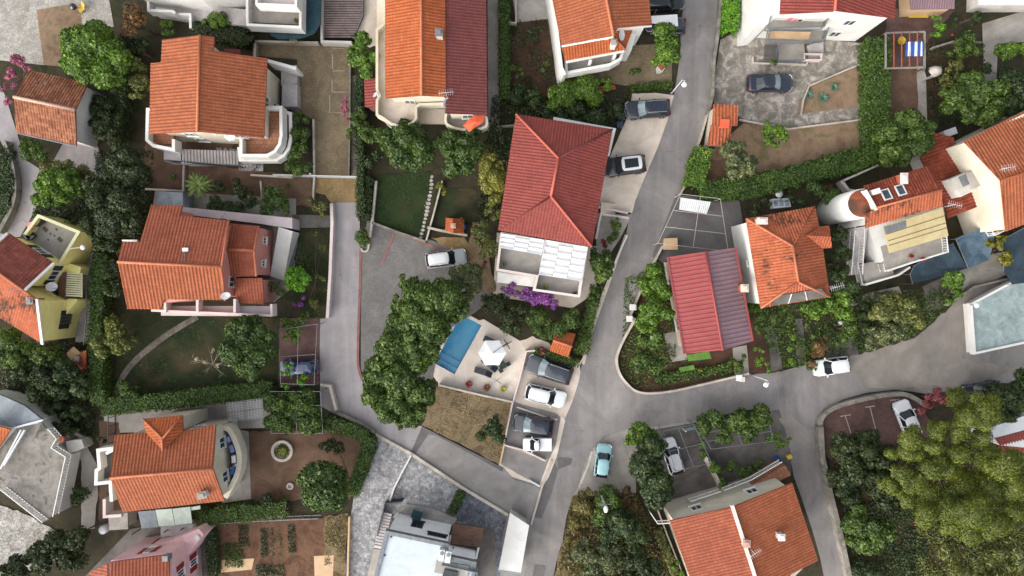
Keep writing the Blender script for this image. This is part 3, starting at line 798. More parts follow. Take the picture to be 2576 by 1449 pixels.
    # mirrors, lamps, wheels
    for s in (-1, 1):
        MB().box(Vector((X(wb + .035), s * (w + .06), .92)), .1, .2, .13).build('mirror', pm, root)
        v = [(X(.035), s * hw(.035) * .97, .60), (X(.085), s * hw(.085) * .985, .66), (X(.085), s * hw(.085) * .96, .79), (X(.03), s * hw(.03) * .9, .74), (X(.012), s * hw(.012) * .55, .70), (X(.012), s * hw(.012) * .6, .6)]
        d = Vector((.02, s * .012, .014)); vv = [Vector(p) + d for p in v] + [Vector(p) - d * 2 for p in v]
        mk('headlight', vv, [tuple(range(6)), tuple(range(6, 12))] + [(i, (i + 1) % 6, 6 + (i + 1) % 6, 6 + i) for i in range(6)], MATS['headlamp'], root)
        MB().box(Vector((X(.985), s * hw(.97) * .8, .62)), .07, w * .3, .2).build('taillight', MATS['tail_lamp'], root)
        for f in (.19, .81):
            r = .33 if style in ('suv', 'pickup') else .3
            m = Matrix.Translation((X(f), s * (w - .1), r)) @ Matrix.Rotation(math.pi / 2, 4, 'X')
            for nm, pr, mt in (('wheel', [(r * .62, -.1), (r * .95, -.1), (r, -.07), (r, .07), (r * .95, .1), (r * .62, .1)], 'black_rubber'), ('rim', [(.05, -.108), (r * .6, -.105), (r * .6, .105), (.05, .108)], 'rim')):
                b = MB().lathe((0, 0, 0), pr, 16); b.v = [tuple(m @ Vector(v)) for v in b.v]
                o = b.build(nm, MATS[mt], root if nm == 'wheel' else o, True)
    MB().box(Vector((X(.001) , 0, .42)), .04, .5, .1).build('number_plate', MATS['white_metal'], root)
    MB().box(Vector((X(wb) + .03, 0, zb + .012)), .12, bw * 1.5, .02).build('wiper_cowl', MATS['black_rubber'], root)
    return root

def cars():
    c = car
    c(1630, 273, 184, 4.75, 1.9, 'car_navy', 'dark navy estate car on the beige drive beside the street lamp, bonnet to the left', 'wagon', 1.5, screen='pale_glass', rails=True)
    c(1573, 415, 187, 4.4, 2.0, 'car_black', 'black off-roader with white roof and large glass sunroof beside the red hip-roofed house', 'suv', 1.75, roofmat='car_white', pano=True)
    c(1938, 208, 0, 4.7, 1.85, 'car_navy', 'black saloon car alone on the blotched concrete yard', 'sedan', 1.42, screen='pale_glass')
    c(1121, 650, 7, 4.3, 1.75, 'car_silver', 'white estate car on the grey pavers near the big tree', 'wagon', 1.5, roofmat='car_white', rails=True)
    c(1382, 930, 161, 4.95, 2.05, 'car_graphite', 'dark grey estate car with silver roof rails, beside the pool terrace wall', 'wagon', 1.55, screen='pale_glass', rails=True)
    c(1372, 996, -14, 4.35, 1.8, 'car_white', 'white estate car with dark roof rails, between two dark cars on the beige pads', 'wagon', 1.5, rails=True)
    c(1342, 1070, 172, 4.3, 1.9, 'car_navy', 'dark blue hatchback right beside the small white pickup', 'hatch', 1.5, screen='pale_glass')
    c(1352, 1118, 180, 3.0, 1.4, 'car_white', 'small white pickup with a covered load bed beside a dark blue hatchback', 'pickup', 1.5)
    c(1517, 1160, 83, 3.55, 1.62, 'car_cyan', 'small pale turquoise hatchback on a triangular concrete pad', 'hatch', 1.45)
    c(1692, 1149, 108, 3.9, 1.68, 'car_white', 'white hatchback with bonnet uphill on the dark paved yard beside an olive-green tree', 'hatch', 1.45)
    c(2095, 922, 189, 3.8, 1.75, 'car_white', 'white boxy off-roader parked on the street along the overgrown garden edge', 'suv', 1.7)
    c(752, 925, 184, 4.0, 1.7, 'car_blue', 'blue hatchback half hidden under the leafy car trellis', 'hatch', 1.5, screen='pale_glass')
    c(2284, 1055, 112, 4.0, 1.75, 'car_white', 'white hatchback on red-brown pavers beside a pink flowering bush', 'hatch', 1.48)
    c(2470, 985, 190, 4.2, 1.75, 'car_navy', 'dark car mostly hidden under trees at the edge of the street', 'wagon', 1.5)
    c(1670, 4, 3, 4.4, 1.85, 'car_black', 'black car cut by the top edge beside the orange-roofed house', 'wagon', 1.5)
    c(1675, 62, 176, 4.2, 1.75, 'car_graphite', 'dark car under a white cover between orange-roofed house and round tree', 'wagon', 1.5)
def build_ground():
    g = ground; m = MATS
    o = mk('ground', [(-260, -260, 0), (260, -260, 0), (260, 260, 0), (-260, 260, 0)], [(0, 1, 2, 3)], m['soil'])
    # ground is one sheet with an opening where the pool is dug
    pool = [(1145, 947), (1217, 817), (1159, 785), (1087, 915)]
    bm = bmesh.new(); outer = [bm.verts.new((x, y, 0)) for x, y in ((-260, -260), (260, -260), (260, 260), (-260, 260))]
    inner = [bm.verts.new((p.x, p.y, 0)) for p in wpoly(pool, 0)]
    es = [bm.edges.new((a[i], a[(i + 1) % 4])) for a in (outer, inner) for i in range(4)]
    bmesh.ops.triangle_fill(bm, edges=es, use_beauty=True)
    for f in bm.faces:
        if f.normal.z < 0: f.normal_flip()
    bm.to_mesh(o.data); bm.free(); tag(o, kind='structure')
    # main street and lanes
    L1 = [(1724, -60), (1722, 0), (1712, 60), (1712, 120), (1705, 180), (1695, 240), (1680, 300), (1655, 370), (1620, 450), (1598, 505), (1583, 545), (1575, 590), (1560, 622), (1535, 690), (1513, 740), (1500, 782), (1480, 840), (1464, 915), (1456, 960), (1440, 1010), (1418, 1060), (1400, 1150), (1380, 1200), (1362, 1227), (1345, 1290), (1332, 1380), (1318, 1449), (1305, 1520)]
    R1 = [(1375, 1520), (1392, 1449), (1400, 1410), (1415, 1360), (1425, 1300), (1440, 1250), (1455, 1222), (1470, 1170), (1490, 1130), (1520, 1102), (1560, 1085), (1600, 1072), (1660, 1072), (1750, 1057), (1930, 1022), (1950, 1060), (1985, 1110), (1985, 1140), (1997, 1200), (2012, 1240), (2042, 1330), (2062, 1400), (2072, 1449), (2090, 1520), (2150, 1520), (2135, 1449), (2112, 1340), (2088, 1250), (2068, 1150), (2055, 1080), (2060, 1050), (2080, 1025), (2120, 1005), (2180, 988), (2250, 980), (2300, 986), (2340, 992), (2430, 975), (2480, 962), (2576, 965), (2700, 960), (2700, 700), (2576, 700), (2450, 715), (2420, 742), (2380, 785), (2300, 850), (2210, 880), (2150, 895), (2060, 915), (2000, 922), (1950, 937), (1885, 942), (1800, 962), (1700, 985), (1640, 992), (1605, 988), (1585, 976), (1565, 956), (1555, 936), (1550, 910), (1555, 880), (1570, 850), (1585, 800), (1605, 740), (1640, 670), (1660, 630), (1680, 590), (1700, 530), (1722, 470), (1742, 400), (1760, 350), (1780, 290), (1792, 240), (1795, 150), (1803, 100), (1815, 0), (1820, -60)]
    g('road', L1 + R1, 2, m['asphalt'])
    g('pavement', [(1254, 1170), (1322, 876), (1458, 912), (1462, 960), (1425, 1070), (1392, 1190), (1364, 1232), (1286, 1208)], 1, m['beige_concrete'])
    g('pavement', [(1240, 1285), (1290, 1200), (1370, 1225), (1345, 1330), (1330, 1460), (1240, 1460)], 1, m['ramp_concrete'])
    g('verge', [(1440, 1250), (1480, 1120), (1560, 1082), (1680, 1066), (1760, 1052), (1760, 1075), (1600, 1110), (1600, 1240)], 1, m['concrete'])
    g('road_patch', [(1392, 1160), (1372, 1206), (1358, 1260), (1344, 1300), (1362, 1304), (1388, 1240), (1404, 1180)], 3, m['asphalt_patch'])
    g('road_patch', [(1404, 1180), (1402, 1150), (1440, 1152), (1436, 1168)], 3, m['asphalt_patch'])
    g('road_patch', [(1345, 1420), (1372, 1423), (1360, 1500), (1330, 1500)], 3, m['asphalt_patch'])
    g('road_edge', [(2060, 915), (2150, 895), (2210, 880), (2300, 850), (2380, 785), (2445, 720), (2420, 900), (2560, 930), (2430, 968), (2300, 975), (2180, 975), (2160, 940)], 3, m['asphalt_dust'], 5)
    g('road_edge', [(1960, 1050), (1985, 1040), (2020, 1070), (2030, 1110), (1996, 1120)], 3, m['asphalt_dust'], 4)
    g('pavement', [(1513, 742), (1500, 782), (1480, 840), (1464, 915), (1470, 917), (1490, 840), (1510, 782), (1560, 640), (1578, 592), (1572, 590)], 3, m['beige_concrete'])
    g('lane', [(832, 508), (903, 508), (908, 625), (904, 720), (902, 900), (908, 950), (925, 990), (1000, 1060), (1062, 1072), (1265, 1176), (1290, 1204), (1362, 1227), (1334, 1320), (1280, 1290), (1169, 1230), (1033, 1140), (942, 1090), (840, 1040), (806, 1020), (804, 800), (812, 800), (824, 700), (834, 560)], 3, m['lane_concrete'])
    g('ramp', [(1062, 1072), (1265, 1176), (1290, 1204), (1360, 1227), (1334, 1319), (1280, 1290), (1169, 1230), (1034, 1138)], 4, m['ramp_concrete'])
    g('ramp_edge', [(1062, 1072), (1034, 1138), (1046, 1140), (1078, 1092), (1100, 1096), (1265, 1186), (1265, 1176)], 5, m['asphalt_patch'])
    g('parking_court', [(925, 553), (1062, 610), (1075, 600), (1160, 632), (1180, 660), (1190, 720), (1250, 745), (1190, 790), (1110, 840), (1080, 1000), (1000, 1000), (930, 965), (908, 930), (908, 625)], 4, m['pavers'])
    g('tan_paving', [(1085, 598), (1170, 600), (1195, 640), (1170, 660), (1120, 622)], 5, m['gold_pavers'], 3)
    for a, b in (((992, 588), (960, 665)), ((930, 557), (1068, 612)), ((1068, 612), (1140, 642)), ((1150, 680), (1205, 708))):
        A_, B_ = Vector(a), Vector(b); d = (B_ - A_).normalized(); e = Vector((-d.y, d.x)) * 3.2
        g('brick_strip', [tuple(A_ + e), tuple(B_ + e), tuple(B_ - e), tuple(A_ - e)], 6, m['red_strip'])
    st = smoothpath([(908, 625), (906, 720), (902, 830), (901, 910), (905, 935), (912, 955)], 5)
    o = MB(); wallribbon(o, [W(*p) for p in st], .26, 0, .13); tag(o.build('brick_strip', m['red_strip']), kind='structure')
    g('drive', [(636, 107), (881, 107), (880, 250), (877, 440), (902, 443), (902, 510), (832, 510), (792, 445), (787, 300), (757, 285), (748, 150), (636, 140)], 3, m['tan_pavers'])
    g('drive', [(790, 444), (902, 444), (902, 509), (832, 509), (818, 490), (790, 484)], 4, m['gold_pavers'])
    for x0, y0, x1, y1 in ((836, 122, 866, 123), (836, 138, 838, 175), (838, 178, 868, 180), (836, 231, 872, 233), (826, 283, 870, 284), (835, 200, 837, 232), (829, 240, 831, 283)):
        g('bay_marking', [(x0, y0), (x1, y0), (x1, y1), (x0, y1)], 4, m['road_paint'])
    for q in ([(412, 376), (458, 380), (456, 402), (412, 402)], [(600, 408), (662, 412), (662, 432), (602, 430)], [(734, 262), (752, 262), (752, 300), (736, 300)], [(545, 372), (610, 376), (608, 386), (545, 382)]): g('stone_bed', q, 3, m['river_stone'], 1)
    # beige drives by the street
    g('drive', [(1648, 234), (1695, 240), (1680, 300), (1655, 370), (1620, 450), (1598, 505), (1590, 536), (1505, 520), (1515, 440), (1545, 370), (1580, 290), (1590, 236)], 3, m['beige_concrete'])
    g('parking_pad', [(1325, 880), (1452, 917), (1456, 958), (1440, 1010), (1405, 1030), (1290, 1008)], 3, m['beige_concrete'])
    g('parking_pad', [(1288, 1010), (1400, 1040), (1422, 1060), (1400, 1150), (1388, 1160), (1268, 1120)], 3, m['ramp_concrete'])
    g('parking_pad', [(1266, 1122), (1372, 1158), (1388, 1160), (1372, 1205), (1362, 1225), (1258, 1166)], 3, m['ramp_concrete'])
    g('pavement', [(1422, 1058), (1400, 1150), (1380, 1200), (1364, 1225), (1356, 1222), (1380, 1158), (1398, 1120), (1412, 1040)], 4, m['beige_concrete'])
    g('pool_deck', [(1217, 803), (1312, 860), (1324, 884), (1288, 1010), (1103, 968), (1100, 944), (1145, 951), (1221, 817), (1205, 806)], 3, m['deck_stone'])
    g('pool_deck', [(1085, 915), (1145, 947), (1143, 955), (1100, 960), (1070, 920)], 3, m['deck_stone'])
    g('pool_deck', [(1310, 858), (1338, 845), (1380, 862), (1400, 885), (1324, 880)], 3, m['beige_concrete'], 2)
    P = wpoly(pool, 0)
    mb = MB(); mb.add([(p.x, p.y, 0) for p in P] + [(p.x, p.y, -.9) for p in P], [(4, 5, 6, 7)] + [(i, (i + 1) % 4, 4 + (i + 1) % 4, 4 + i) for i in range(4)])
    q = [P[0], P[3]]; e = (P[1] - P[0]).normalized()
    root = empty('swimming_pool', sum(P, Vector()) / 4, 'long blue swimming pool half covered by the big tree', 'pool')
    mb.build('basin', m['pool_tile'], root)
    s = MB()
    for k, dz in ((.8, -.35), (1.5, -.62)):
        a = [P[0], P[0] + e * k, P[3] + e * k, P[3]]; s.poly([(v.x, v.y) for v in a], -.895 - k * .001, dz)
    s.build('steps', m['pool_tile'], root)
    c = MB(); cc = [Vector((p.x, p.y, 0)) for p in P]; wallribbon(c, [(v.x, v.y) for v in cc], .34, -.05, .05, True); c.build('coping', m['deck_stone'], root)
    o = mk('water', [(p.x, p.y, -.12) for p in P], [(0, 1, 2, 3)], m['pool_water']); tag(o, kind='structure')
    if o.data.polygons[0].normal.z < 0: o.data.flip_normals()
    # yards, soils and lawns
    g('terrace_paving', [(-40, -40), (268, -40), (280, 27), (287, 68), (208, 67), (203, 20), (184, 10), (92, 25), (111, 164), (0, 152), (-40, 150)], 2, m['white_stone'])
    g('bare_soil', [(92, 25), (184, 10), (203, 20), (208, 67), (190, 170), (111, 164)], 2, m['tan_soil'])
    g('lane', [(-40, 200), (0, 215), (14, 240), (45, 340), (62, 400), (108, 430), (112, 470), (88, 530), (72, 560), (52, 595), (20, 600), (-40, 640), (-40, 600), (0, 580), (30, 530), (38, 470), (22, 400), (0, 350), (-40, 330)], 2, m['lane_concrete'])
    g('court', [(165, 350), (235, 330), (262, 420), (262, 442), (250, 452), (205, 440), (135, 405)], 2, m['lane_concrete'])
    g('court', [(180, 545), (260, 545), (240, 610), (238, 640), (232, 760), (228, 865), (190, 860), (200, 700), (215, 640)], 2, m['concrete'])
    g('bare_soil', [(365, 300), (600, 300), (560, 475), (365, 478)], 1, m['brown_soil'], 4)
    g('bare_soil', [(460, 415), (785, 440), (785, 520), (462, 500)], 2, m['brown_soil'], 3)
    g('court', [(390, 480), (745, 500), (745, 560), (740, 720), (690, 760), (380, 560)], 2, m['concrete'])
    g('path', [(736, 540), (835, 542), (835, 572), (736, 574)], 3, m['dark_concrete'])
    g('lawn', [(742, 576), (833, 576), (824, 800), (740, 800)], 3, m['dull_lawn'], 2)
    g('path', [(728, 574), (744, 574), (738, 690), (716, 700)], 4, m['dark_concrete'])
    g('lawn', [(300, 790), (806, 802), (800, 965), (690, 968), (262, 1022), (270, 960), (300, 880)], 2, m['dull_lawn'], 2)
    st = smoothpath([(497, 797), (432, 835), (375, 877), (332, 917), (306, 955), (287, 1002)], 5)
    o = MB(); wallribbon(o, [W(*p) for p in st], .6, 0, .085); tag(o.build('path', m['path_stone']), kind='structure')
    g('carport_floor', [(705, 800), (806, 800), (803, 968), (700, 975)], 3, m['red_pavers'])
    g('lawn', [(945, 440), (1086, 432), (1052, 605), (935, 560)], 2, m['lawn'], 2)
    g('lawn', [(1096, 478), (1196, 470), (1205, 540), (1185, 566), (1076, 572)], 2, m['dull_lawn'], 2)
    g('bare_soil', [(1190, 560), (1205, 560), (1250, 735), (1190, 740), (1175, 640)], 3, m['tan_soil'], 3)
    g('path', [(884, 190), (918, 190), (918, 545), (902, 545), (902, 443), (884, 443)], 2, m['path_stone'])
    g('dry_grass', [(1100, 973), (1286, 1014), (1266, 1122), (1257, 1168), (1062, 1070), (1075, 1020)], 2, m['dry_grass'], 3)
    g('garden_soil', [(612, 1085), (850, 1078), (915, 1110), (900, 1180), (880, 1255), (650, 1262), (612, 1255)], 2, m['brown_soil'], 3)
    g('court', [(560, 1070), (626, 1085), (632, 1255), (560, 1265)], 3, m['concrete'])
    g('court', [(262, 1035), (700, 995), (700, 1075), (262, 1090)], 2, m['concrete'])
    g('vegetable_plot', [(515, 1310), (875, 1300), (868, 1500), (515, 1500)], 2, m['plot_soil'], 2)
    g('dry_bed', [(815, 1300), (876, 1290), (868, 1449), (815, 1420)], 3, m['dry_grass'], 3)
    g('garden_pad', [(652, 1463 - 2), (705, 1458), (703, 1498), (652, 1500)], 3, m['sand_wood'])
    g('garden_pad', [(825, 1455), (878, 1455), (878, 1500), (825, 1500)], 3, m['sand_wood'])
    g('garden_pad', [(558, 1408), (640, 1404), (634, 1432), (556, 1440)], 3, m['sand_wood'])
    g('garden_pad', [(790, 1398), (840, 1396), (838, 1452), (792, 1452)], 3, m['sand_wood'])
    g('court', [(940, 1092), (1033, 1140), (1169, 1230), (1276, 1294), (1262, 1360), (1250, 1520), (868, 1520), (875, 1350), (890, 1250), (925, 1170)], 2, m['grey_stone'])
    g('court', [(1170, 1232), (1276, 1294), (1262, 1360), (1256, 1449), (1200, 1449), (1215, 1340), (1150, 1310), (1120, 1295), (1145, 1240)], 3, m['dark_stone'])
    g('terrace', [(1095, 1305), (1245, 1330), (1250, 1520), (1180, 1520)], 4, m['dark_concrete'])
    g('court', [(1812, 100), (1860, 75), (2175, 110), (2165, 162), (2030, 217), (2002, 288), (2172, 262), (2172, 304), (1985, 322), (1870, 300), (1795, 262), (1800, 180)], 2, m['blotch_concrete'])
    g('bare_soil', [(2032, 217), (2174, 160), (2176, 268), (2002, 287)], 3, m['tan_soil'])
    g('bare_soil', [(1765, 400), (1870, 310), (1985, 324), (2175, 304), (2180, 375), (1990, 445), (1880, 470), (1762, 462)], 2, m['tan_soil'])
    g('bare_soil', [(1762, 405), (1850, 400), (1860, 462), (1762, 466)], 3, m['brown_soil'], 3)
    g('court', [(1640, 645), (1700, 490), (1860, 505), (1880, 640), (1700, 680)], 3, m['asphalt_patch'])
    g('garden_soil', [(1560, 880), (1600, 700), (1680, 650), (1890, 640), (1960, 935), (1885, 942), (1700, 984), (1640, 990), (1600, 985), (1565, 950)], 1, m['red_soil'], 2)
    g('path', [(1842, 875), (1878, 868), (1884, 940), (1848, 944)], 3, m['concrete'])
    g('court', [(1665, 840), (1720, 830), (1728, 905), (1690, 910)], 3, m['concrete'])
    g('garden_soil', [(1880, 740), (2400, 720), (2380, 785), (2300, 850), (2210, 880), (2060, 915), (1950, 937)], 1, m['soil'], 2)
    for p in ([(1925, 825), (1945, 820), (1970, 930), (1942, 936)], [(2000, 800), (2018, 800), (2030, 915), (2004, 918)], [(2080, 830), (2098, 826), (2105, 900), (2075, 905)], [(2150, 760), (2225, 740), (2235, 790), (2160, 820)], [(2100, 855), (2150, 850), (2160, 890), (2105, 900)]):
        g('garden_path', p, 3, m['dark_concrete'], 2)
    g('court', [(2380, 735), (2400, 690), (2450, 650), (2530, 632), (2534, 690), (2460, 722), (2420, 742)], 2, m['concrete'])
    g('court', [(2320, 720), (2384, 690), (2376, 770), (2330, 790)], 2, m['dark_concrete'], 2)
    g('parking_court', [(2058, 1080), (2064, 1056), (2100, 1025), (2180, 1002), (2250, 996), (2300, 1002), (2340, 1060), (2330, 1130), (2100, 1165), (2070, 1140)], 3, m['red_pavers'])
    for a, b in (((2125, 1045), (2150, 1120)), ((2187, 1022), (2206, 1095)), ((2250, 1005), (2268, 1075)), ((2113, 1047), (2139, 1043)), ((2176, 1024), (2200, 1021)), ((2238, 1007), (2262, 1004))):
        A_, B_ = Vector(a), Vector(b); d = (B_ - A_).normalized(); e = Vector((-d.y, d.x)) * 1.3
        g('bay_marking', [tuple(A_ + e), tuple(B_ + e), tuple(B_ - e), tuple(A_ - e)], 4, m['road_paint'])
    g('bare_soil', [(2085, 1160), (2320, 1120), (2576, 1150), (2700, 1520), (2150, 1520)], 1, m['red_soil'])
    g('path', [(2330, 1460), (2375, 1455), (2385, 1520), (2338, 1520)], 2, m['concrete'])
    g('parking_pad', [(1475, 1170), (1492, 1132), (1522, 1106), (1560, 1090), (1600, 1200), (1590, 1235), (1455, 1225)], 3, m['concrete'])
    g('court', [(1650, 1080), (1780, 1058), (1850, 1236), (1740, 1262), (1660, 1262)], 2, m['dark_concrete'])
    g('court', [(1770, 1062), (1960, 1030), (1990, 1140), (1990, 1190), (1840, 1240)], 2, m['dark_concrete'])
    g('verge', [(1440, 1250), (1480, 1230), (1470, 1449), (1440, 1520), (1378, 1520), (1402, 1412), (1418, 1360)], 1, m['dry_grass'], 4)
    g('court', [(1425, 120), (1690, 110), (1690, 215), (1570, 215), (1500, 205), (1425, 205)], 2, m['tan_pavers'])
    g('bare_soil', [(1280, 45), (1380, 45), (1400, 240), (1280, 260)], 1, m['red_soil'], 3)
    g('court', [(1285, -40), (1378, -40), (1380, 48), (1298, 57)], 2, m['concrete'])
    g('path', [(1374, -40), (1394, -40), (1412, 100), (1425, 215), (1452, 262), (1425, 278), (1400, 160)], 3, m['concrete'])
    g('path', [(1226, -40), (1257, -40), (1257, 330), (1228, 330)], 2, m['concrete'])
    g('court', [(885, -40), (965, -40), (960, 110), (930, 120), (885, 95)], 2, m['beige_concrete'])
    g('path', [(2300, 80), (2325, 80), (2332, 310), (2305, 310)], 2, m['concrete'])
    g('court', [(2230, 20), (2400, 25), (2330, 110), (2225, 110)], 2, m['red_pavers'], 2)
    g('court', [(2470, 60), (2600, 20), (2600, 105), (2510, 110), (2500, 330), (2478, 330)], 2, m['concrete'])
    g('bare_soil', [(2230, 165), (2305, 165), (2310, 300), (2230, 300)], 2, m['brown_soil'], 3)
    g('bare_soil', [(2330, 110), (2475, 110), (2475, 240), (2340, 300)], 1, m['red_soil'], 3)
    g('gravel_yard', [(-40, 1260), (60, 1290), (140, 1335), (150, 1380), (60, 1449), (-40, 1520)], 3, m['white_gravel'], 3)
    g('path', [(140, 1085), (160, 1070), (215, 1115), (250, 1180), (240, 1330), (205, 1330), (205, 1160)], 2, m['concrete'], 2)
    g('court', [(215, 1449), (330, 1330), (520, 1300), (520, 1449), (400, 1520), (180, 1520)], 3, m['dark_concrete'])
    g('bare_soil', [(250, 1060), (300, 1060), (320, 1330), (250, 1330)], 2, m['brown_soil'], 3)
    g('court', [(1250, 585), (1500, 620), (1500, 735), (1440, 775), (1240, 745)], 2, m['beige_concrete'])
    g('court', [(1500, 535), (1590, 540), (1560, 600), (1500, 690)], 3, m['concrete'])
    g('court', [(2130, 760), (2170, 740), (2260, 720), (2270, 745), (2140, 770)], 3, m['concrete'])
    for i, P in enumerate(([(1600, 640), (1560, 720), (1520, 860), (1480, 980), (1440, 1100), (1400, 1200), (1330, 1440), (1440, 1240), (1500, 1110), (1560, 1060), (1700, 1040), (1940, 990), (2060, 940), (1700, 985), (1590, 985), (1550, 920), (1590, 790), (1650, 650)], [(640, 110), (880, 110), (880, 440), (790, 440), (760, 280)], [(908, 640), (1170, 660), (1100, 740), (960, 900), (908, 920)], [(1815, 110), (2160, 120), (2000, 290), (1800, 260)], [(1440, 130), (1680, 130), (1680, 210), (1430, 200)])):
        cover('leaf_litter', P, 'leaf_rust' if i % 2 else 'leaf_scrub', 3, .045, .02, .45, 30.0 + i, 'fallen leaves and grit scattered on the paving')
    # low growth nobody could count
    cover('grass', [(300, 800), (806, 804), (800, 960), (690, 966), (262, 1020), (300, 880)], 'leaf_grass', 60, .06, .06, .42, 1.0, 'thin dark lawn grass around the curved stone path')
    cover('grass', [(947, 442), (1084, 434), (1050, 600), (938, 560)], 'leaf_dark', 60, .06, .06, .3, 2.0, 'short dark lawn grass by the stepping stones')
    cover('grass', [(1104, 976), (1284, 1016), (1258, 1164), (1066, 1070)], 'leaf_straw', 55, .09, .14, .42, 3.0, 'dry straw-coloured grass below the pool wall')
    cover('undergrowth', [(1440, 1250), (1600, 1240), (1720, 1520), (1385, 1520), (1420, 1340)], 'leaf_scrub', 55, .13, .5, .35, 4.0, 'brownish wild undergrowth beside the lower street')
    cover('undergrowth', [(1882, 745), (2390, 725), (2370, 790), (2290, 850), (2060, 912), (1955, 934)], 'leaf_mid', 60, .11, .5, .5, 5.0, 'mixed green undergrowth between the garden paths')
    cover('undergrowth', [(-20, 860), (240, 860), (240, 1100), (140, 1080), (20, 1000), (-20, 980)], 'leaf_deep', 55, .12, .5, .42, 6.0, 'dark undergrowth on the bank above the white-railed house')
    cover('undergrowth', [(240, 380), (385, 380), (385, 650), (240, 780)], 'leaf_deep', 50, .12, .4, .35, 7.0, 'dark undergrowth between the small old house and pink house')
    cover('undergrowth', [(1570, 700), (1690, 660), (1700, 900), (1600, 980), (1562, 930)], 'leaf_mid', 45, .11, .4, .45, 8.0, 'green undergrowth behind the curved street kerb')
    cover('undergrowth', [(2085, 1110), (2330, 1120), (2330, 1460), (2150, 1480)], 'leaf_dark', 70, .12, .5, .3, 9.0, 'dark undergrowth beneath the pines')
    cover('undergrowth', [(2300, 1100), (2600, 1060), (2640, 1500), (2300, 1500)], 'leaf_olive', 75, .13, .6, .32, 9.5, 'sparse dark undergrowth under the big pine')
    cover('undergrowth', [(2330, 110), (2475, 110), (2475, 300), (2340, 320)], 'leaf_dark', 50, .1, .3, .45, 10.0, 'dark green garden growth near the stone oven')
    cover('undergrowth', [(1280, 50), (1390, 50), (1400, 300), (1280, 300)], 'leaf_dark', 35, .1, .3, .55, 11.0, 'low green growth on the red soil strip')
    cover('undergrowth', [(100, 430), (250, 440), (240, 560), (90, 560)], 'leaf_dark', 60, .12, .5, .35, 12.0, 'dark green bank along the curved lane')
    cover('undergrowth', [(-30, 370), (20, 400), (30, 500), (-30, 580)], 'leaf_dark', 90, .12, .5, .1, 13.0, 'green bank inside the bend of the lane')
    cover('undergrowth', [(1240, 240), (1590, 240), (1560, 330), (1300, 300), (1250, 560), (1200, 560)], 'leaf_deep', 60, .12, .6, .35, 14.0, 'dark shrubby growth around the red hip-roofed house')
    cover('weeds', [(740, 580), (832, 580), (822, 798), (742, 798)], 'leaf_mid', 45, .09, .2, .52, 15.0, 'patchy weeds in the narrow front garden')
    cover('weeds', [(1870, 312), (2175, 306), (2178, 372), (1990, 442), (1765, 460)], 'leaf_olive', 12, .08, .06, .62, 16.0, 'sparse weeds on the bare brown field')
    cover('weeds', [(1600, 905), (1850, 900), (1870, 935), (1700, 980), (1610, 980)], 'leaf_mid', 45, .09, .25, .45, 17.0, 'low vegetables in the kerbside garden bed')
    for i, (x0, y0, x1, y1) in enumerate(((600, 1320, 625, 1375), (655, 1330, 672, 1400), (565, 1365, 610, 1425), (724, 1320, 742, 1390), (680, 1330, 690, 1400), (700, 1330, 708, 1400), (645, 1420, 715, 1449))):
        cover('crop_row', [(x0, y0), (x1, y0), (x1 + 3, y1), (x0 + 3, y1)], ('leaf_deep', 'leaf_dark', 'leaf_grass')[i % 3], 170 if i not in (4, 5) else 60, .09, .35, .2, i + .5, 'rows of green vegetables on the red soil plot')
    cover('weeds', [(818, 1300), (874, 1294), (866, 1440), (818, 1420)], 'leaf_scrub', 80, .1, .4, .3, 18.0, 'tall dry weeds at the edge of the vegetable plot')
    cover('crop_row', [(520, 1325), (595, 1325), (590, 1400), (520, 1400)], 'leaf_dark', 40, .08, .2, .55, 19.0, 'thin green seedlings on the brown plot')
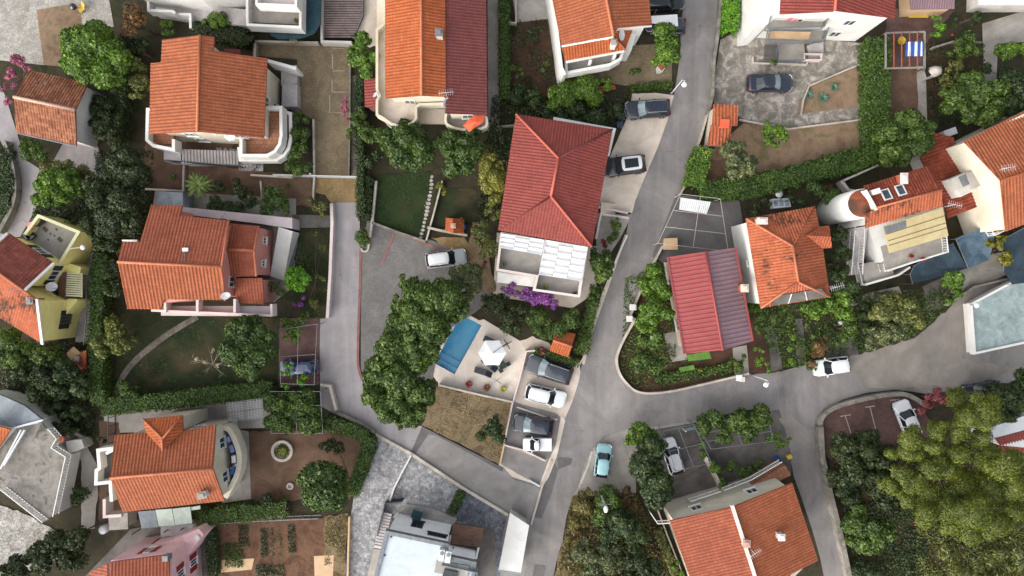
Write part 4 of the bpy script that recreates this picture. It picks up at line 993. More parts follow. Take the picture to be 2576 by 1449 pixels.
def houses():
    m = MATS
    WN = dict(z=(1.0, 3.9))
    # ---- orange house with curved balconies, upper left
    h = empty('house', W(520, 230), 'orange-tiled house with curved white balconies beside the tan cobbled yard', 'house')
    r = roof(h, [([(503, 88, 8.0), (496, 331, 8.0), (376, 336, 5.9)], [(503, 88), (496, 331), (376, 336), (379, 159), (405, 157), (408, 100)]),
                 ([(503, 88, 8.0), (496, 331, 8.0), (664, 347, 5.6)], [(503, 88), (539, 93), (536, 128), (672, 147), (664, 347), (496, 331)])], m['roof_orange'])
    ridge(r, [(503, 88, 8.0), (496, 331, 8.0)], m['ridge_orange'])
    walls(h, [(405, 100, 6.3), (503, 92, 7.9), (537, 95, 7.2), (536, 130, 7.2), (668, 148, 5.7), (661, 344, 5.7), (496, 328, 7.9), (379, 333, 6.0), (381, 160, 6.0), (405, 158, 6.3)], m['cream_wall'], .4, win=dict(z=(.9, 3.4), step=4))
    slab(h, 'balcony', [(381, 300), (437, 330), (437, 362), (384, 362)], 2.7, 3.05, m['brown_floor'])
    wallpath('parapet', [(384, 275), (371, 275), (369, 352), (385, 366), (436, 376), (436, 350)], 2.6, 4.0, .3, m['white_paint'], h)
    slab(h, 'balcony', [(640, 300), (672, 285), (704, 275), (704, 345), (690, 375), (670, 388), (608, 388), (606, 340)], 2.7, 3.05, m['brown_floor'])
    wallpath('parapet', [(660, 270), (706, 270), (707, 340), (703, 362), (692, 380), (672, 391), (606, 391), (606, 350)], 2.55, 4.0, .3, m['white_paint'], h)
    wallpath('parapet', [(718, 282), (730, 285), (731, 345), (726, 372), (714, 390), (695, 402), (604, 402), (600, 370)], 1.2, 2.5, .3, m['white_paint'], h)
    slab(h, 'balcony', [(700, 282), (728, 285), (728, 345), (722, 372), (695, 400), (600, 400), (600, 345)], 1.15, 1.45, m['brown_floor'])
    stairs('stair', (600, 397), (455, 393), 34, .2, 2.2, 18, m['stair_grey'], h)
    slab(h, 'landing', [(412, 375), (458, 375), (458, 405), (412, 405)], -.1, 2.2, m['stair_grey'])
    railing('railing', [(410, 402), (610, 418)], 1.6, 2.6, m['dark_metal'], h)
    stairs('stair', (727, 212), (727, 166), 40, 1.2, .2, 9, m['stair_grey'], h)
    slab(h, 'landing', [(710, 212), (748, 212), (748, 268), (708, 268)], -.1, 1.2, m['stair_grey'])
    wallpath('parapet', [(672, 152), (745, 172)], 1.0, 3.4, .3, m['white_paint'], h)
    slab(h, 'porch_roof', [(563, 122), (604, 124), (604, 136), (563, 132)], 4.6, 4.8, m['roof_crimson'])
    dish(h, 541, 328, 6.6, .45, -1.3); dish(h, 579, 342, 6.2, .5, -1.4)
    # ---- small old house
    h = empty('house', W(130, 275), 'small old house with weathered brown tiles and white-mortared ridge', 'house')
    r = roof(h, [([(35, 244, 5.4), (189, 276, 5.4), (73, 177, 3.9)], [(35, 244), (73, 177), (221, 208), (189, 276)]),
                 ([(35, 244, 5.4), (189, 276, 5.4), (192, 365, 3.7)], [(35, 244), (189, 276), (192, 365), (41, 333)])], m['roof_old'], .28, .06)
    ridge(r, [(35, 244, 5.4), (189, 276, 5.4)], m['ridge_pale'], .16)
    walls(h, [(73, 180, 3.9), (218, 210, 3.9), (187, 276, 5.35), (190, 362, 3.75), (43, 331, 3.75), (37, 244, 5.35)], m['white_paint'], .3)
    MB().tube([W(40, 334, 3.5), W(192, 368, 3.5)], .07, 6).build('gutter', m['grey_metal'], h)
    # ---- yellow house
    h = empty('house', W(80, 720), 'yellow house with white verges, dark shutters and a tiled roof terrace', 'house')
    r = roof(h, [([(63, 728, 7.0), (-52, 652, 7.0), (135, 662, 5.5)], [(20, 586), (135, 662), (63, 730), (-52, 652)])], m['roof_russet'], .3)
    r2 = roof(h, [([(93, 754, 7.0), (-52, 652, 7.0), (107, 865, 5.1)], [(-52, 652), (93, 754), (107, 865), (-40, 775)])], m['roof_rust'], .28)
    ridge(r2, [(-52, 652, 7.0), (93, 754, 7.0)], m['ridge_orange'])
    for a, b in (((93, 752, 7.12), (107, 866, 5.2)), ((63, 730, 7.12), (136, 662, 5.6)), ((19, 587, 5.6), (-30, 632, 6.6))): MB().bar(W(*a), W(*b), .24, .16).build('verge', m['white_paint'], h)
    walls(h, [(93, 756, 7.0), (107, 863, 5.2), (-40, 774, 5.2), (-52, 654, 7.0)], m['yellow_wall'], .12, win=dict(z=(1.5,), step=2.2, w=.8, h=1.5, shutter=m['green_shutter'], frame=m['brown_wood']))
    walls(h, [(22, 590, 5.5), (132, 662, 5.5), (64, 726, 6.9), (-50, 652, 6.9)], m['yellow_wall'], .2, win=dict(z=(3.3,), step=3, shutter=m['green_shutter']))
    prism('wall', [(102, 750), (194, 752), (193, 757), (108, 860), (104, 800)], -.1, 2.3, m['yellow_wall'], h)
    slab(h, 'roof_terrace', [(95, 545), (196, 582), (140, 668), (66, 590)], -.1, 2.9, m['terrace_floor'])
    wallpath('parapet', [(62, 590), (96, 543), (197, 584), (146, 668)], -.05, 3.9, .22, m['yellow_wall'], h)
    wallpath('parapet_cap', [(62, 590), (96, 543), (197, 584), (146, 668)], 3.903, 3.96, .3, m['yellow_trim'], h)
    for i, (x, y, s) in enumerate(((114, 577, 14), (142, 577, 7), (127, 588, 6), (137, 593, 6), (121, 603, 6), (151, 603, 14))):
        q = [(x - s * .6, y - s * .15), (x - s * .1, y - s * .6), (x + s * .6, y + s * .1), (x + s * .1, y + s * .6)]
        prism('floor_inset', q, 2.89, 2.91, m['dark_concrete'], h)
    prism('bay', [(134, 660), (150, 655), (204, 672), (200, 690), (136, 690)], -.1, 2.6, m['yellow_wall'], h)
    slab(h, 'yard_roof', [(104, 690), (150, 680), (160, 745), (100, 748)], -.1, 2.2, m['dark_concrete'])
    slab(h, 'lean_to', [(150, 686), (168, 684), (164, 750), (146, 746)], 2.2, 2.75, m['brown_wood'])
    mb = MB()
    for i in range(11):
        y = 687 + i * 5.6; a = W(166, y, 2.7); b = W(208, y + 2, 2.5); mb.bar(a, b, .16, .06)
    mb.bar(W(167, 684, 2.62), W(165, 746, 2.62), .1).bar(W(206, 687, 2.42), W(204, 748, 2.42), .1)
    mb.build('pergola_slats', m['yellow_trim'], h)
    dish(h, 129, 720, 4.6, .52, -.6)
    antenna(h, 62, 732, 6.8, 8.4, m['grey_metal'], .2)
    chimney(h, 75, 757, 5.5, 7.2, .5, m['terracotta'])
    # ---- pink house, left
    h = empty('house', W(500, 660), 'pink-walled house with stepped orange roof and white outside stair', 'house')
    r = roof(h, [([(296, 659, 7.6), (557, 671, 7.6), (576, 555, 5.9)], [(296, 659), (308, 607), (352, 609), (381, 515), (459, 518), (452, 542), (576, 555), (557, 671)])], m['roof_coral'])
    r2 = roof(h, [([(296, 659, 7.6), (557, 671, 7.6), (321, 777, 5.7)], [(296, 659), (557, 671), (565, 755), (413, 753), (403, 778), (321, 777)])], m['roof_orange'], .34, .065)
    ridge(r2, [(296, 659, 7.6), (557, 671, 7.6)], m['ridge_orange']); ridge(r, [(557, 671, 7.6), (576, 555, 5.95)], m['ridge_orange'], .1, 'verge_tiles'); ridge(r2, [(557, 671, 7.6), (566, 756, 6.1)], m['ridge_orange'], .1, 'verge_tiles')
    walls(h, [(296, 655, 7.5), (308, 610, 6.6), (352, 612, 6.6), (381, 520, 5.5), (458, 522, 5.5), (452, 545, 5.9), (574, 558, 5.9), (556, 671, 7.5), (566, 752, 6.0), (404, 770, 5.8), (322, 774, 5.8)], m['pink_wall'], .3, win=dict(z=(3.5,), step=4.5))
    w1 = roof(h, [([(564, 627, 5.5), (639, 630, 5.5), (651, 569, 4.6)], [(579, 562), (651, 569), (639, 630), (564, 627)]), ([(564, 627, 5.5), (639, 630, 5.5), (645, 694, 4.4)], [(564, 627), (639, 630), (645, 694), (573, 697)])], m['roof_coral'], .3)
    ridge(w1, [(564, 627, 5.5), (639, 630, 5.5)], m['ridge_orange']); ridge(w1, [(651, 569, 4.66), (639, 630, 5.5), (645, 695, 4.5)], m['ridge_orange'], .1, 'verge_tiles')
    walls(h, [(572, 565, 4.6), (650, 571, 4.6), (638, 630, 5.45), (644, 692, 4.5), (573, 695, 4.5)], m['pink_wall'], .05, win=dict(z=(2.2,), step=5, w=.7, h=.9))
    roof(h, [([(588, 700, 3.9), (660, 699, 3.9), (664, 766, 3.2)], [(588, 700), (660, 699), (664, 766), (595, 762)])], m['roof_coral'], .3)
    walls(h, [(590, 702, 3.8), (658, 701, 3.8), (662, 764, 3.2), (597, 762, 3.2)], m['pink_wall'], .1)
    slab(h, 'balcony', [(405, 770), (683, 770), (683, 796), (405, 794)], 2.5, 2.9, m['lavender_floor'])
    wallpath('parapet', [(380, 781), (683, 794)], 2.4, 3.75, .22, m['pink_trim'], h)
    wallpath('parapet', [(682, 765), (683, 795)], 2.4, 3.74, .22, m['pink_trim'], h)
    for x in (415, 496, 590): wallpath('divider', [(x, 752), (x, 786)], 2.9, 3.95, .25, m['pink_trim'], h)
    slab(h, 'walkway', [(452, 520), (700, 545), (735, 548), (735, 575), (650, 562), (452, 538)], -.1, 2.5, m['lavender_floor'])
    slab(h, 'walkway', [(392, 482), (460, 484), (460, 520), (392, 518)], -.1, 2.4, m['grey_flat'])
    stairs('stair', (718, 576), (696, 700), 36, 2.4, .3, 18, m['white_paint'], h)
    railing('railing', [(748, 610), (724, 705)], 1.2, 2.3, m['dark_metal'], h)
    slab(h, 'ledge', [(307, 603), (345, 603), (345, 610), (307, 610)], 5.6, 5.9, m['white_paint'])
    v = MB().box(Vector((*W(466, 628, 7.2).xy, 6.7)), .55, .35, .55).build('vent', m['white_metal'], h)
    MB().bar(W(466, 632, 7.2), W(464, 655, 7.5), .06).build('vent_pipe', m['grey_metal'], v)
    antenna(h, 573, 553, 5.2, 6.8, m['dark_metal'], .9)
    dish(h, 567, 742, 6.6, .45, -.9)
    # ---- orange house with arc balcony, lower left
    h = empty('house', W(430, 1170), 'orange-tiled house with pointed dormer and arc-shaped balcony', 'house')
    r = roof(h, [([(277, 1203, 7.6), (535, 1179, 7.6), (289, 1095, 5.9)], [(277, 1203), (289, 1095), (367, 1088), (408, 1133), (459, 1085), (543, 1068), (535, 1179)]),
                 ([(277, 1203, 7.6), (535, 1179, 7.6), (564, 1260, 5.6)], [(277, 1203), (535, 1179), (564, 1260), (309, 1288)])], m['roof_orange'])
    ridge(r, [(277, 1203, 7.6), (535, 1179, 7.6)], m['ridge_orange'])
    d = roof(h, [([(360, 1054, 6.1), (459, 1045, 6.1), (409, 1103, 7.3)], [(360, 1054), (459, 1045), (409, 1103)]), ([(360, 1054, 6.1), (409, 1103, 7.3), (367, 1087, 6.1)], [(360, 1054), (409, 1103), (408, 1132), (366, 1087)]),
                 ([(459, 1045, 6.1), (409, 1103, 7.3), (459, 1085, 6.1)], [(459, 1045), (409, 1103), (408, 1132), (460, 1085)])], m['roof_bright'], .3, name='dormer_roof')
    ridge(d, [(360, 1054, 6.1), (409, 1103, 7.35), (408, 1133, 7.3)], m['ridge_orange'], .1); ridge(d, [(459, 1045, 6.1), (409, 1103, 7.35)], m['ridge_orange'], .1)
    walls(h, [(277, 1203, 7.5), (290, 1097, 6.0), (541, 1070, 6.0), (533, 1179, 7.5), (562, 1258, 5.7), (311, 1286, 5.7)], m['cream_wall'], .3, win=dict(z=(3.6,), step=3.2))
    walls(h, [(362, 1056, 6.1), (457, 1047, 6.1), (458, 1088, 6.1), (366, 1090, 6.1)], m['cream_wall'], .15)
    slab(h, 'balcony', [(545, 1085), (575, 1082), (596, 1120), (603, 1152), (596, 1196), (566, 1250), (545, 1230)], 2.4, 2.7, m['dark_concrete'])
    wallpath('parapet', [(547, 1079), (573, 1079), (592, 1112), (602, 1152), (595, 1196), (566, 1252)], 2.3, 3.75, .5, m['cream_wall'], h, smooth=5)
    wallpath('divider', [(580, 1180), (595, 1168)], 2.6, 3.7, .2, m['cream_wall'], h)
    slab(h, 'balcony', [(246, 1132), (292, 1126), (285, 1212), (244, 1216)], 2.6, 2.9, m['dark_concrete'])
    wallpath('parapet', [(290, 1127), (246, 1133), (250, 1178), (242, 1184), (241, 1217), (277, 1213), (280, 1262)], 2.5, 4.0, .32, m['white_paint'], h)
    wallpath('parapet', [(262, 1256), (262, 1300), (305, 1297)], 1.0, 2.4, .3, m['pink_trim'], h)
    MB().tube([W(290, 1128, 4.4), W(268, 1140, 4.4)], .16, 8).build('rolled_awning', m['white_fabric'], h)
    chimney(h, 508, 1246, 5.6, 7.0, .7, m['white_metal'], d=.5, rz=.3)
    slab(h, 'lean_to', [(347, 1287), (390, 1284), (398, 1326), (356, 1328)], 2.4, 2.5, m['grey_flat'])
    slab(h, 'lean_to', [(391, 1283), (432, 1280), (440, 1322), (399, 1324)], 2.4, 2.48, m['mint_panel'])
    slab(h, 'lean_to', [(434, 1280), (478, 1275), (483, 1316), (441, 1321)], 2.4, 2.5, m['mint_panel'])
    slab(h, 'lean_to', [(479, 1276), (503, 1272), (504, 1281), (481, 1284)], 2.3, 2.4, m['mint_panel'])
    MB().bar(W(356, 1328, 2.35), W(483, 1317, 2.35), .1).box(W(360, 1326, 0), .1, .1, 2.35).box(W(440, 1320, 0), .1, .1, 2.35).box(W(480, 1315, 0), .1, .1, 2.35).build('lean_to_frame', m['grey_metal'], h)
    # ---- grey shed
    h = empty('shed', W(300, 1310), 'small grey concrete shed roof with white water tank below the arc-balcony house', 'shed')
    prism('wall', [(277, 1297), (318, 1294), (318, 1328), (279, 1330)], -.05, 2.0, m['grey_wall'], h)
    prism('roof', [(272, 1294), (321, 1290), (322, 1331), (275, 1334)], 2.0, 2.2, m['concrete'], h)
    MB().lathe(W(268, 1328, 1.2), [(.05, 0), (.42, .02), (.42, .7), (.3, .82), (.06, .86)], 16).build('tank', m['white_metal'], h, True)
    # ---- pink house, bottom left
    h = empty('house', W(400, 1480), 'pale pink house with dark red shutters at the bottom edge', 'house')
    r = roof(h, [([(275, 1415, 6.4), (424, 1395, 6.4), (430, 1500, 7.4)], [(275, 1415), (424, 1395), (426, 1449), (430, 1520), (278, 1535)])], m['roof_coral'], .33)
    roof(h, [([(268, 1420, 6.0), (272, 1470, 6.0), (240, 1440, 5.2)], [(270, 1418), (272, 1500), (215, 1500), (225, 1440)])], m['roof_coral'], .33)
    walls(h, [(277, 1412, 6.3), (428, 1391, 6.3), (436, 1530, 6.3), (278, 1540, 6.3)], m['pale_pink'], .0, win=dict(z=(1.2, 3.9), step=3.1, w=.7, h=1.4, shutter=m['red_shutter']))
    prism('wall', [(380, 1372), (424, 1362), (500, 1330), (512, 1345), (470, 1400), (392, 1404)], -.1, 3.4, m['pale_pink'], h)
    prism('shutter', [(403, 1381), (458, 1373), (459, 1379), (404, 1387)], 3.35, 3.55, m['red_shutter'], h)
    slab(h, 'courtyard', [(404, 1322), (500, 1318), (500, 1345), (404, 1350)], -.05, 1.6, m['stair_grey'])
    MB().box(Vector((*W(420, 1402, 6.8).xy, 6.3)), .5, .5, .9).build('chimney', m['grey_metal'], h)
    st = stairs('stair', (485, 1362), (500, 1350), 12, 3.0, 3.6, 4, m['white_paint'], h)
    # ---- white-railed terrace house, left edge
    h = empty('house', W(60, 1170), 'low house with stained concrete roof terrace behind white balustrades', 'house')
    T = [(-30, 1120), (28, 1078), (100, 1058), (128, 1092), (140, 1106), (130, 1128), (163, 1150), (133, 1298), (105, 1312), (0, 1228), (-30, 1225)]
    prism('wall', [(x - 1, y) for x, y in T], -.1, 2.75, m['white_paint'], h)
    slab(h, 'roof_terrace', T, 2.755, 2.9, m['stain_floor'])
    for p in ([(120, 1080), (141, 1104)], [(141, 1104), (128, 1127), (164, 1150)], [(164, 1150), (132, 1300)], [(105, 1314), (0, 1232)]):
        railing('balustrade', p, 2.9, 3.85, m['white_paint'], h, .3, r=.05)
    prism('plinth_wall', [(165, 1110), (205, 1105), (212, 1125), (195, 1135), (172, 1140)], -.05, 1.6, m['grey_wall'], h)
    prism('flat_roof', [(-40, 985), (0, 993), (60, 1020), (106, 1056), (96, 1066), (30, 1077), (-40, 1072)], 3.1, 3.4, m['grey_flat'], h)
    prism('wall', [(-40, 990), (0, 998), (60, 1024), (100, 1056), (94, 1062), (30, 1072), (-40, 1068)], -.1, 3.09, m['white_paint'], h)
    wallpath('parapet', [(30, 1078), (107, 1057)], 3.0, 3.6, .18, m['white_metal'], h)
    roof(h, [([(0, 1073, 4.4), (27, 1080, 4.4), (0, 1120, 3.8)], [(-40, 1062), (27, 1080), (0, 1122), (-40, 1170)])], m['roof_bright'], .32)
    walls(h, [(-40, 1066, 4.3), (24, 1080, 4.3), (0, 1116, 3.8), (-40, 1165, 3.8)], m['white_paint'], .1, z0=2.9)
    for k in (0, 9): wallpath('beam', [(0 + k, 1180 - k), (52 + k, 1082)], 3.3, 3.5, .16, m['white_metal'], h)
    MB().lathe(W(162, 1102, 2.9), [(.2, 0), (.28, .3), (.3, .5), (.2, .52), (.1, .45)], 14).build('urn', m['terracotta'], h, True)
    # ---- white balcony house, top
    h = empty('house', W(560, -20), 'white house with walled balconies and teal tarpaulin at the top edge', 'house')
    prism('wall', [(310, -130), (740, -130), (735, -60), (640, -52), (570, -40), (480, -28), (372, -40), (310, -42)], -.1, 6.5, m['white_paint'], h)
    slab(h, 'balcony', [(622, -10), (757, -10), (757, 62), (622, 55)], 2.6, 3.0, m['concrete'])
    wallpath('parapet', [(621, -20), (622, 62), (755, 68), (756, -20)], 2.5, 4.0, .25, m['white_paint'], h)
    slab(h, 'upper_balcony', [(645, -40), (742, -40), (742, 10), (645, 8)], 5.5, 5.8, m['pink_trim'])
    wallpath('parapet', [(645, -30), (645, 10), (744, 14), (744, -30)], 5.4, 6.8, .22, m['white_paint'], h)
    wallpath('parapet', [(372, -20), (373, 26), (434, 28), (440, 33)], 1.2, 2.4, .25, m['white_paint'], h)
    wallpath('parapet', [(434, 34), (478, 36), (479, 70)], .3, 1.8, .25, m['white_paint'], h)
    stairs('stair', (620, 44), (400, 22), 40, 1.9, .4, 26, m['stair_grey'], h)
    mb = MB(); T = [(757, -20), (808, -20), (806, 60), (790, 84), (755, 97), (700, 98), (680, 88), (676, 70), (757, 70)]
    mb.poly(wpoly(T, 2.2), 2.0, 2.2); mb.build('tarpaulin', m['teal_tarp'], h)
    # ---- twin-roofed house, top middle
    h = empty('house', W(1090, 100), 'large house with half orange and half maroon roof, orange parasol on balcony', 'house')
    r = roof(h, [([(1060, 0, 8.2), (1060, 240, 8.2), (969, 247, 6.8)], [(969, -90), (1060, -90), (1060, 240), (969, 247)]), ([(1060, 0, 8.2), (1060, 240, 8.2), (1122, 243, 7.3)], [(1060, -90), (1119, -90), (1122, 243), (1060, 240)])], m['roof_bright'], .3)
    r2 = roof(h, [([(1119, 0, 7.2), (1122, 243, 7.2), (1226, 289, 6.0)], [(1119.5, -90), (1222, -90), (1226, 289), (1122, 285)])], m['roof_maroon'], .3)
    ridge(r, [(1060, -90, 8.2), (1060, 240, 8.2)], m['ridge_orange'])
    walls(h, [(972, -100, 6.8), (972, 243, 6.8), (1060, 237, 8.1), (1120, 240, 7.3), (1120, -100, 7.3)], m['cream_wall'], .25, win=dict(z=(.9, 3.7), step=3))
    walls(h, [(1122, -100, 7.1), (1122, 282, 7.1), (1223, 286, 6.1), (1220, -100, 6.1)], m['cream_wall'], .25, win=dict(z=(.9, 3.7), step=3))
    slab(h, 'balcony', [(948, -90), (985, -90), (985, 250), (948, 250)], 3.4, 3.8, m['beige_concrete'])
    wallpath('parapet', [(966, -90), (966, 60), (948, 75), (948, 225), (955, 240), (948, 252), (948, 288), (965, 298), (985, 312), (1010, 317), (1035, 310), (1046, 298), (1046, 268), (1058, 262), (1122, 260)], 3.3, 4.6, .24, m['cream_wall'], h)
    slab(h, 'balcony', [(950, 235), (1046, 235), (1046, 296), (1012, 314), (985, 308), (950, 286)], 3.4, 3.75, m['beige_concrete'])
    wallpath('parapet', [(965, 298), (985, 318), (1012, 325), (1040, 318), (1052, 305), (1052, 268)], 1.4, 2.6, .25, m['cream_wall'], h, smooth=3)
    slab(h, 'garage_roof', [(1048, 272), (1120, 274), (1119, 312), (1048, 311)], 2.4, 2.7, m['beige_concrete'])
    slab(h, 'balcony', [(1120, 285), (1222, 288), (1222, 318), (1160, 324), (1122, 312)], 2.8, 3.2, m['concrete'])
    wallpath('parapet', [(1122, 286), (1122, 310), (1148, 323), (1185, 326), (1222, 318), (1223, 292)], 2.7, 4.0, .24, m['cream_wall'], h, smooth=3)
    roof(h, [([(945, 200, 2.9), (945, 275, 2.9), (916, 240, 2.4)], [(916, 200), (945, 197), (947, 276), (918, 268)])], m['roof_crimson'], .3)
    walls(h, [(919, 203, 2.4), (945, 200, 2.8), (946, 272, 2.8), (920, 266, 2.4)], m['cream_wall'], .1)
    chimney(h, 1104, 82, 7.0, 8.6, .55, m['grey_wall'], m['grey_metal'])
    dish(h, 1122, 258, 7.0, .5, -.5); antenna(h, 1126, 246, 7.2, 9.0, m['white_metal'], .1)
    dish(h, 946, 240, 4.9, .32, 2.6)
    # ---- orange-roofed house by the street, top
    h = empty('house', W(1500, 60), 'orange-tiled house with white balcony beside the street at the top edge', 'house')
    r = roof(h, [([(1526, 0, 7.6), (1543, 91, 7.6), (1390, 0, 6.0)], [(1505, -110), (1526, 0), (1543, 91), (1413, 115), (1390, 0), (1365, -110)]), ([(1526, 0, 7.6), (1543, 91, 7.6), (1639, 65, 6.2)], [(1505, -110), (1615, -110), (1633, 0), (1639, 65), (1554, 71), (1543, 91)])], m['roof_orange'], .3)
    r2 = roof(h, [([(1413, 119, 5.6), (1545, 96, 5.6), (1422, 153, 4.9)], [(1413, 119), (1545, 96), (1573, 125), (1422, 153)]), ([(1545, 96, 5.6), (1554, 71, 5.6), (1591, 75, 4.9)], [(1545, 96), (1556, 71), (1591, 75), (1573, 125)])], m['roof_bright'], .28)
    ridge(r, [(1505, -110, 7.6), (1543, 91, 7.6)], m['ridge_orange']); ridge(r2, [(1545, 96, 5.65), (1573, 125, 5.0)], m['ridge_orange'], .1)
    MB().bar(W(1413, 117, 6.0), W(1543, 93, 7.5), .14).build('verge', m['white_paint'], h); MB().bar(W(1554, 71, 7.3), W(1639, 66, 6.2), .12).build('verge', m['white_paint'], h)
    walls(h, [(1370, -110, 6.1), (1392, 0, 6.1), (1415, 112, 6.1), (1543, 89, 7.5), (1552, 69, 7.4), (1636, 62, 6.3), (1612, -110, 6.3)], m['white_paint'], .3, win=dict(z=(.9, 3.6), step=3.2))
    slab(h, 'balcony', [(1418, 140), (1560, 110), (1566, 130), (1540, 155), (1424, 182)], 2.6, 3.0, m['terrace_floor'])
    wallpath('parapet', [(1424, 150), (1425, 183), (1535, 162), (1560, 148), (1568, 128)], 2.5, 3.9, .28, m['white_paint'], h)
    MB().bar(W(1424, 156, 4.75), W(1570, 128, 4.75), .25, .2).box(W(1480, 168, 2.9), .25, .25, 1.8).box(W(1540, 154, 2.9), .25, .25, 1.8).build('colonnade', m['white_paint'], h)
    wallpath('side_wall', [(1380, -60), (1398, 60), (1412, 170), (1420, 188)], -.1, 4.6, .35, m['white_paint'], h)
    slab(h, 'annex', [(1574, 84), (1602, 82), (1588, 128), (1566, 128)], -.1, 3.2, m['white_paint'])
    dish(h, 1562, 88, 6.9, .5, -.2); chimney(h, 1545, 106, 5.2, 6.6, .45, m['white_paint'])
    c = empty('carport', W(1672, 50), 'white sheet canopy over a parked car beside the orange-tiled street house', 'carport')
    prism('canopy', [(1638, 40), (1704, 36), (1706, 66), (1640, 58)], 1.95, 2.02, m['white_fabric'], c)
    mb = MB()
    for x, y in ((1642, 43), (1702, 40), (1704, 63), (1643, 56)): mb.box(W(x, y, 0), .07, .07, 1.95)
    mb.bar(W(1642, 43, 1.9), W(1704, 63, 1.9), .05).bar(W(1702, 40, 1.9), W(1643, 56, 1.9), .05)
    mb.build('frame', m['grey_metal'], c)
    # ---- red hip-roofed house, centre
    h = empty('house', W(1390, 470), 'red hip-roofed house with white terraces and rows of white sun sails', 'house')
    TL, TR, BR, BL, P1, P2 = (1298, 287), (1541, 325), (1489, 621), (1253, 579), (1405, 398), (1386, 494)
    z = lambda p, q: (*p, q)
    r = roof(h, [([z(P1, 7.8), z(P2, 7.8), z(TL, 5.9)], [TL, P1, P2, BL]), ([z(TL, 5.9), z(TR, 5.9), z(P1, 7.8)], [TL, TR, P1]), ([z(P1, 7.8), z(P2, 7.8), z(TR, 5.9)], [TR, BR, P2, P1]), ([z(BL, 5.9), z(BR, 5.9), z(P2, 7.8)], [BL, P2, BR])], m['roof_crimson'], .30, .03)
    for q in ((TL, 5.9), (BR, 5.9)): ridge(r, [z(q[0], 5.95), z(P1 if q[0] == TL else P2, 7.85)], m['ridge_red'], .11)
    ridge(r, [z(P1, 7.8), z(P2, 7.8)], m['ridge_red'], .12); ridge(r, [z(BL, 5.9), z(P2, 7.8)], m['roof_crimson'], .08); ridge(r, [z(TR, 5.9), z(P1, 7.8)], m['roof_maroon'], .08)
    walls(h, [z(TL, 5.9), z(TR, 5.9), z(BR, 5.9), z(BL, 5.9)], m['white_paint'], .5, win=dict(z=(.8, 3.4), step=3))
    wallpath('eaves_wall', [(1392, 298), (1545, 326), (1530, 390)], 4.0, 4.8, .3, m['white_paint'], h)
    TP = [(1262, 583), (1477, 622), (1455, 745), (1344, 729), (1352, 694), (1251, 679)]
    prism('terrace', TP, -.1, 3.0, m['terrace_floor'], h)
    wallpath('parapet', [(1262, 585), (1251, 678), (1352, 695), (1344, 729), (1456, 745), (1477, 622)], 2.8, 3.95, .24, m['pink_trim'], h)
    wallpath('divider', [(1373, 602), (1357, 692)], 3.0, 3.9, .12, m['white_paint'], h)
    prism('porch_roof', [(1252, 684), (1349, 698), (1343, 722), (1250, 710)], 2.3, 2.5, m['white_paint'], h)
    def sail(a, b, c, d, rows, cols, zz):             # sagging strips of cloth laid alternately
        A, B, Cc, D = [W(*p, zz) for p in (a, b, c, d)]
        for j in range(cols):
            mb = MB(); n = rows * 6; vs = []
            for i in range(n + 1):
                t = i / n
                for s in (j / cols, (j + 1) / cols - .008):
                    p = (A * (1 - s) + B * s) * (1 - t) + (D * (1 - s) + Cc * s) * t
                    ph = (t * rows + (.5 if j % 2 else 0)) % 1
                    p = p + Vector((0, 0, -.32 * math.sin(math.pi * ph) * .65 + .02 * j)); vs.append(p)
            mb.add(vs, [(2 * i, 2 * i + 1, 2 * i + 3, 2 * i + 2) for i in range(n)])
            o = mb.build('sun_sail', m['white_fabric'], h, False)
        f = MB().bar(A, D, .07).bar(B, Cc, .07).bar(A, B, .07).bar(D, Cc, .07)
        for p in (A, B, Cc, D): f.box(Vector((p.x, p.y, 2.9)), .08, .08, zz - 2.9)
        f.build('sail_frame', m['white_metal'], h)
    sail((1262, 588), (1369, 604), (1362, 640), (1256, 622), 3, 3, 5.0)
    sail((1373, 604), (1478, 622), (1461, 706), (1356, 690), 5, 3, 5.0)
    # ---- white house, top right
    h = empty('house', W(2090, 20), 'tall bright white house with stacked balconies at the upper edge', 'house')
    r = roof(h, [([(2102, 0, 8.2), (2098, 28, 8.2), (1962, 35, 6.9)], [(2112, -100), (2098, 28), (1962, 35), (1972, -100)]), ([(2106, 0, 8.2), (2100, 26, 8.2), (2250, 45, 6.8)], [(2118, -100), (2102, 26), (2250, 45), (2262, -100)])], m['roof_crimson'], .3)
    ridge(r, [(2112, -100, 8.25), (2100, 27, 8.25)], m['ridge_red'])
    walls(h, [(1975, -100, 6.9), (1964, 33, 6.9), (2100, 24, 8.1), (2246, 42, 6.9), (2258, -100, 6.9)], m['white_paint'], .15, win=dict(z=(1.2, 4.2), step=4.2))
    prism('wing', [(1902, -80), (1966, -80), (1962, 36), (1930, 62), (1902, 66)], -.1, 5.6, m['white_paint'], h)
    for zz, y0, y1 in ((4.6, 40, 70), (2.4, 66, 104)):
        slab(h, 'balcony', [(1945, y0), (2085, y0 - 4), (2075, y1 - 4), (1932, y1)], zz, zz + .25, m['concrete'])
        railing('balcony_rail', [(1940, y0), (1932, y1 - 1), (2076, y1 - 5), (2086, y0)], zz + .25, zz + 1.2, m['grey_metal'], h, .2)
    slab(h, 'awning', [(1940, 78), (2040, 80), (2034, 100), (1926, 96)], 3.1, 3.2, m['sand_wood'])
    slab(h, 'terrace', [(1960, 106), (2022, 100), (2026, 148), (1962, 150)], -.05, .6, m['concrete'])
    railing('terrace_rail', [(1962, 112), (1960, 150), (2028, 150)], .6, 1.5, m['grey_metal'], h, .2)
    stairs('stair', (2052, 108), (2054, 148), 40, .8, .1, 9, m['stair_grey'], h)
    stairs('stair', (1944, 112), (1944, 148), 40, .1, .5, 6, m['dark_concrete'], h)
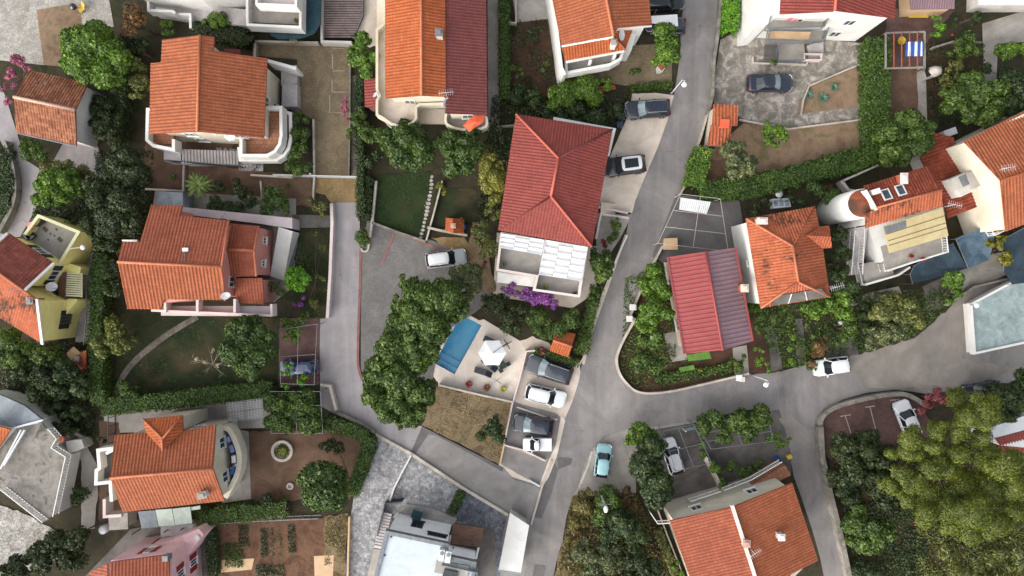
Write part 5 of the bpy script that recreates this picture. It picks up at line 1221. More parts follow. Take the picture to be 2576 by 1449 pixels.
    wallpath('planter', [(2024, 135), (2068, 136), (2066, 150), (2024, 150)], -.05, .7, .12, m['pink_trim'], h, True)
    MB().box(W(1990, 48, 4.7), 1.0, .5, .8).build('laundry', m['pink_plastic'], h)
    # ---- red metal-roofed house
    h = empty('house', W(1785, 760), 'low house with red standing-seam metal roof, one slope mauve with painted sky reflection', 'house')
    r = roof(h, [([(1775, 633, 4.8), (1818, 881, 4.8), (1679, 647, 4.0)], [(1679, 647), (1775, 633), (1818, 881), (1721, 890)])], m['metal_red'], .44, .06, prof='seam')
    r2 = roof(h, [([(1775, 633, 4.8), (1818, 881, 4.8), (1850, 623, 4.1)], [(1775, 633), (1850, 623), (1893, 858), (1818, 881)])], m['metal_mauve'], .44, .07, prof='seam')  # sky reflection on this red slope is painted in as mauve
    ridge(r, [(1775, 632, 4.85), (1818, 882, 4.85)], m['metal_red'], .12)
    MB().bar(W(1850, 623, 4.15), W(1893, 858, 4.15), .2, .12).build('gutter', m['metal_red'], h); MB().bar(W(1679, 647, 4.05), W(1721, 890, 4.05), .16, .12).build('gutter', m['metal_red'], h)
    walls(h, [(1681, 650, 4.0), (1774, 636, 4.7), (1848, 626, 4.1), (1890, 856, 4.1), (1818, 878, 4.7), (1723, 887, 4.0)], m['cream_wall'], .35, win=dict(z=(1.0,), step=3.5))
    chimney(h, 1873, 725, 3.4, 5.2, .6, m['terracotta'], m['cream_wall'])
    slab(h, 'awning', [(1727, 893), (1784, 884), (1790, 902), (1732, 909)], 2.3, 2.36, m['green_awning'])
    slab(h, 'awning', [(1708, 925), (1745, 918), (1748, 930), (1712, 936)], .9, .95, m['green_awning'])
    # ---- stained orange hip-roofed house
    h = empty('house', W(1975, 645), 'hip-roofed house with dark-speckled orange tiles and grey sheeted eave', 'house')
    TL, TR, BR, BL, P1, P2 = (1877, 550), (2050, 519), (2088, 747), (1914, 775), (1994, 619), (2008, 710)
    bot = [z(BL, 5.9), z(BR, 5.9), z(P2, 7.6)]
    r = roof(h, [([z(P1, 7.6), z(P2, 7.6), z(TL, 5.9)], [TL, P1, P2, BL]), ([z(TL, 5.9), z(TR, 5.9), z(P1, 7.6)], [TL, TR, P1]), ([z(P1, 7.6), z(P2, 7.6), z(TR, 5.9)], [TR, (2061, 571), (2040, 595), (2070, 625), BR, P2, P1]), (bot, [BL, P2, BR])], m['roof_rust'], .28, .05)
    for a, b in ((TL, P1), (BL, P2), (BR, P2)): ridge(r, [z(a, 5.95), z(b, 7.65)], m['ridge_orange'], .11)
    ridge(r, [z(P1, 7.65), z(P2, 7.65)], m['ridge_orange'], .11); ridge(r, [z(TR, 5.9), z(P1, 7.6)], m['roof_rust'], .07)
    d = roof(h, [([(2030, 592, 7.0), (2090, 595, 7.0), (2061, 571, 6.1)], [(2061, 571), (2086, 567), (2090, 595), (2030, 592)]), ([(2030, 592, 7.0), (2090, 595, 7.0), (2070, 625, 6.1)], [(2030, 592), (2090, 595), (2093, 623), (2070, 625)])], m['roof_rust'], .28, .05, name='dormer_roof')
    walls(h, [z(TL, 5.9), z(TR, 5.9), (2061, 569, 5.9), (2085, 570, 5.9), (2090, 622, 5.9), (2071, 626, 5.9), z(BR, 5.9), z(BL, 5.9)], m['white_paint'], .35, win=dict(z=(3.4,), step=9, w=.5, h=.6))
    pl = Plane3(bot); q = [pl.hit(x, y) + pl.n * .13 for x, y in ((1938, 767), (1958, 742), (2064, 724), (2084, 744))]
    mk('sheet_cover', q + [v - pl.n * .08 for v in q], [(0, 1, 2, 3), (4, 5, 6, 7)] + [(i, (i + 1) % 4, 4 + (i + 1) % 4, 4 + i) for i in range(4)], m['dark_concrete'], h)
    for t in (.3, .62): MB().bar(q[1] * (1 - t) + q[2] * t + pl.n * .03, q[0] * (1 - t) + q[3] * t + pl.n * .03, .07).build('sheet_batten', m['white_metal'], h)
    chimney(h, 1917, 556, 5.8, 7.0, .8, m['ridge_pale'], m['pink_trim'], d=.5)
    antenna(h, 2085, 722, 5.8, 7.6, m['white_metal'], .3)
    # ---- round-tower house
    h = empty('house', W(2260, 540), 'white house with round tiled tower, roof windows and beige terrace cover', 'house')
    main_top = [(2206, 523, 7.4), (2369, 477, 7.4), (2174, 467, 6.6)]
    r = roof(h, [(main_top, [(2174, 467), (2332, 418), (2369, 477), (2206, 523)])], m['roof_brown'], .28)
    r2 = roof(h, [([(2206, 523, 7.4), (2369, 477, 7.4), (2372, 518, 6.4)], [(2206, 523), (2369, 477), (2372, 518), (2178, 574), (2178, 538)])], m['roof_rust'], .3)
    ridge(r, [(2204, 523, 7.45), (2370, 477, 7.45)], m['ridge_orange'], .1)
    walls(h, [(2176, 470, 6.6), (2330, 421, 6.6), (2367, 477, 7.3), (2370, 515, 6.5), (2181, 570, 6.5), (2204, 523, 7.3)], m['white_paint'], .15, win=dict(z=(4.2,), step=4))
    c = W(2168, 512, 6.6); tw = MB().lathe((c.x, c.y, -.1), [(1.42, 0), (1.42, 6.6), (1.2, 6.6)], 28).build('tower', m['white_paint'], h, True)
    mb = MB(); mb.lathe((c.x, c.y, 6.5), [(1.28, 0), (1.3, .12), (.65, .42), (.03, .7)], 28); mb.build('tower_roof', m['roof_rust'], h)
    wallpath('parapet', [(2178, 478), (2206, 528)], 6.4, 7.5, .22, m['white_paint'], h); MB().box(W(2188, 486, 6.3), .7, .5, 1.3, .3).build('tower_chimney', m['white_paint'], h)
    pl = Plane3(main_top)
    for x, y in ((2229, 490), (2265, 479)):
        cc = pl.hit(x, y); R = Matrix((( pl.u.x, pl.v.x, pl.n.x, cc.x), (pl.u.y, pl.v.y, pl.n.y, cc.y), (pl.u.z, pl.v.z, pl.n.z, cc.z), (0, 0, 0, 1)))
        b = MB()
        for sx, sy, w_, l_ in ((0, .5, .8, .1), (0, -.5, .8, .1), (.36, 0, .1, .9), (-.36, 0, .1, .9)): b.box(None, w_, l_, .14, M4=R @ Matrix.Translation((sx, sy, .0)))
        f = b.build('roof_window', m['white_metal'], h); MB().box(None, .62, .88, .09, M4=R).build('pane', m['glass'], f)
    chimney(h, 2274, 449, 6.4, 7.5, .55, m['terracotta'], m['pink_trim'], d=.8)
    BP = [(2222, 569), (2372, 522), (2386, 593), (2238, 637)]
    prism('terrace_roof', BP, 4.2, 4.32, m['beige_panel'], h)
    prism('terrace_roof_sheet', [(2224, 571), (2279, 554), (2280, 572), (2228, 588)], 4.325, 4.36, m['grey_metal'], h)
    for t in (.3, .55, .72): MB().bar(W(2226 + 14 * t, 569 + 68 * t, 4.34), W(2372 + 14 * t, 522 + 71 * t, 4.34), .05, .04).build('sheet_seam', m['brown_wood'], h)
    prism('wall', [(2182, 570), (2372, 520), (2384, 596), (2240, 640), (2218, 660)], -.1, 2.9, m['white_paint'], h)
    slab(h, 'terrace', [(2215, 620), (2372, 580), (2386, 634), (2238, 680), (2225, 660)], 2.5, 2.92, m['concrete'])
    railing('terrace_rail', [(2235, 682), (2300, 660), (2386, 634), (2382, 596)], 2.9, 3.8, m['white_paint'], h, .24)
    railing('terrace_rail', [(2158, 660), (2170, 715)], 1.6, 2.6, m['white_paint'], h, .2); railing('terrace_rail', [(2222, 664), (2228, 684)], 1.6, 2.6, m['white_paint'], h, .2)
    slab(h, 'lower_terrace', [(2165, 665), (2235, 650), (2250, 690), (2178, 712)], -.1, 1.6, m['terrace_floor'])
    wallpath('parapet', [(2178, 716), (2260, 692), (2290, 672)], -.1, 2.1, .2, m['white_paint'], h)
    stairs('stair', (2170, 570), (2156, 690), 28, 3.6, .6, 22, m['stair_grey'], h)
    railing('stair_rail', [(2150, 540), (2152, 575), (2142, 690)], 2.2, 3.2, m['white_paint'], h, .3); railing('stair_rail', [(2176, 575), (2170, 690)], 2.4, 3.4, m['white_paint'], h, .3)
    antenna(h, 2376, 520, 5.5, 7.2, m['white_metal'], -.2)
    # ---- big house at the right edge
    h = empty('house', W(2560, 440), 'big cream house with wide orange roof and brown lean-to at the right edge', 'house')
    r = roof(h, [([(2518, 454, 8.0), (2640, 415, 8.0), (2425, 355, 6.3)], [(2425, 355), (2660, 238), (2700, 395), (2518, 454)]), ([(2518, 454, 8.0), (2640, 415, 8.0), (2531, 582, 6.2)], [(2518, 454), (2700, 395), (2720, 510), (2531, 582)])], m['roof_orange'], .32)
    ridge(r, [(2518, 454, 8.05), (2700, 395, 8.05)], m['roof_orange'], .1)
    walls(h, [(2427, 357, 6.3), (2660, 242, 6.3), (2720, 505, 6.3), (2532, 580, 6.3), (2519, 454, 7.9)], m['cream_wall'], .1)
    roof(h, [([(2400, 345, 3.4), (2465, 518, 3.4), (2316, 395, 2.6)], [(2350, 333), (2398, 345), (2465, 518), (2385, 550), (2366, 480), (2330, 425), (2316, 398)])], m['roof_brown'], .34, .07)
    walls(h, [(2352, 338, 2.9), (2396, 348, 3.3), (2460, 516, 3.3), (2388, 544, 2.9), (2368, 478, 2.9), (2334, 424, 2.7), (2320, 398, 2.6)], m['grey_wall'], .2)
    prism('stair_house', [(2392, 450), (2450, 425), (2476, 468), (2418, 495)], 2.5, 4.4, m['grey_wall'], h)
    prism('hatch', [(2412, 445), (2432, 437), (2446, 460), (2424, 470)], 4.3, 4.5, m['grey_metal'], h)
    prism('hatch_lid', [(2436, 434), (2456, 428), (2474, 464), (2450, 474)], 4.4, 4.9, m['concrete'], h)
    railing('balcony_rail', [(2486, 566), (2504, 592), (2528, 580)], 3.0, 4.0, m['white_paint'], h, .22); slab(h, 'balcony', [(2490, 560), (2522, 552), (2530, 578), (2506, 590)], 2.7, 3.0, m['brown_floor'])
    MB().box(Vector((*W(2390, 333, 2.0).xy, 1.4)), 1.3, .7, .7, .35).build('air_unit', m['white_metal'], h); MB().box(Vector((*W(2409, 362, 3.0).xy, 2.4)), 1.0, .6, .6, .45).build('air_unit', m['grey_flat'], h)
    antenna(h, 2512, 428, 7.6, 9.0, m['white_metal'], .15)
    # ---- modern white house at the bottom
    h = empty('house', W(1060, 1420), 'modern white flat-roofed house with dark edging at the bottom of the grey court', 'house')
    RP = [(973, 1340), (1124, 1372), (1120, 1402), (1194, 1418), (1180, 1530), (925, 1530)]
    walls(h, [(p[0], p[1], 6.2) for p in RP], m['bright_white'], .05, drop=.3)
    a, b = W(973, 1340, 6.2), W(1124, 1372, 6.2); a.z = b.z = 0; t = (b - a).normalized(); nr = Vector((-t.y, t.x, 0))
    for f, zf, w_, h_ in ((.42, 1.5, 1.2, 1.7), (.8, 3.8, 1.9, .7)): window(h, a + (b - a) * f - nr * .05, t, nr, zf, dict(w=w_, h=h_, frame=m['dark_metal'], pane=m['dark_glass']))
    slab(h, 'walkway', [(1022, 1268), (1085, 1278), (1150, 1304), (1138, 1330), (985, 1302)], -.05, .3, m['concrete'])
    prism('roof', RP, 5.9, 6.2, m['plaster_roof'], h); wallpath('roof_edge', RP, 5.8, 6.4, .35, m['grey_metal'], h, True)
    for x, y in ((984, 1350), (1033, 1355), (1083, 1365), (968, 1397), (1140, 1378)): MB().lathe(W(x, y, 6.2), [(.09, 0), (.09, .1), (.02, .12)], 8).build('roof_vent', m['dark_metal'], h)
    t = MB(); wallribbon(t, [W(x, y, 6.9) for x, y in ((1110, 1424), (1200, 1443), (1196, 1480))], .05, 5.7, 6.8); t.build('glass_balustrade', m['pale_glass'], h)
    for x, y in ((1112, 1392), (1128, 1396)):
        u = MB().box(W(x, y, 6.2), .55, 1.1, .6, -.15).build('air_unit', m['white_metal'], h); MB().lathe(W(x, y, 6.81), [(.2, 0), (.2, .03), (.05, .04)], 12).build('fan', m['grey_metal'], u)
    slab(h, 'service_platform', [(1098, 1412), (1180, 1424), (1176, 1455), (1092, 1440)], 6.21, 6.4, m['concrete'])
    slab(h, 'skylight', [(1118, 1432), (1152, 1440), (1148, 1460), (1112, 1452)], 6.4, 6.6, m['dark_metal'])
    prism('terrace_roof', [(1140, 1319), (1216, 1329), (1209, 1378), (1132, 1368)], 2.9, 3.15, m['brown_wood'], h)
    mb = MB()
    for i in range(9):
        t_ = i / 9; mb.bar(W(1140 - 8 * t_, 1321 + 49 * t_, 3.17), W(1216 - 7 * t_, 1331 + 48 * t_, 3.17), .2, .05)
    mb.build('terrace_boards', m['brown_wood'], h)
    for x, y in ((1138, 1320), (1214, 1330), (1206, 1375), (1132, 1366)): MB().box(W(x, y, 0), .12, .12, 2.9).build('post', m['dark_metal'], h)
    slab(h, 'terrace', [(1132, 1368), (1206, 1380), (1200, 1402), (1130, 1390)], 2.4, 2.7, m['dark_concrete'])
    wallpath('parapet', [(1120, 1387), (1198, 1404), (1204, 1378)], 2.4, 3.3, .2, m['white_paint'], h)
    stairs('stair', (974, 1290), (952, 1380), 24, .4, 1.5, 12, m['stair_grey'], h)
    wallpath('stair_wall', [(1012, 1262), (968, 1268), (924, 1449), (908, 1520)], -.05, 1.2, .1, m['dark_metal'], h)
    slab(h, 'side_path', [(940, 1380), (966, 1384), (950, 1520), (906, 1520)], -.05, 1.5, m['concrete'])
    # ---- white canopy roof by the lower street
    h = empty('garage', W(1293, 1365), 'plain white flat garage roof between grey court and lower street', 'garage')
    prism('roof', [(1283, 1290), (1331, 1322), (1310, 1443), (1254, 1435)], 2.2, 2.4, m['white_paint'], h)
    prism('wall', [(1285, 1296), (1326, 1323), (1306, 1438), (1259, 1431)], -.05, 2.19, m['grey_wall'], h)
    wallpath('fascia', [(1254, 1436), (1310, 1444)], 2.1, 2.44, .12, m['grey_flat'], h)
    # ---- semi-detached house, bottom right
    h = empty('house', W(1870, 1380), 'pair of orange roofs split by a white party wall near the bottom edge', 'house')
    r = roof(h, [([(1842, 1276, 7.4), (1893, 1420, 7.4), (1685, 1310, 6.1)], [(1685, 1310), (1842, 1276), (1920, 1530), (1768, 1545)])], m['roof_coral'], .3)
    r2 = roof(h, [([(1846, 1272, 7.4), (1897, 1418, 7.4), (1993, 1215, 6.1)], [(1846, 1274), (1993, 1215), (2058, 1410), (1990, 1445), (1925, 1530)])], m['roof_orange'], .28)
    MB().bar(W(1841, 1270, 7.5), W(1925, 1530, 7.5), .28, .4).build('party_wall', m['pink_trim'], h)
    walls(h, [(1690, 1311, 6.2), (1842, 1278, 7.3), (1990, 1220, 6.2), (2054, 1410, 6.2), (1930, 1530, 7.3), (1772, 1540, 6.2)], m['cream_wall'], .25, win=dict(z=(3.5,), step=4.5))
    slab(h, 'terrace', [(1690, 1290), (1755, 1272), (1850, 1240), (1862, 1262), (1760, 1300), (1690, 1318)], -.1, 2.8, m['brown_wood'])
    slab(h, 'terrace', [(1850, 1245), (1975, 1170), (1990, 1195), (1862, 1262)], -.1, 2.6, m['brown_floor'])
    for p in ([(1738, 1262), (1815, 1236)], [(1822, 1234), (1890, 1208), (1968, 1162)], [(1636, 1290), (1655, 1318), (1688, 1316)]): railing('terrace_rail', p, 2.6, 3.5, m['white_paint'], h, .22)
    stairs('stair', (1740, 1276), (1680, 1290), 20, 2.6, 1.2, 12, m['stair_grey'], h)
    wallpath('divider_wall', [(1775, 1150), (1800, 1195), (1822, 1240), (1842, 1272)], -.1, 1.5, .3, m['kerb_stone'], h)
    chimney(h, 1878, 1368, 6.6, 7.9, .55, m['grey_wall'], m['ridge_pale']); chimney(h, 1966, 1352, 6.3, 7.6, .5, m['grey_wall'], m['white_paint'])
    antenna(h, 1885, 1378, 7.2, 8.8, m['white_metal'], .6)
    # ---- flat green roof, right edge
    h = empty('building', W(2520, 800), 'low flat building with pale green gravel roof and white parapet', 'building')
    RP = [(2444, 765), (2536, 716), (2700, 640), (2700, 825), (2576, 862), (2453, 889)]
    prism('roof', RP, 1.4, 1.8, m['green_roof'], h); prism('wall', RP, -.1, 1.39, m['white_paint'], h)
    wallpath('parapet', RP, 1.35, 2.0, .22, m['white_paint'], h, True)
    l = MB().lathe(W(2441, 767, 2.0), [(.06, 0), (.06, .7), (.2, .8), (.28, .95), (.2, 1.1), (.02, 1.15)], 14).build('lamp_globe', m['lamp_white'], h, True)
    # ---- white and red roof, right edge
    h = empty('house', W(2540, 1090), 'corner of a house with white flat roof and red roof, right of the big pine', 'house')
    prism('wall', [(2478, 1087), (2600, 1042), (2620, 1130), (2515, 1120)], -.1, 3.7, m['white_paint'], h)
    prism('flat_roof', [(2470, 1084), (2600, 1038), (2600, 1076), (2506, 1101)], 3.7, 4.0, m['white_metal'], h)
    roof(h, [([(2506, 1102, 4.0), (2600, 1077, 4.0), (2520, 1140, 3.4)], [(2506, 1102), (2600, 1077), (2620, 1130), (2530, 1150)])], m['roof_crimson'], .3)
    # ---- sheds and ovens
    h = empty('shed', W(1815, 318), 'narrow garden shed with faded orange striped tiles beside the blotched yard', 'shed')
    roof(h, [([(1793, 262, 2.5), (1857, 264, 2.5), (1792, 318, 2.7)], [(1795, 262), (1857, 264), (1855, 316), (1792, 318)])], m['roof_rust'], .34, .07)
    roof(h, [([(1790, 314, 2.5), (1840, 315, 2.5), (1780, 366, 2.2)], [(1789, 314), (1840, 315), (1837, 364), (1779, 366)])], m['roof_rust'], .34, .07)
    prism('roof_sheet', [(1812, 300), (1836, 300), (1834, 322), (1810, 322)], 2.75, 2.82, m['orange_fabric'], h)
    walls(h, [(1794, 266, 2.5), (1854, 268, 2.5), (1852, 316, 2.5), (1838, 318, 2.4), (1834, 360, 2.3), (1782, 362, 2.3)], m['cream_wall'], .15, drop=.1)
    h = empty('shed', W(1412, 865), 'small shed with bright orange tiles beside the pool terrace', 'shed')
    r = roof(h, [([(1393, 856, 2.9), (1440, 872, 2.9), (1401, 831, 2.3)], [(1401, 831), (1448, 840), (1438, 872), (1392, 856)]), ([(1393, 856, 2.9), (1440, 872, 2.9), (1384, 882, 2.3)], [(1392, 856), (1438, 872), (1430, 899), (1382, 882)])], m['roof_bright'], .26, .06)
    ridge(r, [(1391, 856, 2.95), (1440, 872, 2.95)], m['ridge_orange'], .1)
    walls(h, [(1402, 834, 2.4), (1445, 842, 2.4), (1436, 871, 2.85), (1429, 896, 2.4), (1385, 881, 2.4), (1394, 856, 2.85)], m['brick_red'], .12)
    h = empty('barbecue', W(1145, 565), 'brick garden barbecue with orange tiled hood beside a blue barrel', 'barbecue')
    prism('hearth', [(1122, 550), (1168, 552), (1166, 582), (1120, 578)], -.05, .9, m['brick_red'], h)
    roof(h, [([(1138, 552, 2.2), (1142, 588, 2.2), (1120, 570, 1.6)], [(1122, 548), (1140, 550), (1142, 586), (1120, 580)]), ([(1138, 552, 2.2), (1142, 588, 2.2), (1166, 570, 1.6)], [(1140, 550), (1160, 550), (1168, 588), (1142, 586)])], m['roof_bright'], .24, .05)
    chimney(h, 1140, 568, .9, 2.6, .4, m['brick_red'], m['ridge_pale'])
    for x, y in ((1124, 551), (1162, 551), (1164, 583), (1122, 579)): MB().box(W(x, y, .9), .14, .14, .75).build('pillar', m['brick_red'], h)
    h = empty('oven', W(2348, 183), 'pale stone bread oven with dark mouth in the upper right garden', 'oven')
    prism('base', [(2326, 178), (2368, 166), (2370, 186), (2330, 200)], -.05, .9, m['concrete'], h)
    c = W(2350, 180, 1.2); MB().lathe((c.x, c.y, .9), [(.66, 0), (.66, .35), (.55, .65), (.3, .85), (.02, .92)], 14, 1.15, .85).build('dome', m['kerb_stone'], h, True)
    MB().box(W(2334, 184, .92), .5, .75, .5, .3).build('mouth', m['black_rubber'], h)
    h = empty('oven', W(195, 900), 'brick outdoor oven with tiled hood and wooden table top by the yellow house', 'oven')
    prism('base', [(172, 895), (210, 880), (216, 920), (205, 932)], -.05, .9, m['brick_red'], h)
    roof(h, [([(203, 893, 2.0), (216, 925, 2.0), (178, 905, 1.5)], [(180, 905), (200, 890), (217, 880), (215, 930)])], m['roof_rust'], .24, .05)
    chimney(h, 193, 903, .9, 2.3, .4, m['grey_metal'])
    prism('table_top', [(167, 889), (185, 872), (205, 890), (178, 912)], 1.35, 1.45, m['sand_wood'], h)
GT, GS = 'trees in the gardens', 'shrubs in the gardens'
def T(lobes, h, kind, label, **k): k.setdefault('group', GT); return tree(lobes, h, 'leaf_' + kind, label, **k)
def S(lobes, h, kind, label, **k):
    k.setdefault('s', .08); k.setdefault('dens', 360); k.setdefault('nclump', 12)
    return tree(lobes, h, 'leaf_' + kind, label, name='shrub', cat='shrub', group=GS, **k)
def HG(path, w_, h, kind, label, **k): return hedge(path, w_, h, 'leaf_' + kind, label, **k)

def plants():
    # upper left
    T([(190, 120, 42), (245, 110, 55), (285, 150, 42), (215, 165, 45), (268, 188, 38), (170, 160, 20)], 6.5, 'bright', 'broad bright green tree between the white stone terrace and the orange house', s=.13)
    T([(340, 38, 30), (332, 75, 24), (352, 60, 20)], 5, 'rust', 'rust-brown and green bushy tree at the top edge left of the white stairs')
    S([(421, 72, 20), (418, 90, 14)], 2, 'bright', 'fresh green shrub under the white parapet at the top edge')
    S([(548, 50, 24), (522, 52, 14), (568, 60, 16)], 2.5, 'bright', 'bright round shrub in front of the grey stairs of the white balcony house')
    HG([(490, 80), (560, 84), (622, 98), (628, 112)], 34, 1.6, 'deep', 'dark hedge behind the ridge of the orange house with curved balconies', lobe=.25)
    T([(352, 118, 26), (345, 140, 20)], 4, 'deep', 'small dark tree squeezed between broad bright tree and orange house')
    T([(342, 170, 26), (358, 205, 30), (345, 240, 18)], 4.5, 'olive', 'loose olive-green tree hugging the left eave of the orange house')
    HG([(322, 95), (318, 200), (305, 280), (292, 365)], 26, 2.0, 'dark', 'long dark hedge between small old house and orange house', lobe=.3)
    S([(256, 265, 34), (248, 318, 36), (285, 345, 28), (268, 292, 26)], 3, 'deep', 'dark leafy bushes beside the white gable of the small old house')
    S([(300, 222, 22), (282, 212, 16)], 2.6, 'grey', 'grey-green shrub with pale tips behind the old house')
    S([(48, 163, 26), (66, 170, 14), (30, 190, 18), (16, 225, 16), (24, 255, 14), (38, 215, 12)], 2.6, 'pink', 'pink oleander wrapping the left side of the small old house')
    S([(82, 378, 32), (108, 392, 24), (60, 352, 12)], 2.4, 'mid', 'rounded shrub below the gutter of the small old house')
    S([(125, 425, 22), (160, 418, 26), (200, 428, 24), (225, 440, 16)], 2.6, 'olive', 'brownish-tipped hedge along the pale court beside the lane')
    T([(130, 465, 38), (165, 455, 34), (118, 500, 30), (160, 500, 28), (190, 470, 24)], 4.5, 'bright', 'bright green tree on the bank inside the lane bend')
    T([(310, 398, 42), (332, 440, 38), (292, 432, 34), (318, 475, 30)], 6, 'deep', 'tall dark grey-green tree right of the pale court')
    T([(262, 498, 40), (318, 520, 46), (280, 560, 42), (338, 565, 34), (235, 470, 24)], 6.5, 'deep', 'very dark broad tree above the stepped roof of the pink house')
    T([(232, 560, 26), (258, 610, 26), (240, 595, 18)], 5, 'dark', 'dark slim tree behind the globe street lamp by the yellow house')
    T([(292, 625, 24), (275, 680, 26), (285, 730, 24)], 5, 'dark', 'dark narrow tree pressed against the left verge of the pink house')
    HG([(262, 640), (252, 760), (250, 880), (256, 1012)], 28, 2.2, 'grass', 'straight green hedge bordering the paved strip of the yellow house', lobe=.15)
    HG([(0, 372), (16, 420), (20, 470), (-5, 545)], 40, 1.0, 'dark', 'dark green planting inside the lane bend at the left edge', lobe=.3)
    S([(100, 595 - 50, 22), (130, 560, 24), (170, 570, 20), (200, 555, 22)], 2.2, 'dark', 'dark shrubs behind the tiled terrace of the yellow house')
    # pink house garden
    T([(288, 828, 34), (268, 868, 32), (308, 862, 30), (330, 850, 16)], 5, 'blossom', 'yellowish tree with white blossoms left of the curved stone path')
    S([(322, 972, 26), (338, 985, 18)], 2.5, 'mid', 'small green shrub at the lower end of the curved stone path')
    T([(620, 838, 46), (600, 882, 44), (648, 882, 42), (630, 920, 36), (662, 842, 32), (585, 850, 26)], 6.5, 'blue', 'dense dark round tree at the lower right corner of the pink house')
    HG([(265, 1022), (420, 1008), (560, 990), (688, 978)], 34, 1.7, 'grass', 'long trimmed hedge along the bottom of the dark lawn')
    S([(750, 702, 34)], 3, 'lime', 'vivid lime-green ball-shaped bush by the white outside stair', s=.09, dens=420, nclump=40, flat=1.0, clump=.3)
    S([(700, 735, 24), (690, 722, 16)], 2, 'grey', 'grey-green agave-like shrub at the right end of the pink balcony')
    S([(748, 765, 14), (768, 752, 10)], 1.6, 'purple', 'small purple-flowering shrub below the lime-green ball bush')
    S([(795, 590, 14), (808, 625, 12), (790, 760, 18), (805, 700, 14), (765, 795, 16)], 1.2, 'olive', 'loose olive shrubs along the white lane wall')
    S([(757, 305, 24), (752, 345, 28), (752, 385, 28), (740, 420, 26), (768, 418, 18)], 2.6, 'mid', 'tall mixed planting right of the curved white balconies')
    S([(692, 498, 34), (672, 520, 26), (712, 528, 20)], 3, 'blue', 'round dark green bush above the white walkway of the pink house')
    S([(556, 478, 22), (590, 470, 24), (618, 480, 24)], 2.2, 'deep', 'dark low bushes right of the palm')
    S([(548, 520, 28), (590, 525, 26), (630, 515, 22)], 2.4, 'dark', 'dark hedge-like bushes along the white walkway')
    S([(805, 520, 22), (782, 512, 18), (818, 535, 16)], 2.0, 'olive', 'brown-green clipped bush at the lane mouth below the tan cobbles')
    S([(722, 466, 10)], 1.2, 'bright', 'tiny bright shrub alone on the brown bed')
    rosette(500, 467, 0, 46, 26, MATS['palm_leaf'], 'palm_tree', 'palm with long arching fronds in the brown bed below the grey stair', 'palm', 1.2, .17, droop=.55, trunk_h=2.2)
    rosette(436, 446, 0, 14, 20, MATS['palm_leaf'], 'yucca', 'small yucca alone on the brown soil left of the palm', 'plant', .7, .05)
    S([(868, 255, 12), (872, 283, 11), (866, 270, 10), (876, 300, 6)], 2.4, 'pink', 'pink bougainvillea spilling over the tan cobbled yard')
    # twin-roofed house garden
    T([(912, 108, 26), (905, 145, 30), (930, 155, 28), (920, 185, 20), (892, 125, 16)], 5, 'bright', 'yellow-green tree between tan cobbles and twin-roofed house', s=.13)
    S([(902, 305, 26), (922, 335, 26), (892, 338, 20), (905, 280, 16)], 2.6, 'mid', 'mixed shrub with red spots left of the curved cream balcony')
    S([(940, 402, 24), (958, 395, 14)], 2, 'dark', 'dark shrub at the upper left corner of the small lawn')
    T([(975, 348, 32), (1028, 345, 44), (1062, 378, 38), (1010, 392, 36), (1042, 408, 26), (1085, 355, 22)], 5.5, 'blue', 'wide bluish-green tree below the curved cream balcony', s=.13)
    T([(1138, 368, 38), (1175, 378, 40), (1150, 418, 36), (1190, 345, 26)], 5.5, 'blue', 'rounded tree below the orange parasol', s=.13)
    T([(1235, 415, 36), (1238, 458, 38), (1240, 492, 24)], 5.5, 'yellow', 'yellowish tree against the left eave of the red hip-roofed house')
    S([(1110, 462, 16), (1118, 480, 12)], 1.8, 'yellow', 'small yellowish shrub at the garden wall by the stepping stones')
    S([(1245, 325, 20), (1240, 365, 20), (1255, 350, 16)], 2.4, 'dark', 'dark bush right of the concrete side path')
    S([(1238, 532, 24), (1215, 588, 32), (1228, 625, 32), (1205, 610, 20)], 3.2, 'olive', 'feathery olive bush left of the white terrace')
    T([(1170, 690, 38), (1198, 716, 28), (1150, 722, 26), (1180, 740, 20)], 3.6, 'grey', 'grey-leaved loose tree behind the silver-white estate car')
    S([(915, 598, 22)], 2, 'mid', 'single clipped ball bush at the kerb of the concrete lane', nclump=26, flat=1.0)
    S([(1222, 662, 8), (1218, 672, 6)], 1.2, 'rose', 'little pink-flowering bush beside the beige path')
    T([(1060, 740, 48), (1120, 752, 50), (1030, 800, 54), (1092, 820, 52), (1155, 784, 28), (1000, 868, 56), (1062, 890, 50), (962, 930, 46), (1010, 960, 56), (1056, 980, 44), (940, 985, 40), (985, 1020, 46), (1040, 1040, 38), (1008, 1066, 18), (1018, 712, 22), (1000, 750, 16), (1110, 845, 24), (1065, 775, 44), (1040, 850, 46), (1025, 920, 44), (1000, 990, 40), (1085, 775, 40)], 8.5, 'mid', 'huge spreading green tree leaning over the pool and the paved court', s=.125, dens=250, clump=.42, nclump=16)
    S([(1250, 770, 34), (1282, 800, 38), (1232, 760, 26), (1300, 828, 20), (1310, 770, 24)], 3, 'deep', 'dark thicket above the pool deck')
    S([(1350, 810, 34), (1400, 820, 34), (1440, 798, 28), (1370, 842, 22), (1418, 850, 18)], 2.8, 'mid', 'green thicket between purple bougainvillea and orange shed')
    S([(1288, 728, 22), (1328, 738, 24), (1365, 752, 30), (1388, 766, 20), (1265, 733, 12), (1345, 745, 24)], 3, 'purple', 'large purple bougainvillea under the white terrace corner', dens=260)
    HG([(1502, 722), (1482, 800), (1462, 888)], 22, 1.4, 'mid', 'narrow green hedge between shed garden and main street', lobe=.3)
    HG([(1345, 882), (1400, 900), (1452, 912)], 14, .9, 'mid', 'low green hedge along the upper edge of the car pads', lobe=.3)
    S([(1370, 888, 12), (1362, 878, 8)], 1.1, 'rose', 'small lilac-flowering bush left of the bright orange shed')
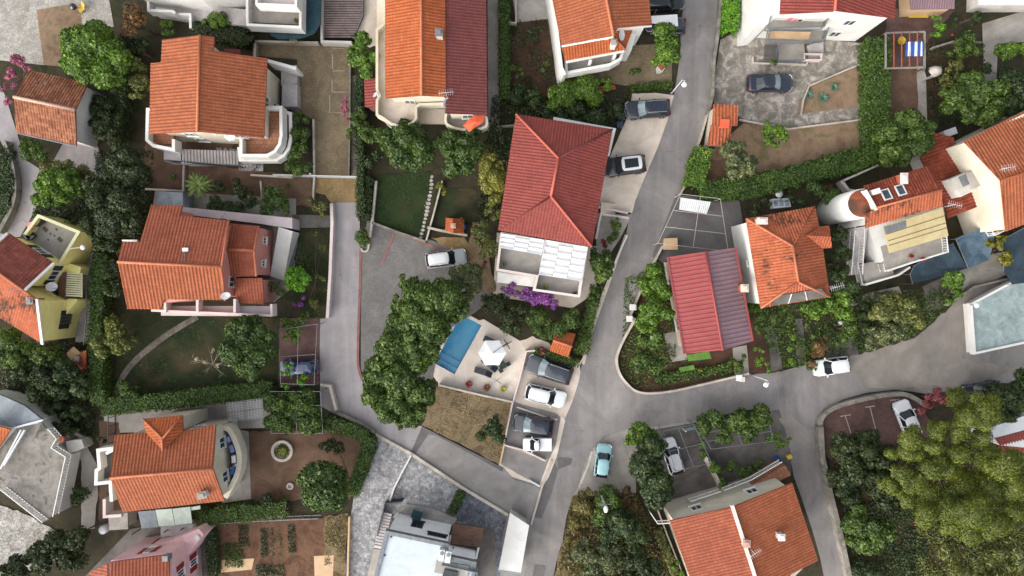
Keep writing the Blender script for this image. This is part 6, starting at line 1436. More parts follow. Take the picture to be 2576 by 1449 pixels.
    S([(1555, 562, 20), (1540, 592, 20)], 2, 'mid', 'green bush on the street corner right of the red hip roof')
    S([(1522, 612, 14), (1530, 600, 10)], 1.5, 'red', 'reddish shrub by the street below the hip-roofed house')
    T([(1512, 655, 32), (1515, 688, 26), (1495, 640, 18)], 3.6, 'mid', 'round tree at the street edge right of the sun sails')
    S([(1488, 752, 14), (1498, 735, 12)], 1.8, 'mid', 'small bush below the round street-edge tree')
    # street house, top
    T([(1672, 95, 36), (1680, 130, 36), (1665, 148, 24), (1655, 115, 20)], 5, 'bright', 'dense round bright tree beside the street and the white car canopy', dens=170)
    S([(1430, 235, 36), (1480, 225, 42), (1395, 248, 30), (1520, 215, 22)], 2.8, 'bright', 'wide light green hedge bush below the white colonnade')
    S([(1400, 285, 32), (1450, 288, 34), (1500, 300, 32), (1550, 282, 22), (1350, 262, 20)], 2.4, 'dark', 'dark bushes along the top eave of the red hip roof')
    HG([(1585, 222), (1690, 214)], 12, .7, 'grass', 'thin strip of light green planting above the beige drive')
    S([(1342, 88, 20), (1355, 78, 12)], 1.6, 'dark', 'small dark shrub on red soil near the concrete pad')
    S([(1295, 172, 18), (1308, 190, 12)], 1.5, 'mid', 'young shrub on the left side of the red soil strip')
    S([(1365, 165, 18)], 1.5, 'mid', 'round shrub at the right side of the red soil strip')
    S([(1305, 232, 30), (1345, 240, 28)], 1.8, 'dark', 'dark bushes closing the lower end of the red soil strip')
    HG([(1268, -20), (1268, 120), (1270, 250)], 18, 1.6, 'grass', 'straight hedge right of the long concrete side path')
    HG([(1838, -10), (1836, 50), (1834, 85)], 32, 1.8, 'lime', 'bright hedge block behind the street wall at the top edge')
    S([(1600, 183, 14), (1590, 180, 9)], 1.4, 'mid', 'bush in the paved yard near the small white roofed pillar')
    # field, right
    HG([(2202, 105), (2200, 240), (2205, 385)], 54, 2.0, 'grass', 'thick straight hedge between bare field and vegetable garden', lobe=.12)
    HG([(2195, 392), (2090, 418), (1985, 448), (1870, 474), (1755, 482)], 46, 1.8, 'grass', 'thick hedge along the lower edge of the bare field', lobe=.15)
    HG([(1768, 375), (1742, 475)], 40, 1.7, 'bright', 'hedge at the street corner of the bare field', lobe=.2)
    T([(1850, 390, 36), (1872, 418, 32), (1840, 430, 22), (1830, 372, 20)], 4, 'grey', 'grey-green olive tree at the lower left of the bare field')
    T([(1940, 322, 24), (1962, 342, 22), (1928, 355, 18), (1948, 365, 14)], 3, 'bright', 'small yellow-green tree on the bare field')
    T([(2230, 340, 36), (2280, 310, 38), (2300, 358, 42), (2250, 390, 36), (2322, 330, 28)], 5, 'mid', 'spreading tree at the lower end of the thick field hedge')
    T([(2390, 250, 40), (2440, 230, 46), (2500, 240, 42), (2420, 280, 36), (2480, 280, 36)], 4.5, 'mid', 'broad garden tree left of the big cream house')
    T([(2542, 215, 36), (2560, 262, 34), (2590, 230, 36)], 4.5, 'dark', 'dark tree at the right edge above the big cream house')
    S([(2400, 178, 28), (2378, 205, 20)], 2.2, 'olive', 'olive-green bush right of the stone oven')
    S([(2430, 110, 30), (2405, 130, 22), (2455, 135, 20)], 2.2, 'mid', 'leafy bush by the upper right garden path')
    S([(2358, 72, 18), (2355, 50, 14), (2350, 90, 14)], 2, 'lime', 'bright clump of banana-like leaves right of the pergola')
    S([(2538, 132, 30), (2510, 125, 20), (2570, 130, 24)], 2.2, 'bright', 'green hedge bush beside the right garden yard')
    S([(2480, 175, 18), (2530, 185, 26), (2565, 190, 22)], 2, 'dark', 'dark bush below the right garden yard')
    S([(2400, 55, 14), (2450, 45, 20)], 1.8, 'dark', 'low dark bush near the white roof at the top edge')
    for px, py, r, lb in ((2033, 240, 17, 'left agave of the three on the soil triangle'), (2070, 248, 19, 'largest darkest agave of the soil triangle, in the middle'), (2097, 220, 14, 'agave of the soil triangle nearest the thick hedge')):
        rosette(px, py, 0, r, 34, MATS['agave'], 'agave', lb, 'plant', .7, .05, group='agaves on the soil triangle')
    S([(1942, 160, 14)], 1.4, 'bright', 'round green bush in the planter bed above the black saloon car')
    # metal-roofed house garden
    T([(1640, 688, 30), (1655, 726, 36), (1622, 720, 22)], 4, 'bright', 'leafy citrus tree at the top left corner of the red metal roof', s=.12)
    T([(1635, 778, 38), (1672, 782, 26), (1628, 815, 30)], 4.2, 'bright', 'leafy citrus tree midway along the red metal roof', s=.12)
    T([(1640, 850, 34), (1612, 905, 32), (1645, 920, 26), (1615, 860, 24)], 3.6, 'mid', 'darker citrus tree at the bend of the curved street kerb', s=.12)
    S([(1850, 918, 20), (1832, 905, 14), (1868, 900, 12)], 1.5, 'mid', 'green bush left of the small concrete entry path')
    S([(1762, 928, 10)], .9, 'gold' if 'leaf_gold' in MATS else 'yellow', 'small yellow-green tuft beside the green garden swing cover')
    HG([(1650, 955), (1740, 940), (1840, 925)], 18, .6, 'mid', 'row of low vegetables inside the curved street kerb', lobe=.4)
    # lower right slope gardens
    T([(2040, 782, 26), (2080, 770, 28), (2112, 752, 28), (2120, 790, 26)], 3.6, 'bright', 'yellow-green tree below the grey sheeted eave')
    T([(2128, 832, 26), (2140, 800, 20), (2115, 855, 18)], 3, 'mid', 'small tree on the garden slope near a white stone')
    T([(2220, 778, 36), (2272, 780, 36), (2300, 800, 28), (2250, 762, 24)], 4.5, 'olive', 'loose olive-green tree above the dusty street edge')
    T([(2215, 838, 32), (2250, 832, 32), (2190, 862, 22)], 3.6, 'grey', 'grey-green tree overhanging the dusty street')
    S([(2172, 760, 26), (2182, 828, 24), (2160, 790, 18)], 2.4, 'dark', 'dark bush between two slope trees')
    T([(2396, 705, 26), (2400, 735, 18), (2385, 760, 14)], 3, 'bright', 'bright small tree on the concrete yard by the flat green roof')
    T([(2500, 620, 20), (2522, 648, 22), (2515, 600, 12)], 4, 'yellow', 'yellow-green tree growing between the blue shade nets')
    S([(1902, 775, 24), (1918, 800, 22), (1905, 830, 16)], 2, 'mid', 'bush right beside the mauve metal slope')
    S([(1910, 880, 14), (1918, 912, 18), (1932, 930, 12)], 1.5, 'bright', 'tufted bush at the street end of the entry path')
    S([(1990, 845, 14), (1995, 880, 16), (1990, 905, 16)], 1.6, 'bright', 'narrow green row between two grey garden paths')
    S([(1945, 800, 20), (1965, 780, 18), (1990, 800, 16)], 2, 'mid', 'vines below the left corner of the grey sheeted eave')
    S([(2058, 875, 22), (2048, 905, 18), (2068, 855, 14)], 2.2, 'rust', 'brownish dry bush on the slope above the boxy white car')
    S([(2030, 918, 16), (2050, 925, 14)], 1.2, 'mid', 'low green bush hanging over the street edge')
    S([(2040, 840, 16), (2025, 820, 14)], 1.8, 'mid', 'young green bush in the middle of the slope garden')
    T([(2110, 590, 22), (2118, 640, 24), (2112, 690, 26), (2138, 722, 22)], 4.5, 'dark', 'dark tall tree between speckled roof and round-tower house')
    S([(2078, 492, 34), (2045, 478, 26), (2110, 515, 24)], 3, 'blue', 'dark green bush behind the dormer of the speckled roof')
    S([(2010, 500, 20), (1985, 490, 16), (1905, 525, 22), (1925, 510, 16)], 2, 'dark', 'dark low bushes above the speckled hip roof')
    # trellis and vines, bottom right
    T([(1768, 1068, 26), (1800, 1050, 28), (1850, 1060, 36), (1900, 1048, 34), (1880, 1090, 26), (1820, 1095, 26), (1925, 1060, 18)], 2.8, 'mid', 'wide vine canopy along the south side of the street', s=.12)
    S([(1775, 1138, 18), (1798, 1178, 22), (1810, 1215, 16), (1760, 1110, 16)], 2.2, 'bright', 'climbing vine along the thin divider wall')
    S([(1845, 1175, 20), (1880, 1188, 20), (1905, 1170, 18), (1860, 1205, 16), (1835, 1220, 14)], 2, 'mid', 'leafy pot garden in front of the white terrace railing')
    S([(1942, 1100, 20), (1962, 1122, 18), (1978, 1105, 12)], 2.2, 'bright', 'vine tip at the corner of the side lane')
    T([(1640, 1122, 36), (1625, 1168, 42), (1650, 1210, 42), (1642, 1248, 34), (1672, 1235, 26)], 5, 'dark', 'tall dark olive tree left of the white hatchback')
    T([(1610, 1092, 30), (1635, 1100, 24), (1588, 1108, 16)], 3.2, 'bright', 'bright fan-leaved tree at the gate corner')
    S([(1470, 1270, 34), (1455, 1320, 28), (1440, 1365, 22), (1485, 1240, 18)], 2.2, 'scrub', 'brown dry scrub along the lower street')
    S([(1530, 1262, 40), (1512, 1300, 30)], 3, 'mid', 'green scrub beside the pale turquoise car pad')
    T([(1560, 1318, 40), (1600, 1340, 32), (1530, 1340, 28)], 4, 'dark', 'dark wild tree in the middle of the scrub plot')
    T([(1480, 1390, 38), (1530, 1400, 40), (1500, 1438, 38)], 3.6, 'grey', 'grey-green wild tree at the bottom of the scrub plot')
    T([(1590, 1400, 40), (1630, 1430, 36), (1580, 1450, 34)], 4, 'deep', 'deep green wild tree by the white party-wall house')
    S([(1570, 1245, 24), (1590, 1275, 22)], 2, 'rust', 'russet shrub at the top of the scrub plot')
    S([(1700, 1420, 14), (1715, 1450, 16)], 1.4, 'bright', 'small green shrub in the gap left of the coral roof')
    HG([(1655, 1330), (1690, 1420), (1720, 1500)], 14, 1.0, 'olive', 'thin overgrown strip beside the party-wall house')
    # pines
    pine = [(2409, 1005, 28), (2476, 1033, 38), (2440, 1050, 30), (2289, 1103, 30), (2285, 1138, 26), (2246, 1143, 16), (2356, 1085, 22), (2356, 1165, 30), (2350, 1125, 22), (2412, 1082, 28), (2409, 1143, 28), (2385, 1180, 30), (2342, 1182, 28), (2302, 1215, 28), (2270, 1190, 22), (2241, 1223, 24), (2330, 1240, 34), (2329, 1292, 32), (2382, 1276, 42), (2449, 1290, 44), (2489, 1223, 42), (2529, 1165, 42), (2556, 1223, 34), (2502, 1316, 36), (2440, 1340, 34), (2422, 1225, 44), (2489, 1151, 32), (2470, 1100, 26), (2550, 1285, 30), (2390, 1320, 26), (2280, 1255, 22)]
    cl = []
    for px, py, r in pine:
        hz = 6.6 + 2.6 * rng.random(); c = W(px, py, hz); R = r / PXM * 1.08
        cl.append((c.x, c.y, hz, R * .8))
        for i in range(7):
            a = rng.random() * 6.28; q = R * (.35 + .35 * rng.random()); cl.append((c.x + q * math.cos(a), c.y + q * math.sin(a), hz - .5 + .7 * rng.random(), R * (.32 + .2 * rng.random())))
    b = W(2400, 1215, 6); b.z = 0
    root = empty('pine_tree', b, 'enormous yellow-green pine with rounded tufts in the lower right corner', 'tree', GT)
    pos, nr, sz = clump_cloud(cl, 430, .09, sq=.8, inner=.12, up=.4, jit=.5)
    leafmesh('crown', pos, nr, sz, MATS['leaf_pine'], root, .3)
    mb = MB().tube([b - Vector((0, 0, .2)), b + Vector((.3, .2, 3)), b + Vector((0, .4, 6.5))], .42, 9, .2)
    for px, py, r in pine[::2]:
        e = W(px, py, 7); mb.tube([b + Vector((.2, .2, 3.2)), (b + e) / 2 + Vector((0, 0, 2.2)), e], .15, 5, .05)
    mb.build('trunk', MATS['bark'], root)
    T([(2490, 1390, 34), (2540, 1400, 40), (2450, 1400, 38), (2390, 1392, 30), (2420, 1432, 34), (2560, 1440, 36), (2480, 1445, 36), (2530, 1360, 24)], 6.5, 'olive', 'sparser olive-coloured pine along the bottom edge', name='pine_tree', s=.15, dens=130, asp=.3)
    T([(2125, 1130, 40), (2178, 1120, 42), (2158, 1180, 46), (2110, 1200, 34), (2200, 1208, 40), (2130, 1240, 36), (2215, 1160, 34), (2230, 1260, 30)], 5.5, 'deep', 'broad blue-dark tree between stone lane wall and pine')
    T([(2140, 1300, 38), (2185, 1335, 42), (2160, 1368, 34), (2222, 1330, 32), (2200, 1365, 28), (2150, 1270, 24)], 5, 'mid', 'grass-green tree beside the lower lane wall', s=.13)
    S([(2160, 1430, 26), (2200, 1445, 24)], 1.8, 'dark', 'dark shrub at the bottom beside the lane wall')
    S([(2330, 1005, 22), (2355, 995, 22), (2374, 1003, 16), (2315, 1030, 14)], 2.6, 'rose', 'pink oleander at the corner of the red-brown parking court')
    T([(2500, 985, 26), (2550, 1000, 40), (2565, 955, 28), (2530, 1040, 32)], 5, 'dark', 'dark tree over the hidden car at the right street edge')
    # bottom left
    T([(200, 1352, 36), (150, 1372, 40), (110, 1402, 40), (60, 1422, 36), (180, 1400, 36), (20, 1442, 28)], 4, 'deep', 'long dark tree mass over the white gravel yard', s=.15, dens=140)
    S([(205, 1253, 26), (195, 1240, 16)], 2, 'dark', 'dark round bush right of the white terrace wall')
    S([(256, 1105, 12), (268, 1112, 10), (235, 1095, 10)], 1.6, 'dark', 'tiny dark bush at the left corner of the arc-balcony house')
    S([(155, 1070, 26), (180, 1075, 20)], 2, 'deep', 'dark bush behind the corner urn of the stained terrace')
    HG([(498, 1305), (600, 1290), (722, 1278)], 34, 1.5, 'mid', 'leafy hedge below the brown garden with the round planter', lobe=.25)
    HG([(528, 1330), (535, 1390), (540, 1450)], 18, 1.3, 'dark', 'dark hedge left of the vegetable plot')
    T([(815, 1222, 64), (800, 1205, 40), (835, 1245, 40)], 5.5, 'blue', 'big dark dome-shaped tree beside the grey stone court', s=.15, dens=150, flat=.9)
    HG([(815, 1062), (880, 1078), (925, 1098), (930, 1120), (905, 1190), (885, 1240)], 28, 1.5, 'grass', 'curved bright hedge between brown garden and concrete lane', lobe=.12)
    S([(825, 1118, 26), (850, 1125, 18)], 1.6, 'deep', 'dim blue-green shrub on the brown garden soil')
    S([(672, 1250, 20)], 1.5, 'deep', 'dim round shrub at the lower left of the brown garden')
    T([(700, 1008, 34), (758, 1010, 38), (720, 1050, 38), (782, 1060, 32), (688, 1060, 24), (800, 1030, 18)], 2.8, 'mid', 'vine canopy over the pipe trellis by the concrete lane')
    S([(738, 828, 24), (735, 850, 22), (720, 810, 16), (760, 805, 14)], 2.4, 'bright', 'fresh vine leaves on the upper end of the car trellis')
    S([(722, 945, 20), (765, 958, 18), (728, 915, 14), (718, 970, 12)], 2.5, 'lime', 'yellow-green vine leaves hanging over the blue hatchback')
    T([(60, 930, 32), (118, 950, 36), (90, 985, 28)], 4, 'deep', 'dark tree on the bank below the yellow house')
    T([(170, 935, 36), (205, 975, 28), (150, 985, 24)], 4, 'dark', 'dark tree right of the bank near the outdoor oven')
    T([(22, 850, 32), (62, 892, 38), (110, 902, 30), (30, 900, 28)], 4.2, 'mid', 'mid-green tree under the tiled verge of the yellow house')
    S([(155, 893, 16), (145, 880, 12)], 1.8, 'bright', 'lighter shrub left of the brick outdoor oven')
    S([(130, 1010, 30), (200, 1035, 24), (165, 1040, 18)], 2, 'dark', 'low dark scrub above the stained roof terrace')
    S([(1230, 1072, 30), (1246, 1095, 28), (1215, 1088, 22), (1238, 1055, 20)], 3, 'dark', 'dark dense bush at the corner of the dry grass')
    HG([(1162, 1236), (1150, 1262), (1136, 1290)], 14, .6, 'grass', 'narrow planted bed on the grey stone court')
    HG([(1880, 1190 - 50), (1912, 1122)], 4, .3, 'mid', 'thin vine shoot beside the side lane') if False else None
    HG([(906, 190), (905, 320), (908, 440), (909, 545)], 14, 1.4, 'dark', 'narrow dark ivy hedge along the tan cobbled drive', lobe=.2)
    HG([(925, 445), (922, 500), (918, 555)], 22, .9, 'dark', 'dark groundcover hedge left of the pale garden kerb')
    # beds and pots
    r = empty('planter', W(712, 1133), 'round stone planter ring with a spiky plant on brown soil', 'planter')
    c = W(712, 1133, 0)
    MB().lathe(c, [(1.13, -.05), (1.13, .4), (.86, .4), (.84, .2), (.02, .2)], 36).build('stone_ring', MATS['kerb_stone'], r)
    pos, nr, sz = clump_cloud([(c.x, c.y, .2, .8)], 500, .07, sq=.35); leafmesh('foliage', pos, nr, sz, MATS['leaf_olive'], r)
    rosette(712, 1135, .2, 17, 40, MATS['gold_leaf'], 'yucca', 'golden spiky plant in the middle of the round stone planter', 'plant', .6, .04)
    r = empty('planter', W(731, 1222), 'small concrete ring planter on brown soil near the dome-shaped tree', 'planter')
    c = W(731, 1222, 0); MB().lathe(c, [(.36, -.05), (.36, .25), (.2, .25), (.18, .08), (.02, .08)], 24).build('stone_ring', MATS['kerb_stone'], r)
    rosette(1180, 965, 0, 12, 40, MATS['red_leaf'], 'potted_plant', 'deep red spiky plant in a pot on the pool deck', 'plant', .6, .05, MATS['terracotta'], 'potted plants on the pool deck')
    rosette(1225, 974, 0, 12, 40, MATS['copper_leaf'], 'potted_plant', 'copper-brown spiky plant in a pot on the pool deck', 'plant', .6, .05, MATS['terracotta'], 'potted plants on the pool deck')
    rosette(1266, 977, 0, 12, 30, MATS['gold_leaf'], 'potted_plant', 'yellow-green spiky plant in a pot on the pool deck', 'plant', .6, .05, MATS['terracotta'], 'potted plants on the pool deck')
    for px, py, lb in ((1268, 664, 'potted palm on the upper left white terrace corner'), (1370, 722, 'potted palm at the left end of the lower white terrace'), (1445, 738, 'potted palm at the right end of the lower white terrace')):
        rosette(px, py, 3.0, 9, 18, MATS['palm_leaf'], 'potted_plant', lb, 'plant', .8, .05, MATS['white_paint'], 'potted palms on the white terrace')
    S([(738, 98, 12), (745, 104, 8)], 1.5, 'white', 'white-flowering bush on the wall below the teal tarpaulin')
    for px, py, z, lb in ((629, 24, 3.0, 'potted shrub at the upper left corner of the top white balcony'), (628, 52, 3.0, 'potted shrub at the lower left corner of the top white balcony'), (748, 55, 3.0, 'potted shrub at the lower right corner of the top white balcony'), (2288, 644, 2.9, 'red-flowering pot on the beige-covered terrace, left one'), (2318, 652, 2.9, 'red-flowering pot on the beige-covered terrace, right one')):
        rosette(px, py, z, 8, 16, MATS['palm_leaf' if 'shrub' in lb else 'red_leaf'], 'potted_plant', lb, 'plant', .6, .05, MATS['terracotta'], 'potted plants on house terraces')
    # white dead tree on the lawn
    b = W(545, 915, 0); r = empty('bare_tree', b, 'leafless white-barked little tree on the dark lawn', 'tree')
    mb = MB().tube([b - Vector((0, 0, .1)), b + Vector((.1, .1, 1.1)), b + Vector((.3, .1, 1.8))], .09, 6, .06)
    for (x, y, zz) in ((490, 902, 2.2), (513, 912, 2.3), (535, 880, 2.5), (557, 885, 2.4), (575, 918, 2.2), (600, 908, 2.1), (520, 935, 2.0), (562, 940, 2.1)):
        e = W(x, y, zz * .8); s0 = b + Vector((.15, .1, 1.3)); m_ = (s0 + e) / 2 + Vector((0, 0, .25)); mb.tube([s0, m_, e], .03, 5, .012)
        for k in range(5):
            d = Vector((random.uniform(-.55, .55), random.uniform(-.55, .55), random.uniform(.1, .4))); mb.tube([m_ + (e - m_) * (k / 3), e + d], .016, 4, .008)
    mb.build('branches', MATS['white_stone'], r)
    b2 = [(W(x, y, 2.2).x, W(x, y, 2.2).y, 2.0, .22) for x, y in ((492, 903), (513, 912), (534, 882), (556, 886), (575, 918), (545, 920), (598, 910))]
    pos, nr, sz = clump_cloud(b2, 220, .06); leafmesh('blossom', pos, nr, sz, MATS['leaf_white'], r)
def things():
    m = MATS
    def wall(pts, h, t, mat, label, smooth=0, closed=False, name='garden_wall', z0=-.05):
        return wallpath(name, pts, z0, h, t, m[mat], None, closed, smooth, label, 'wall', 'low walls and kerbs')
    wall([(1818, -40), (1806, 90), (1797, 150), (1793, 240), (1782, 285)], .9, .3, 'old_wall', 'weathered street wall beside the bright hedge block at the top')
    wall([(1780, 288), (1762, 350), (1742, 405), (1722, 470), (1712, 488)], .7, .18, 'kerb_stone', 'pale kerb wall between street and bare field')
    wall([(1668, 618), (1642, 668), (1615, 725), (1585, 800)], .7, .16, 'kerb_stone', 'thin pale wall between street and citrus trees')
    wall([(1598, 800), (1590, 818), (1572, 850), (1556, 885), (1552, 912), (1562, 945), (1584, 972), (1605, 986), (1640, 990), (1700, 983), (1800, 960), (1885, 940)], .6, .22, 'kerb_stone', 'long curved pale kerb wall at the street junction', 4)
    wall([(833, 512), (835, 560), (830, 690), (823, 800)], 1.0, .3, 'pink_trim', 'pinkish-white wall on the left of the concrete lane')
    wall([(806, 968), (830, 972), (838, 1005), (845, 1032)], .9, .26, 'kerb_stone', 'stub of pale wall below the car trellis')
    wall([(850, 1040), (900, 1062), (942, 1088)], .7, .3, 'old_wall', 'grey kerb wall between curved hedge and lane')
    wall([(942, 1092), (1034, 1142), (1169, 1231), (1278, 1296)], .35, .3, 'kerb_stone', 'pale kerb along the top of the grey stone court')
    wall([(1034, 1146), (1010, 1190), (990, 1230), (978, 1268)], .5, .16, 'white_paint', 'thin white wall dividing the grey stone court')
    wall([(878, 1300), (876, 1380), (874, 1475)], .6, .16, 'sand_wood', 'thin cream kerb between vegetable plot and grey court')
    wall([(1336, 1320), (1352, 1265), (1362, 1228), (1388, 1158)], .25, .2, 'kerb_stone', 'pale kerb between ramp and lower street')
    wall([(1103, 969), (1200, 992), (1290, 1012)], .9, .2, 'kerb_stone', 'pale wall between pool deck and dry grass')
    wall([(1346, 885 - 3), (1324, 884), (1308, 950), (1288, 1020), (1268, 1118)], .8, .15, 'pink_trim', 'white wall between pool deck and the parked cars')
    wall([(1346, 884), (1400, 905), (1452, 920)], .6, .15, 'kerb_stone', 'pale wall above the dark grey estate car')
    wall([(1300, 1064 - 40), (1380, 1052), (1402, 1056)], .35, .14, 'pink_trim', 'low white divider between the white estate car and the dark hatchback')
    wall([(1268, 1120), (1318, 1133), (1372, 1160)], .6, .14, 'pink_trim', 'low white divider below the small white pickup')
    wall([(1268, 1120), (1258, 1168)], .6, .16, 'sand_wood', 'short cream wall beside the empty pad')
    wall([(1330, 1208), (1358, 1224)], .5, .14, 'white_paint', 'short white wall end where ramp meets the street')
    wall([(1505, 520), (1580, 536)], .6, .2, 'pink_trim', 'white wall at the lower edge of the beige street drive')
    wall([(1582, 548), (1512, 538), (1500, 600)], .8, .2, 'pink_trim', 'white corner wall right of the red hip roof')
    stairs('outdoor_steps', (1548, 528), (1512, 524), 30, .1, .9, 5, m['beige_concrete']); tag(bpy.context.scene.objects['outdoor_steps'], 'beige outdoor steps right of the red hip-roofed house', 'steps')
    wall([(1578, 592), (1556, 640), (1536, 690)], .5, .16, 'white_paint', 'white low wall along the street right of the round tree')
    wall([(1502, 780), (1486, 830), (1468, 900), (1456, 920)], .5, .16, 'kerb_stone', 'pale low wall between shed garden and main street')
    wall([(2066, 1075), (2070, 1150), (2092, 1250), (2112, 1330), (2138, 1449), (2150, 1520)], 1.1, .5, 'old_wall', 'long old stone wall on the right of the side lane')
    wall([(2066, 1075), (2068, 1052), (2100, 1026), (2180, 1003), (2250, 992), (2290, 996), (2330, 1020)], .7, .45, 'old_wall', 'curved stone kerb around the red-brown parking court', 3)
    wall([(-5, 585), (28, 520), (36, 470), (28, 410), (8, 355)], .9, .4, 'old_wall', 'old stone wall on the inside of the lane bend', 4)
    wall([(946, 455), (940, 520), (934, 570), (930, 600)], .5, .24, 'kerb_stone', 'pale kerb on the left of the small dark lawn')
    wall([(936, 560), (1000, 584), (1070, 608)], .5, .24, 'old_wall', 'kerb along the lower edge of the small dark lawn')
    wall([(1112, 455), (1090, 540), (1072, 605)], .5, .16, 'kerb_stone', 'thin wall right of the stepping stones')
    wall([(1075, 572), (1110, 580), (1175, 592)], .6, .22, 'kerb_stone', 'short wall under the garden barbecue')
    wall([(909, 625), (912, 632), (924, 630), (928, 612)], .4, .16, 'kerb_stone', 'white curb tip around the clipped ball bush', 4)
    wall([(640, 145), (642, 103), (700, 105), (800, 107)], .8, .22, 'kerb_stone', 'pale wall along the top of the tan cobbled yard')
    wall([(808, -20), (809, 104), (884, 106)], 1.2, .22, 'grey_wall', 'grey wall around the slatted brown deck')
    wall([(880, 110), (880, 300), (877, 440)], .5, .14, 'old_wall', 'thin kerb along the right of the tan cobbled drive')
    wall([(788, 300), (790, 440), (787, 500)], .5, .18, 'kerb_stone', 'thin pale wall left of the tan cobbled drive')
    wall([(365, 475), (460, 480), (462, 412)], .5, .2, 'kerb_stone', 'pale terrace kerb left of the palm')
    wall([(655, 455), (658, 500)], .4, .14, 'kerb_stone', 'short pale kerb in the brown bed right of the palm')
    wall([(630, 440), (735, 446)], .6, .2, 'kerb_stone', 'pale kerb above the brown beds')
    wall([(1258, 55), (1298, 57), (1298, -30)], .7, .14, 'kerb_stone', 'thin wall around the concrete pad left of the street house')
    wall([(1250, 318), (1330, 312), (1400, 308)], .6, .16, 'old_wall', 'thin wall above the red hip roof')
    wall([(2017, 335), (2018, 287), (2060, 217), (2180, 155)], .35, .12, 'kerb_stone', 'thin kerb around the soil triangle with agaves') if False else wall([(2016, 290), (2022, 250), (2036, 216), (2100, 188), (2172, 158), (2172, 112)], .35, .12, 'kerb_stone', 'thin kerb around the soil triangle with agaves')
    wall([(1860, 300), (1985, 324), (2172, 300)], .4, .14, 'kerb_stone', 'thin kerb between concrete yard and bare field')
    wall([(1895, 142), (1895, 158), (1965, 160), (2030, 162), (2034, 150)], .45, .12, 'kerb_stone', 'thin planter kerb below the white house terrace')
    wall([(2120, 455), (2210, 415)], 1.2, .2, 'grey_wall', 'grey yard wall behind the round tower'); wall([(2118, 455), (2135, 478), (2150, 480)], 1.2, .3, 'grey_wall', 'grey wall corner by the round tower')
    wall([(2385, 768), (2450, 722), (2536, 702)], .9, .2, 'old_wall', 'dark-topped wall between concrete yard and flat green roof')
    wall([(2060, 918), (2110, 905)], .5, .2, 'old_wall', 'crumbling kerb beside the overgrown slope garden'); wall([(1960, 938), (2005, 926)], .4, .2, 'old_wall', 'low broken kerb at the foot of the slope garden')
    wall([(1593, 1092), (1605, 1140), (1625, 1230), (1635, 1260)], .8, .16, 'old_wall', 'wall with wire fence right of the turquoise car pad')
    wall([(1457, 1226), (1480, 1170), (1490, 1135)], .12, .2, 'kerb_stone', 'flush white kerb left of the turquoise car pad')
    wall([(1650, 1270), (1680, 1350), (1720, 1450), (1735, 1500)], .6, .14, 'kerb_stone', 'thin pale wall left of the coral roof')
    wall([(2346, 120), (2398, 104), (2470, 106)], .6, .18, 'old_wall', 'rough garden wall near the red flowering plant')
    wall([(2335, 1465), (2345, 1520)], .6, .2, 'kerb_stone', 'pale step wall at the bottom under the pine')
    wall([(165, 1075), (215, 1108), (225, 1120)], .5, .3, 'kerb_stone', 'pale slab wall behind the corner urn terrace')
    wall([(1136, 1292), (1154, 1258), (1166, 1238)], .5, .1, 'kerb_stone', 'thin edging of the narrow planted bed') if False else None
    for x, y, lb in ((1591, 773, 'upper white gate pillar on the street beside the citrus trees'), (1583, 802, 'lower white gate pillar where the curved kerb wall begins'), (1859, 951, 'white gate pillar at the foot of the entry path')):
        p = empty('gate_pillar', W(x, y, 0), lb, 'pillar', 'white gate pillars')
        MB().box(W(x, y, -.05), .5, .5, 1.1).build('shaft', m['white_paint'], p); MB().box(W(x, y, 1.051), .62, .62, .1).build('cap', m['white_paint'], p)
    # street lamps
    def lamp(base, head, h, label):
        b = W(*base, 0); e = W(*head, h); r = empty('street_lamp', b, label, 'lamp', 'white-headed street lamps')
        mb = MB().tube([b, Vector((b.x, b.y, h - .7))], .07, 8, .05); mb.tube([Vector((b.x, b.y, h - .72)), (Vector((b.x, b.y, h)) + e) / 2 + Vector((0, 0, .1)), e], .035, 6); mb.build('pole', m['white_metal'], r)
        MB().lathe(b, [(.16, 0), (.16, .12), (.1, .2), (.08, .3)], 12).build('base', m['grey_metal'], r)
        MB().lathe(e - Vector((0, 0, .1)), [(.05, -.12), (.22, -.1), (.27, .02), (.2, .14), (.05, .2)], 16).build('lamp_head', m['lamp_white'], r, True)
    lamp((1688, 236), (1722, 212), 5.5, 'white-headed street lamp above the dark navy estate car')
    lamp((1893, 944), (1928, 968), 5.0, 'white-headed street lamp leaning over the street junction')
    lamp((232, 634), (207, 622), 4.6, 'white-headed street lamp by the yellow house with dark arm')
    # pipe trellises
    def trellis(label, corners, h, ribs, mat='grey_metal', net=0):
        a, b, c, d = [W(x, y, h) for x, y in corners]
        r = empty('trellis', Vector((*((a + c) / 2).xy, 0)), label, 'trellis', 'pipe trellises')
        mb = MB(); 
        for p, q in ((a, b), (b, c), (c, d), (d, a)): mb.bar(p, q, .04)
        for i in range(1, ribs): t = i / ribs; mb.bar(a * (1 - t) + d * t, b * (1 - t) + c * t, .04)
        mb.bar((a + b) / 2, (c + d) / 2, .04)
        mb.build('top_frame', m[mat], r)
        for p in (a, b, c, d): MB().tube([Vector((p.x, p.y, -.05)), p], .04, 6).build('post', m[mat], r)
        if net:
            w_ = MB()
            for i in range(1, net): t = i / net; w_.bar(a * (1 - t) + d * t, b * (1 - t) + c * t, .02); w_.bar(a * (1 - t) + b * t, d * (1 - t) + c * t, .02)
            w_.build('wire_mesh', m['white_metal'], r)
    trellis('pipe trellis over the dark concrete street-side yard', ((1712, 488), (1812, 500), (1832, 632), (1655, 612)), 2.5, 3, 'kerb_stone')
    trellis('pipe trellis above the blue hatchback', ((702, 830), (798, 815), (790, 968), (706, 965)), 2.6, 2)
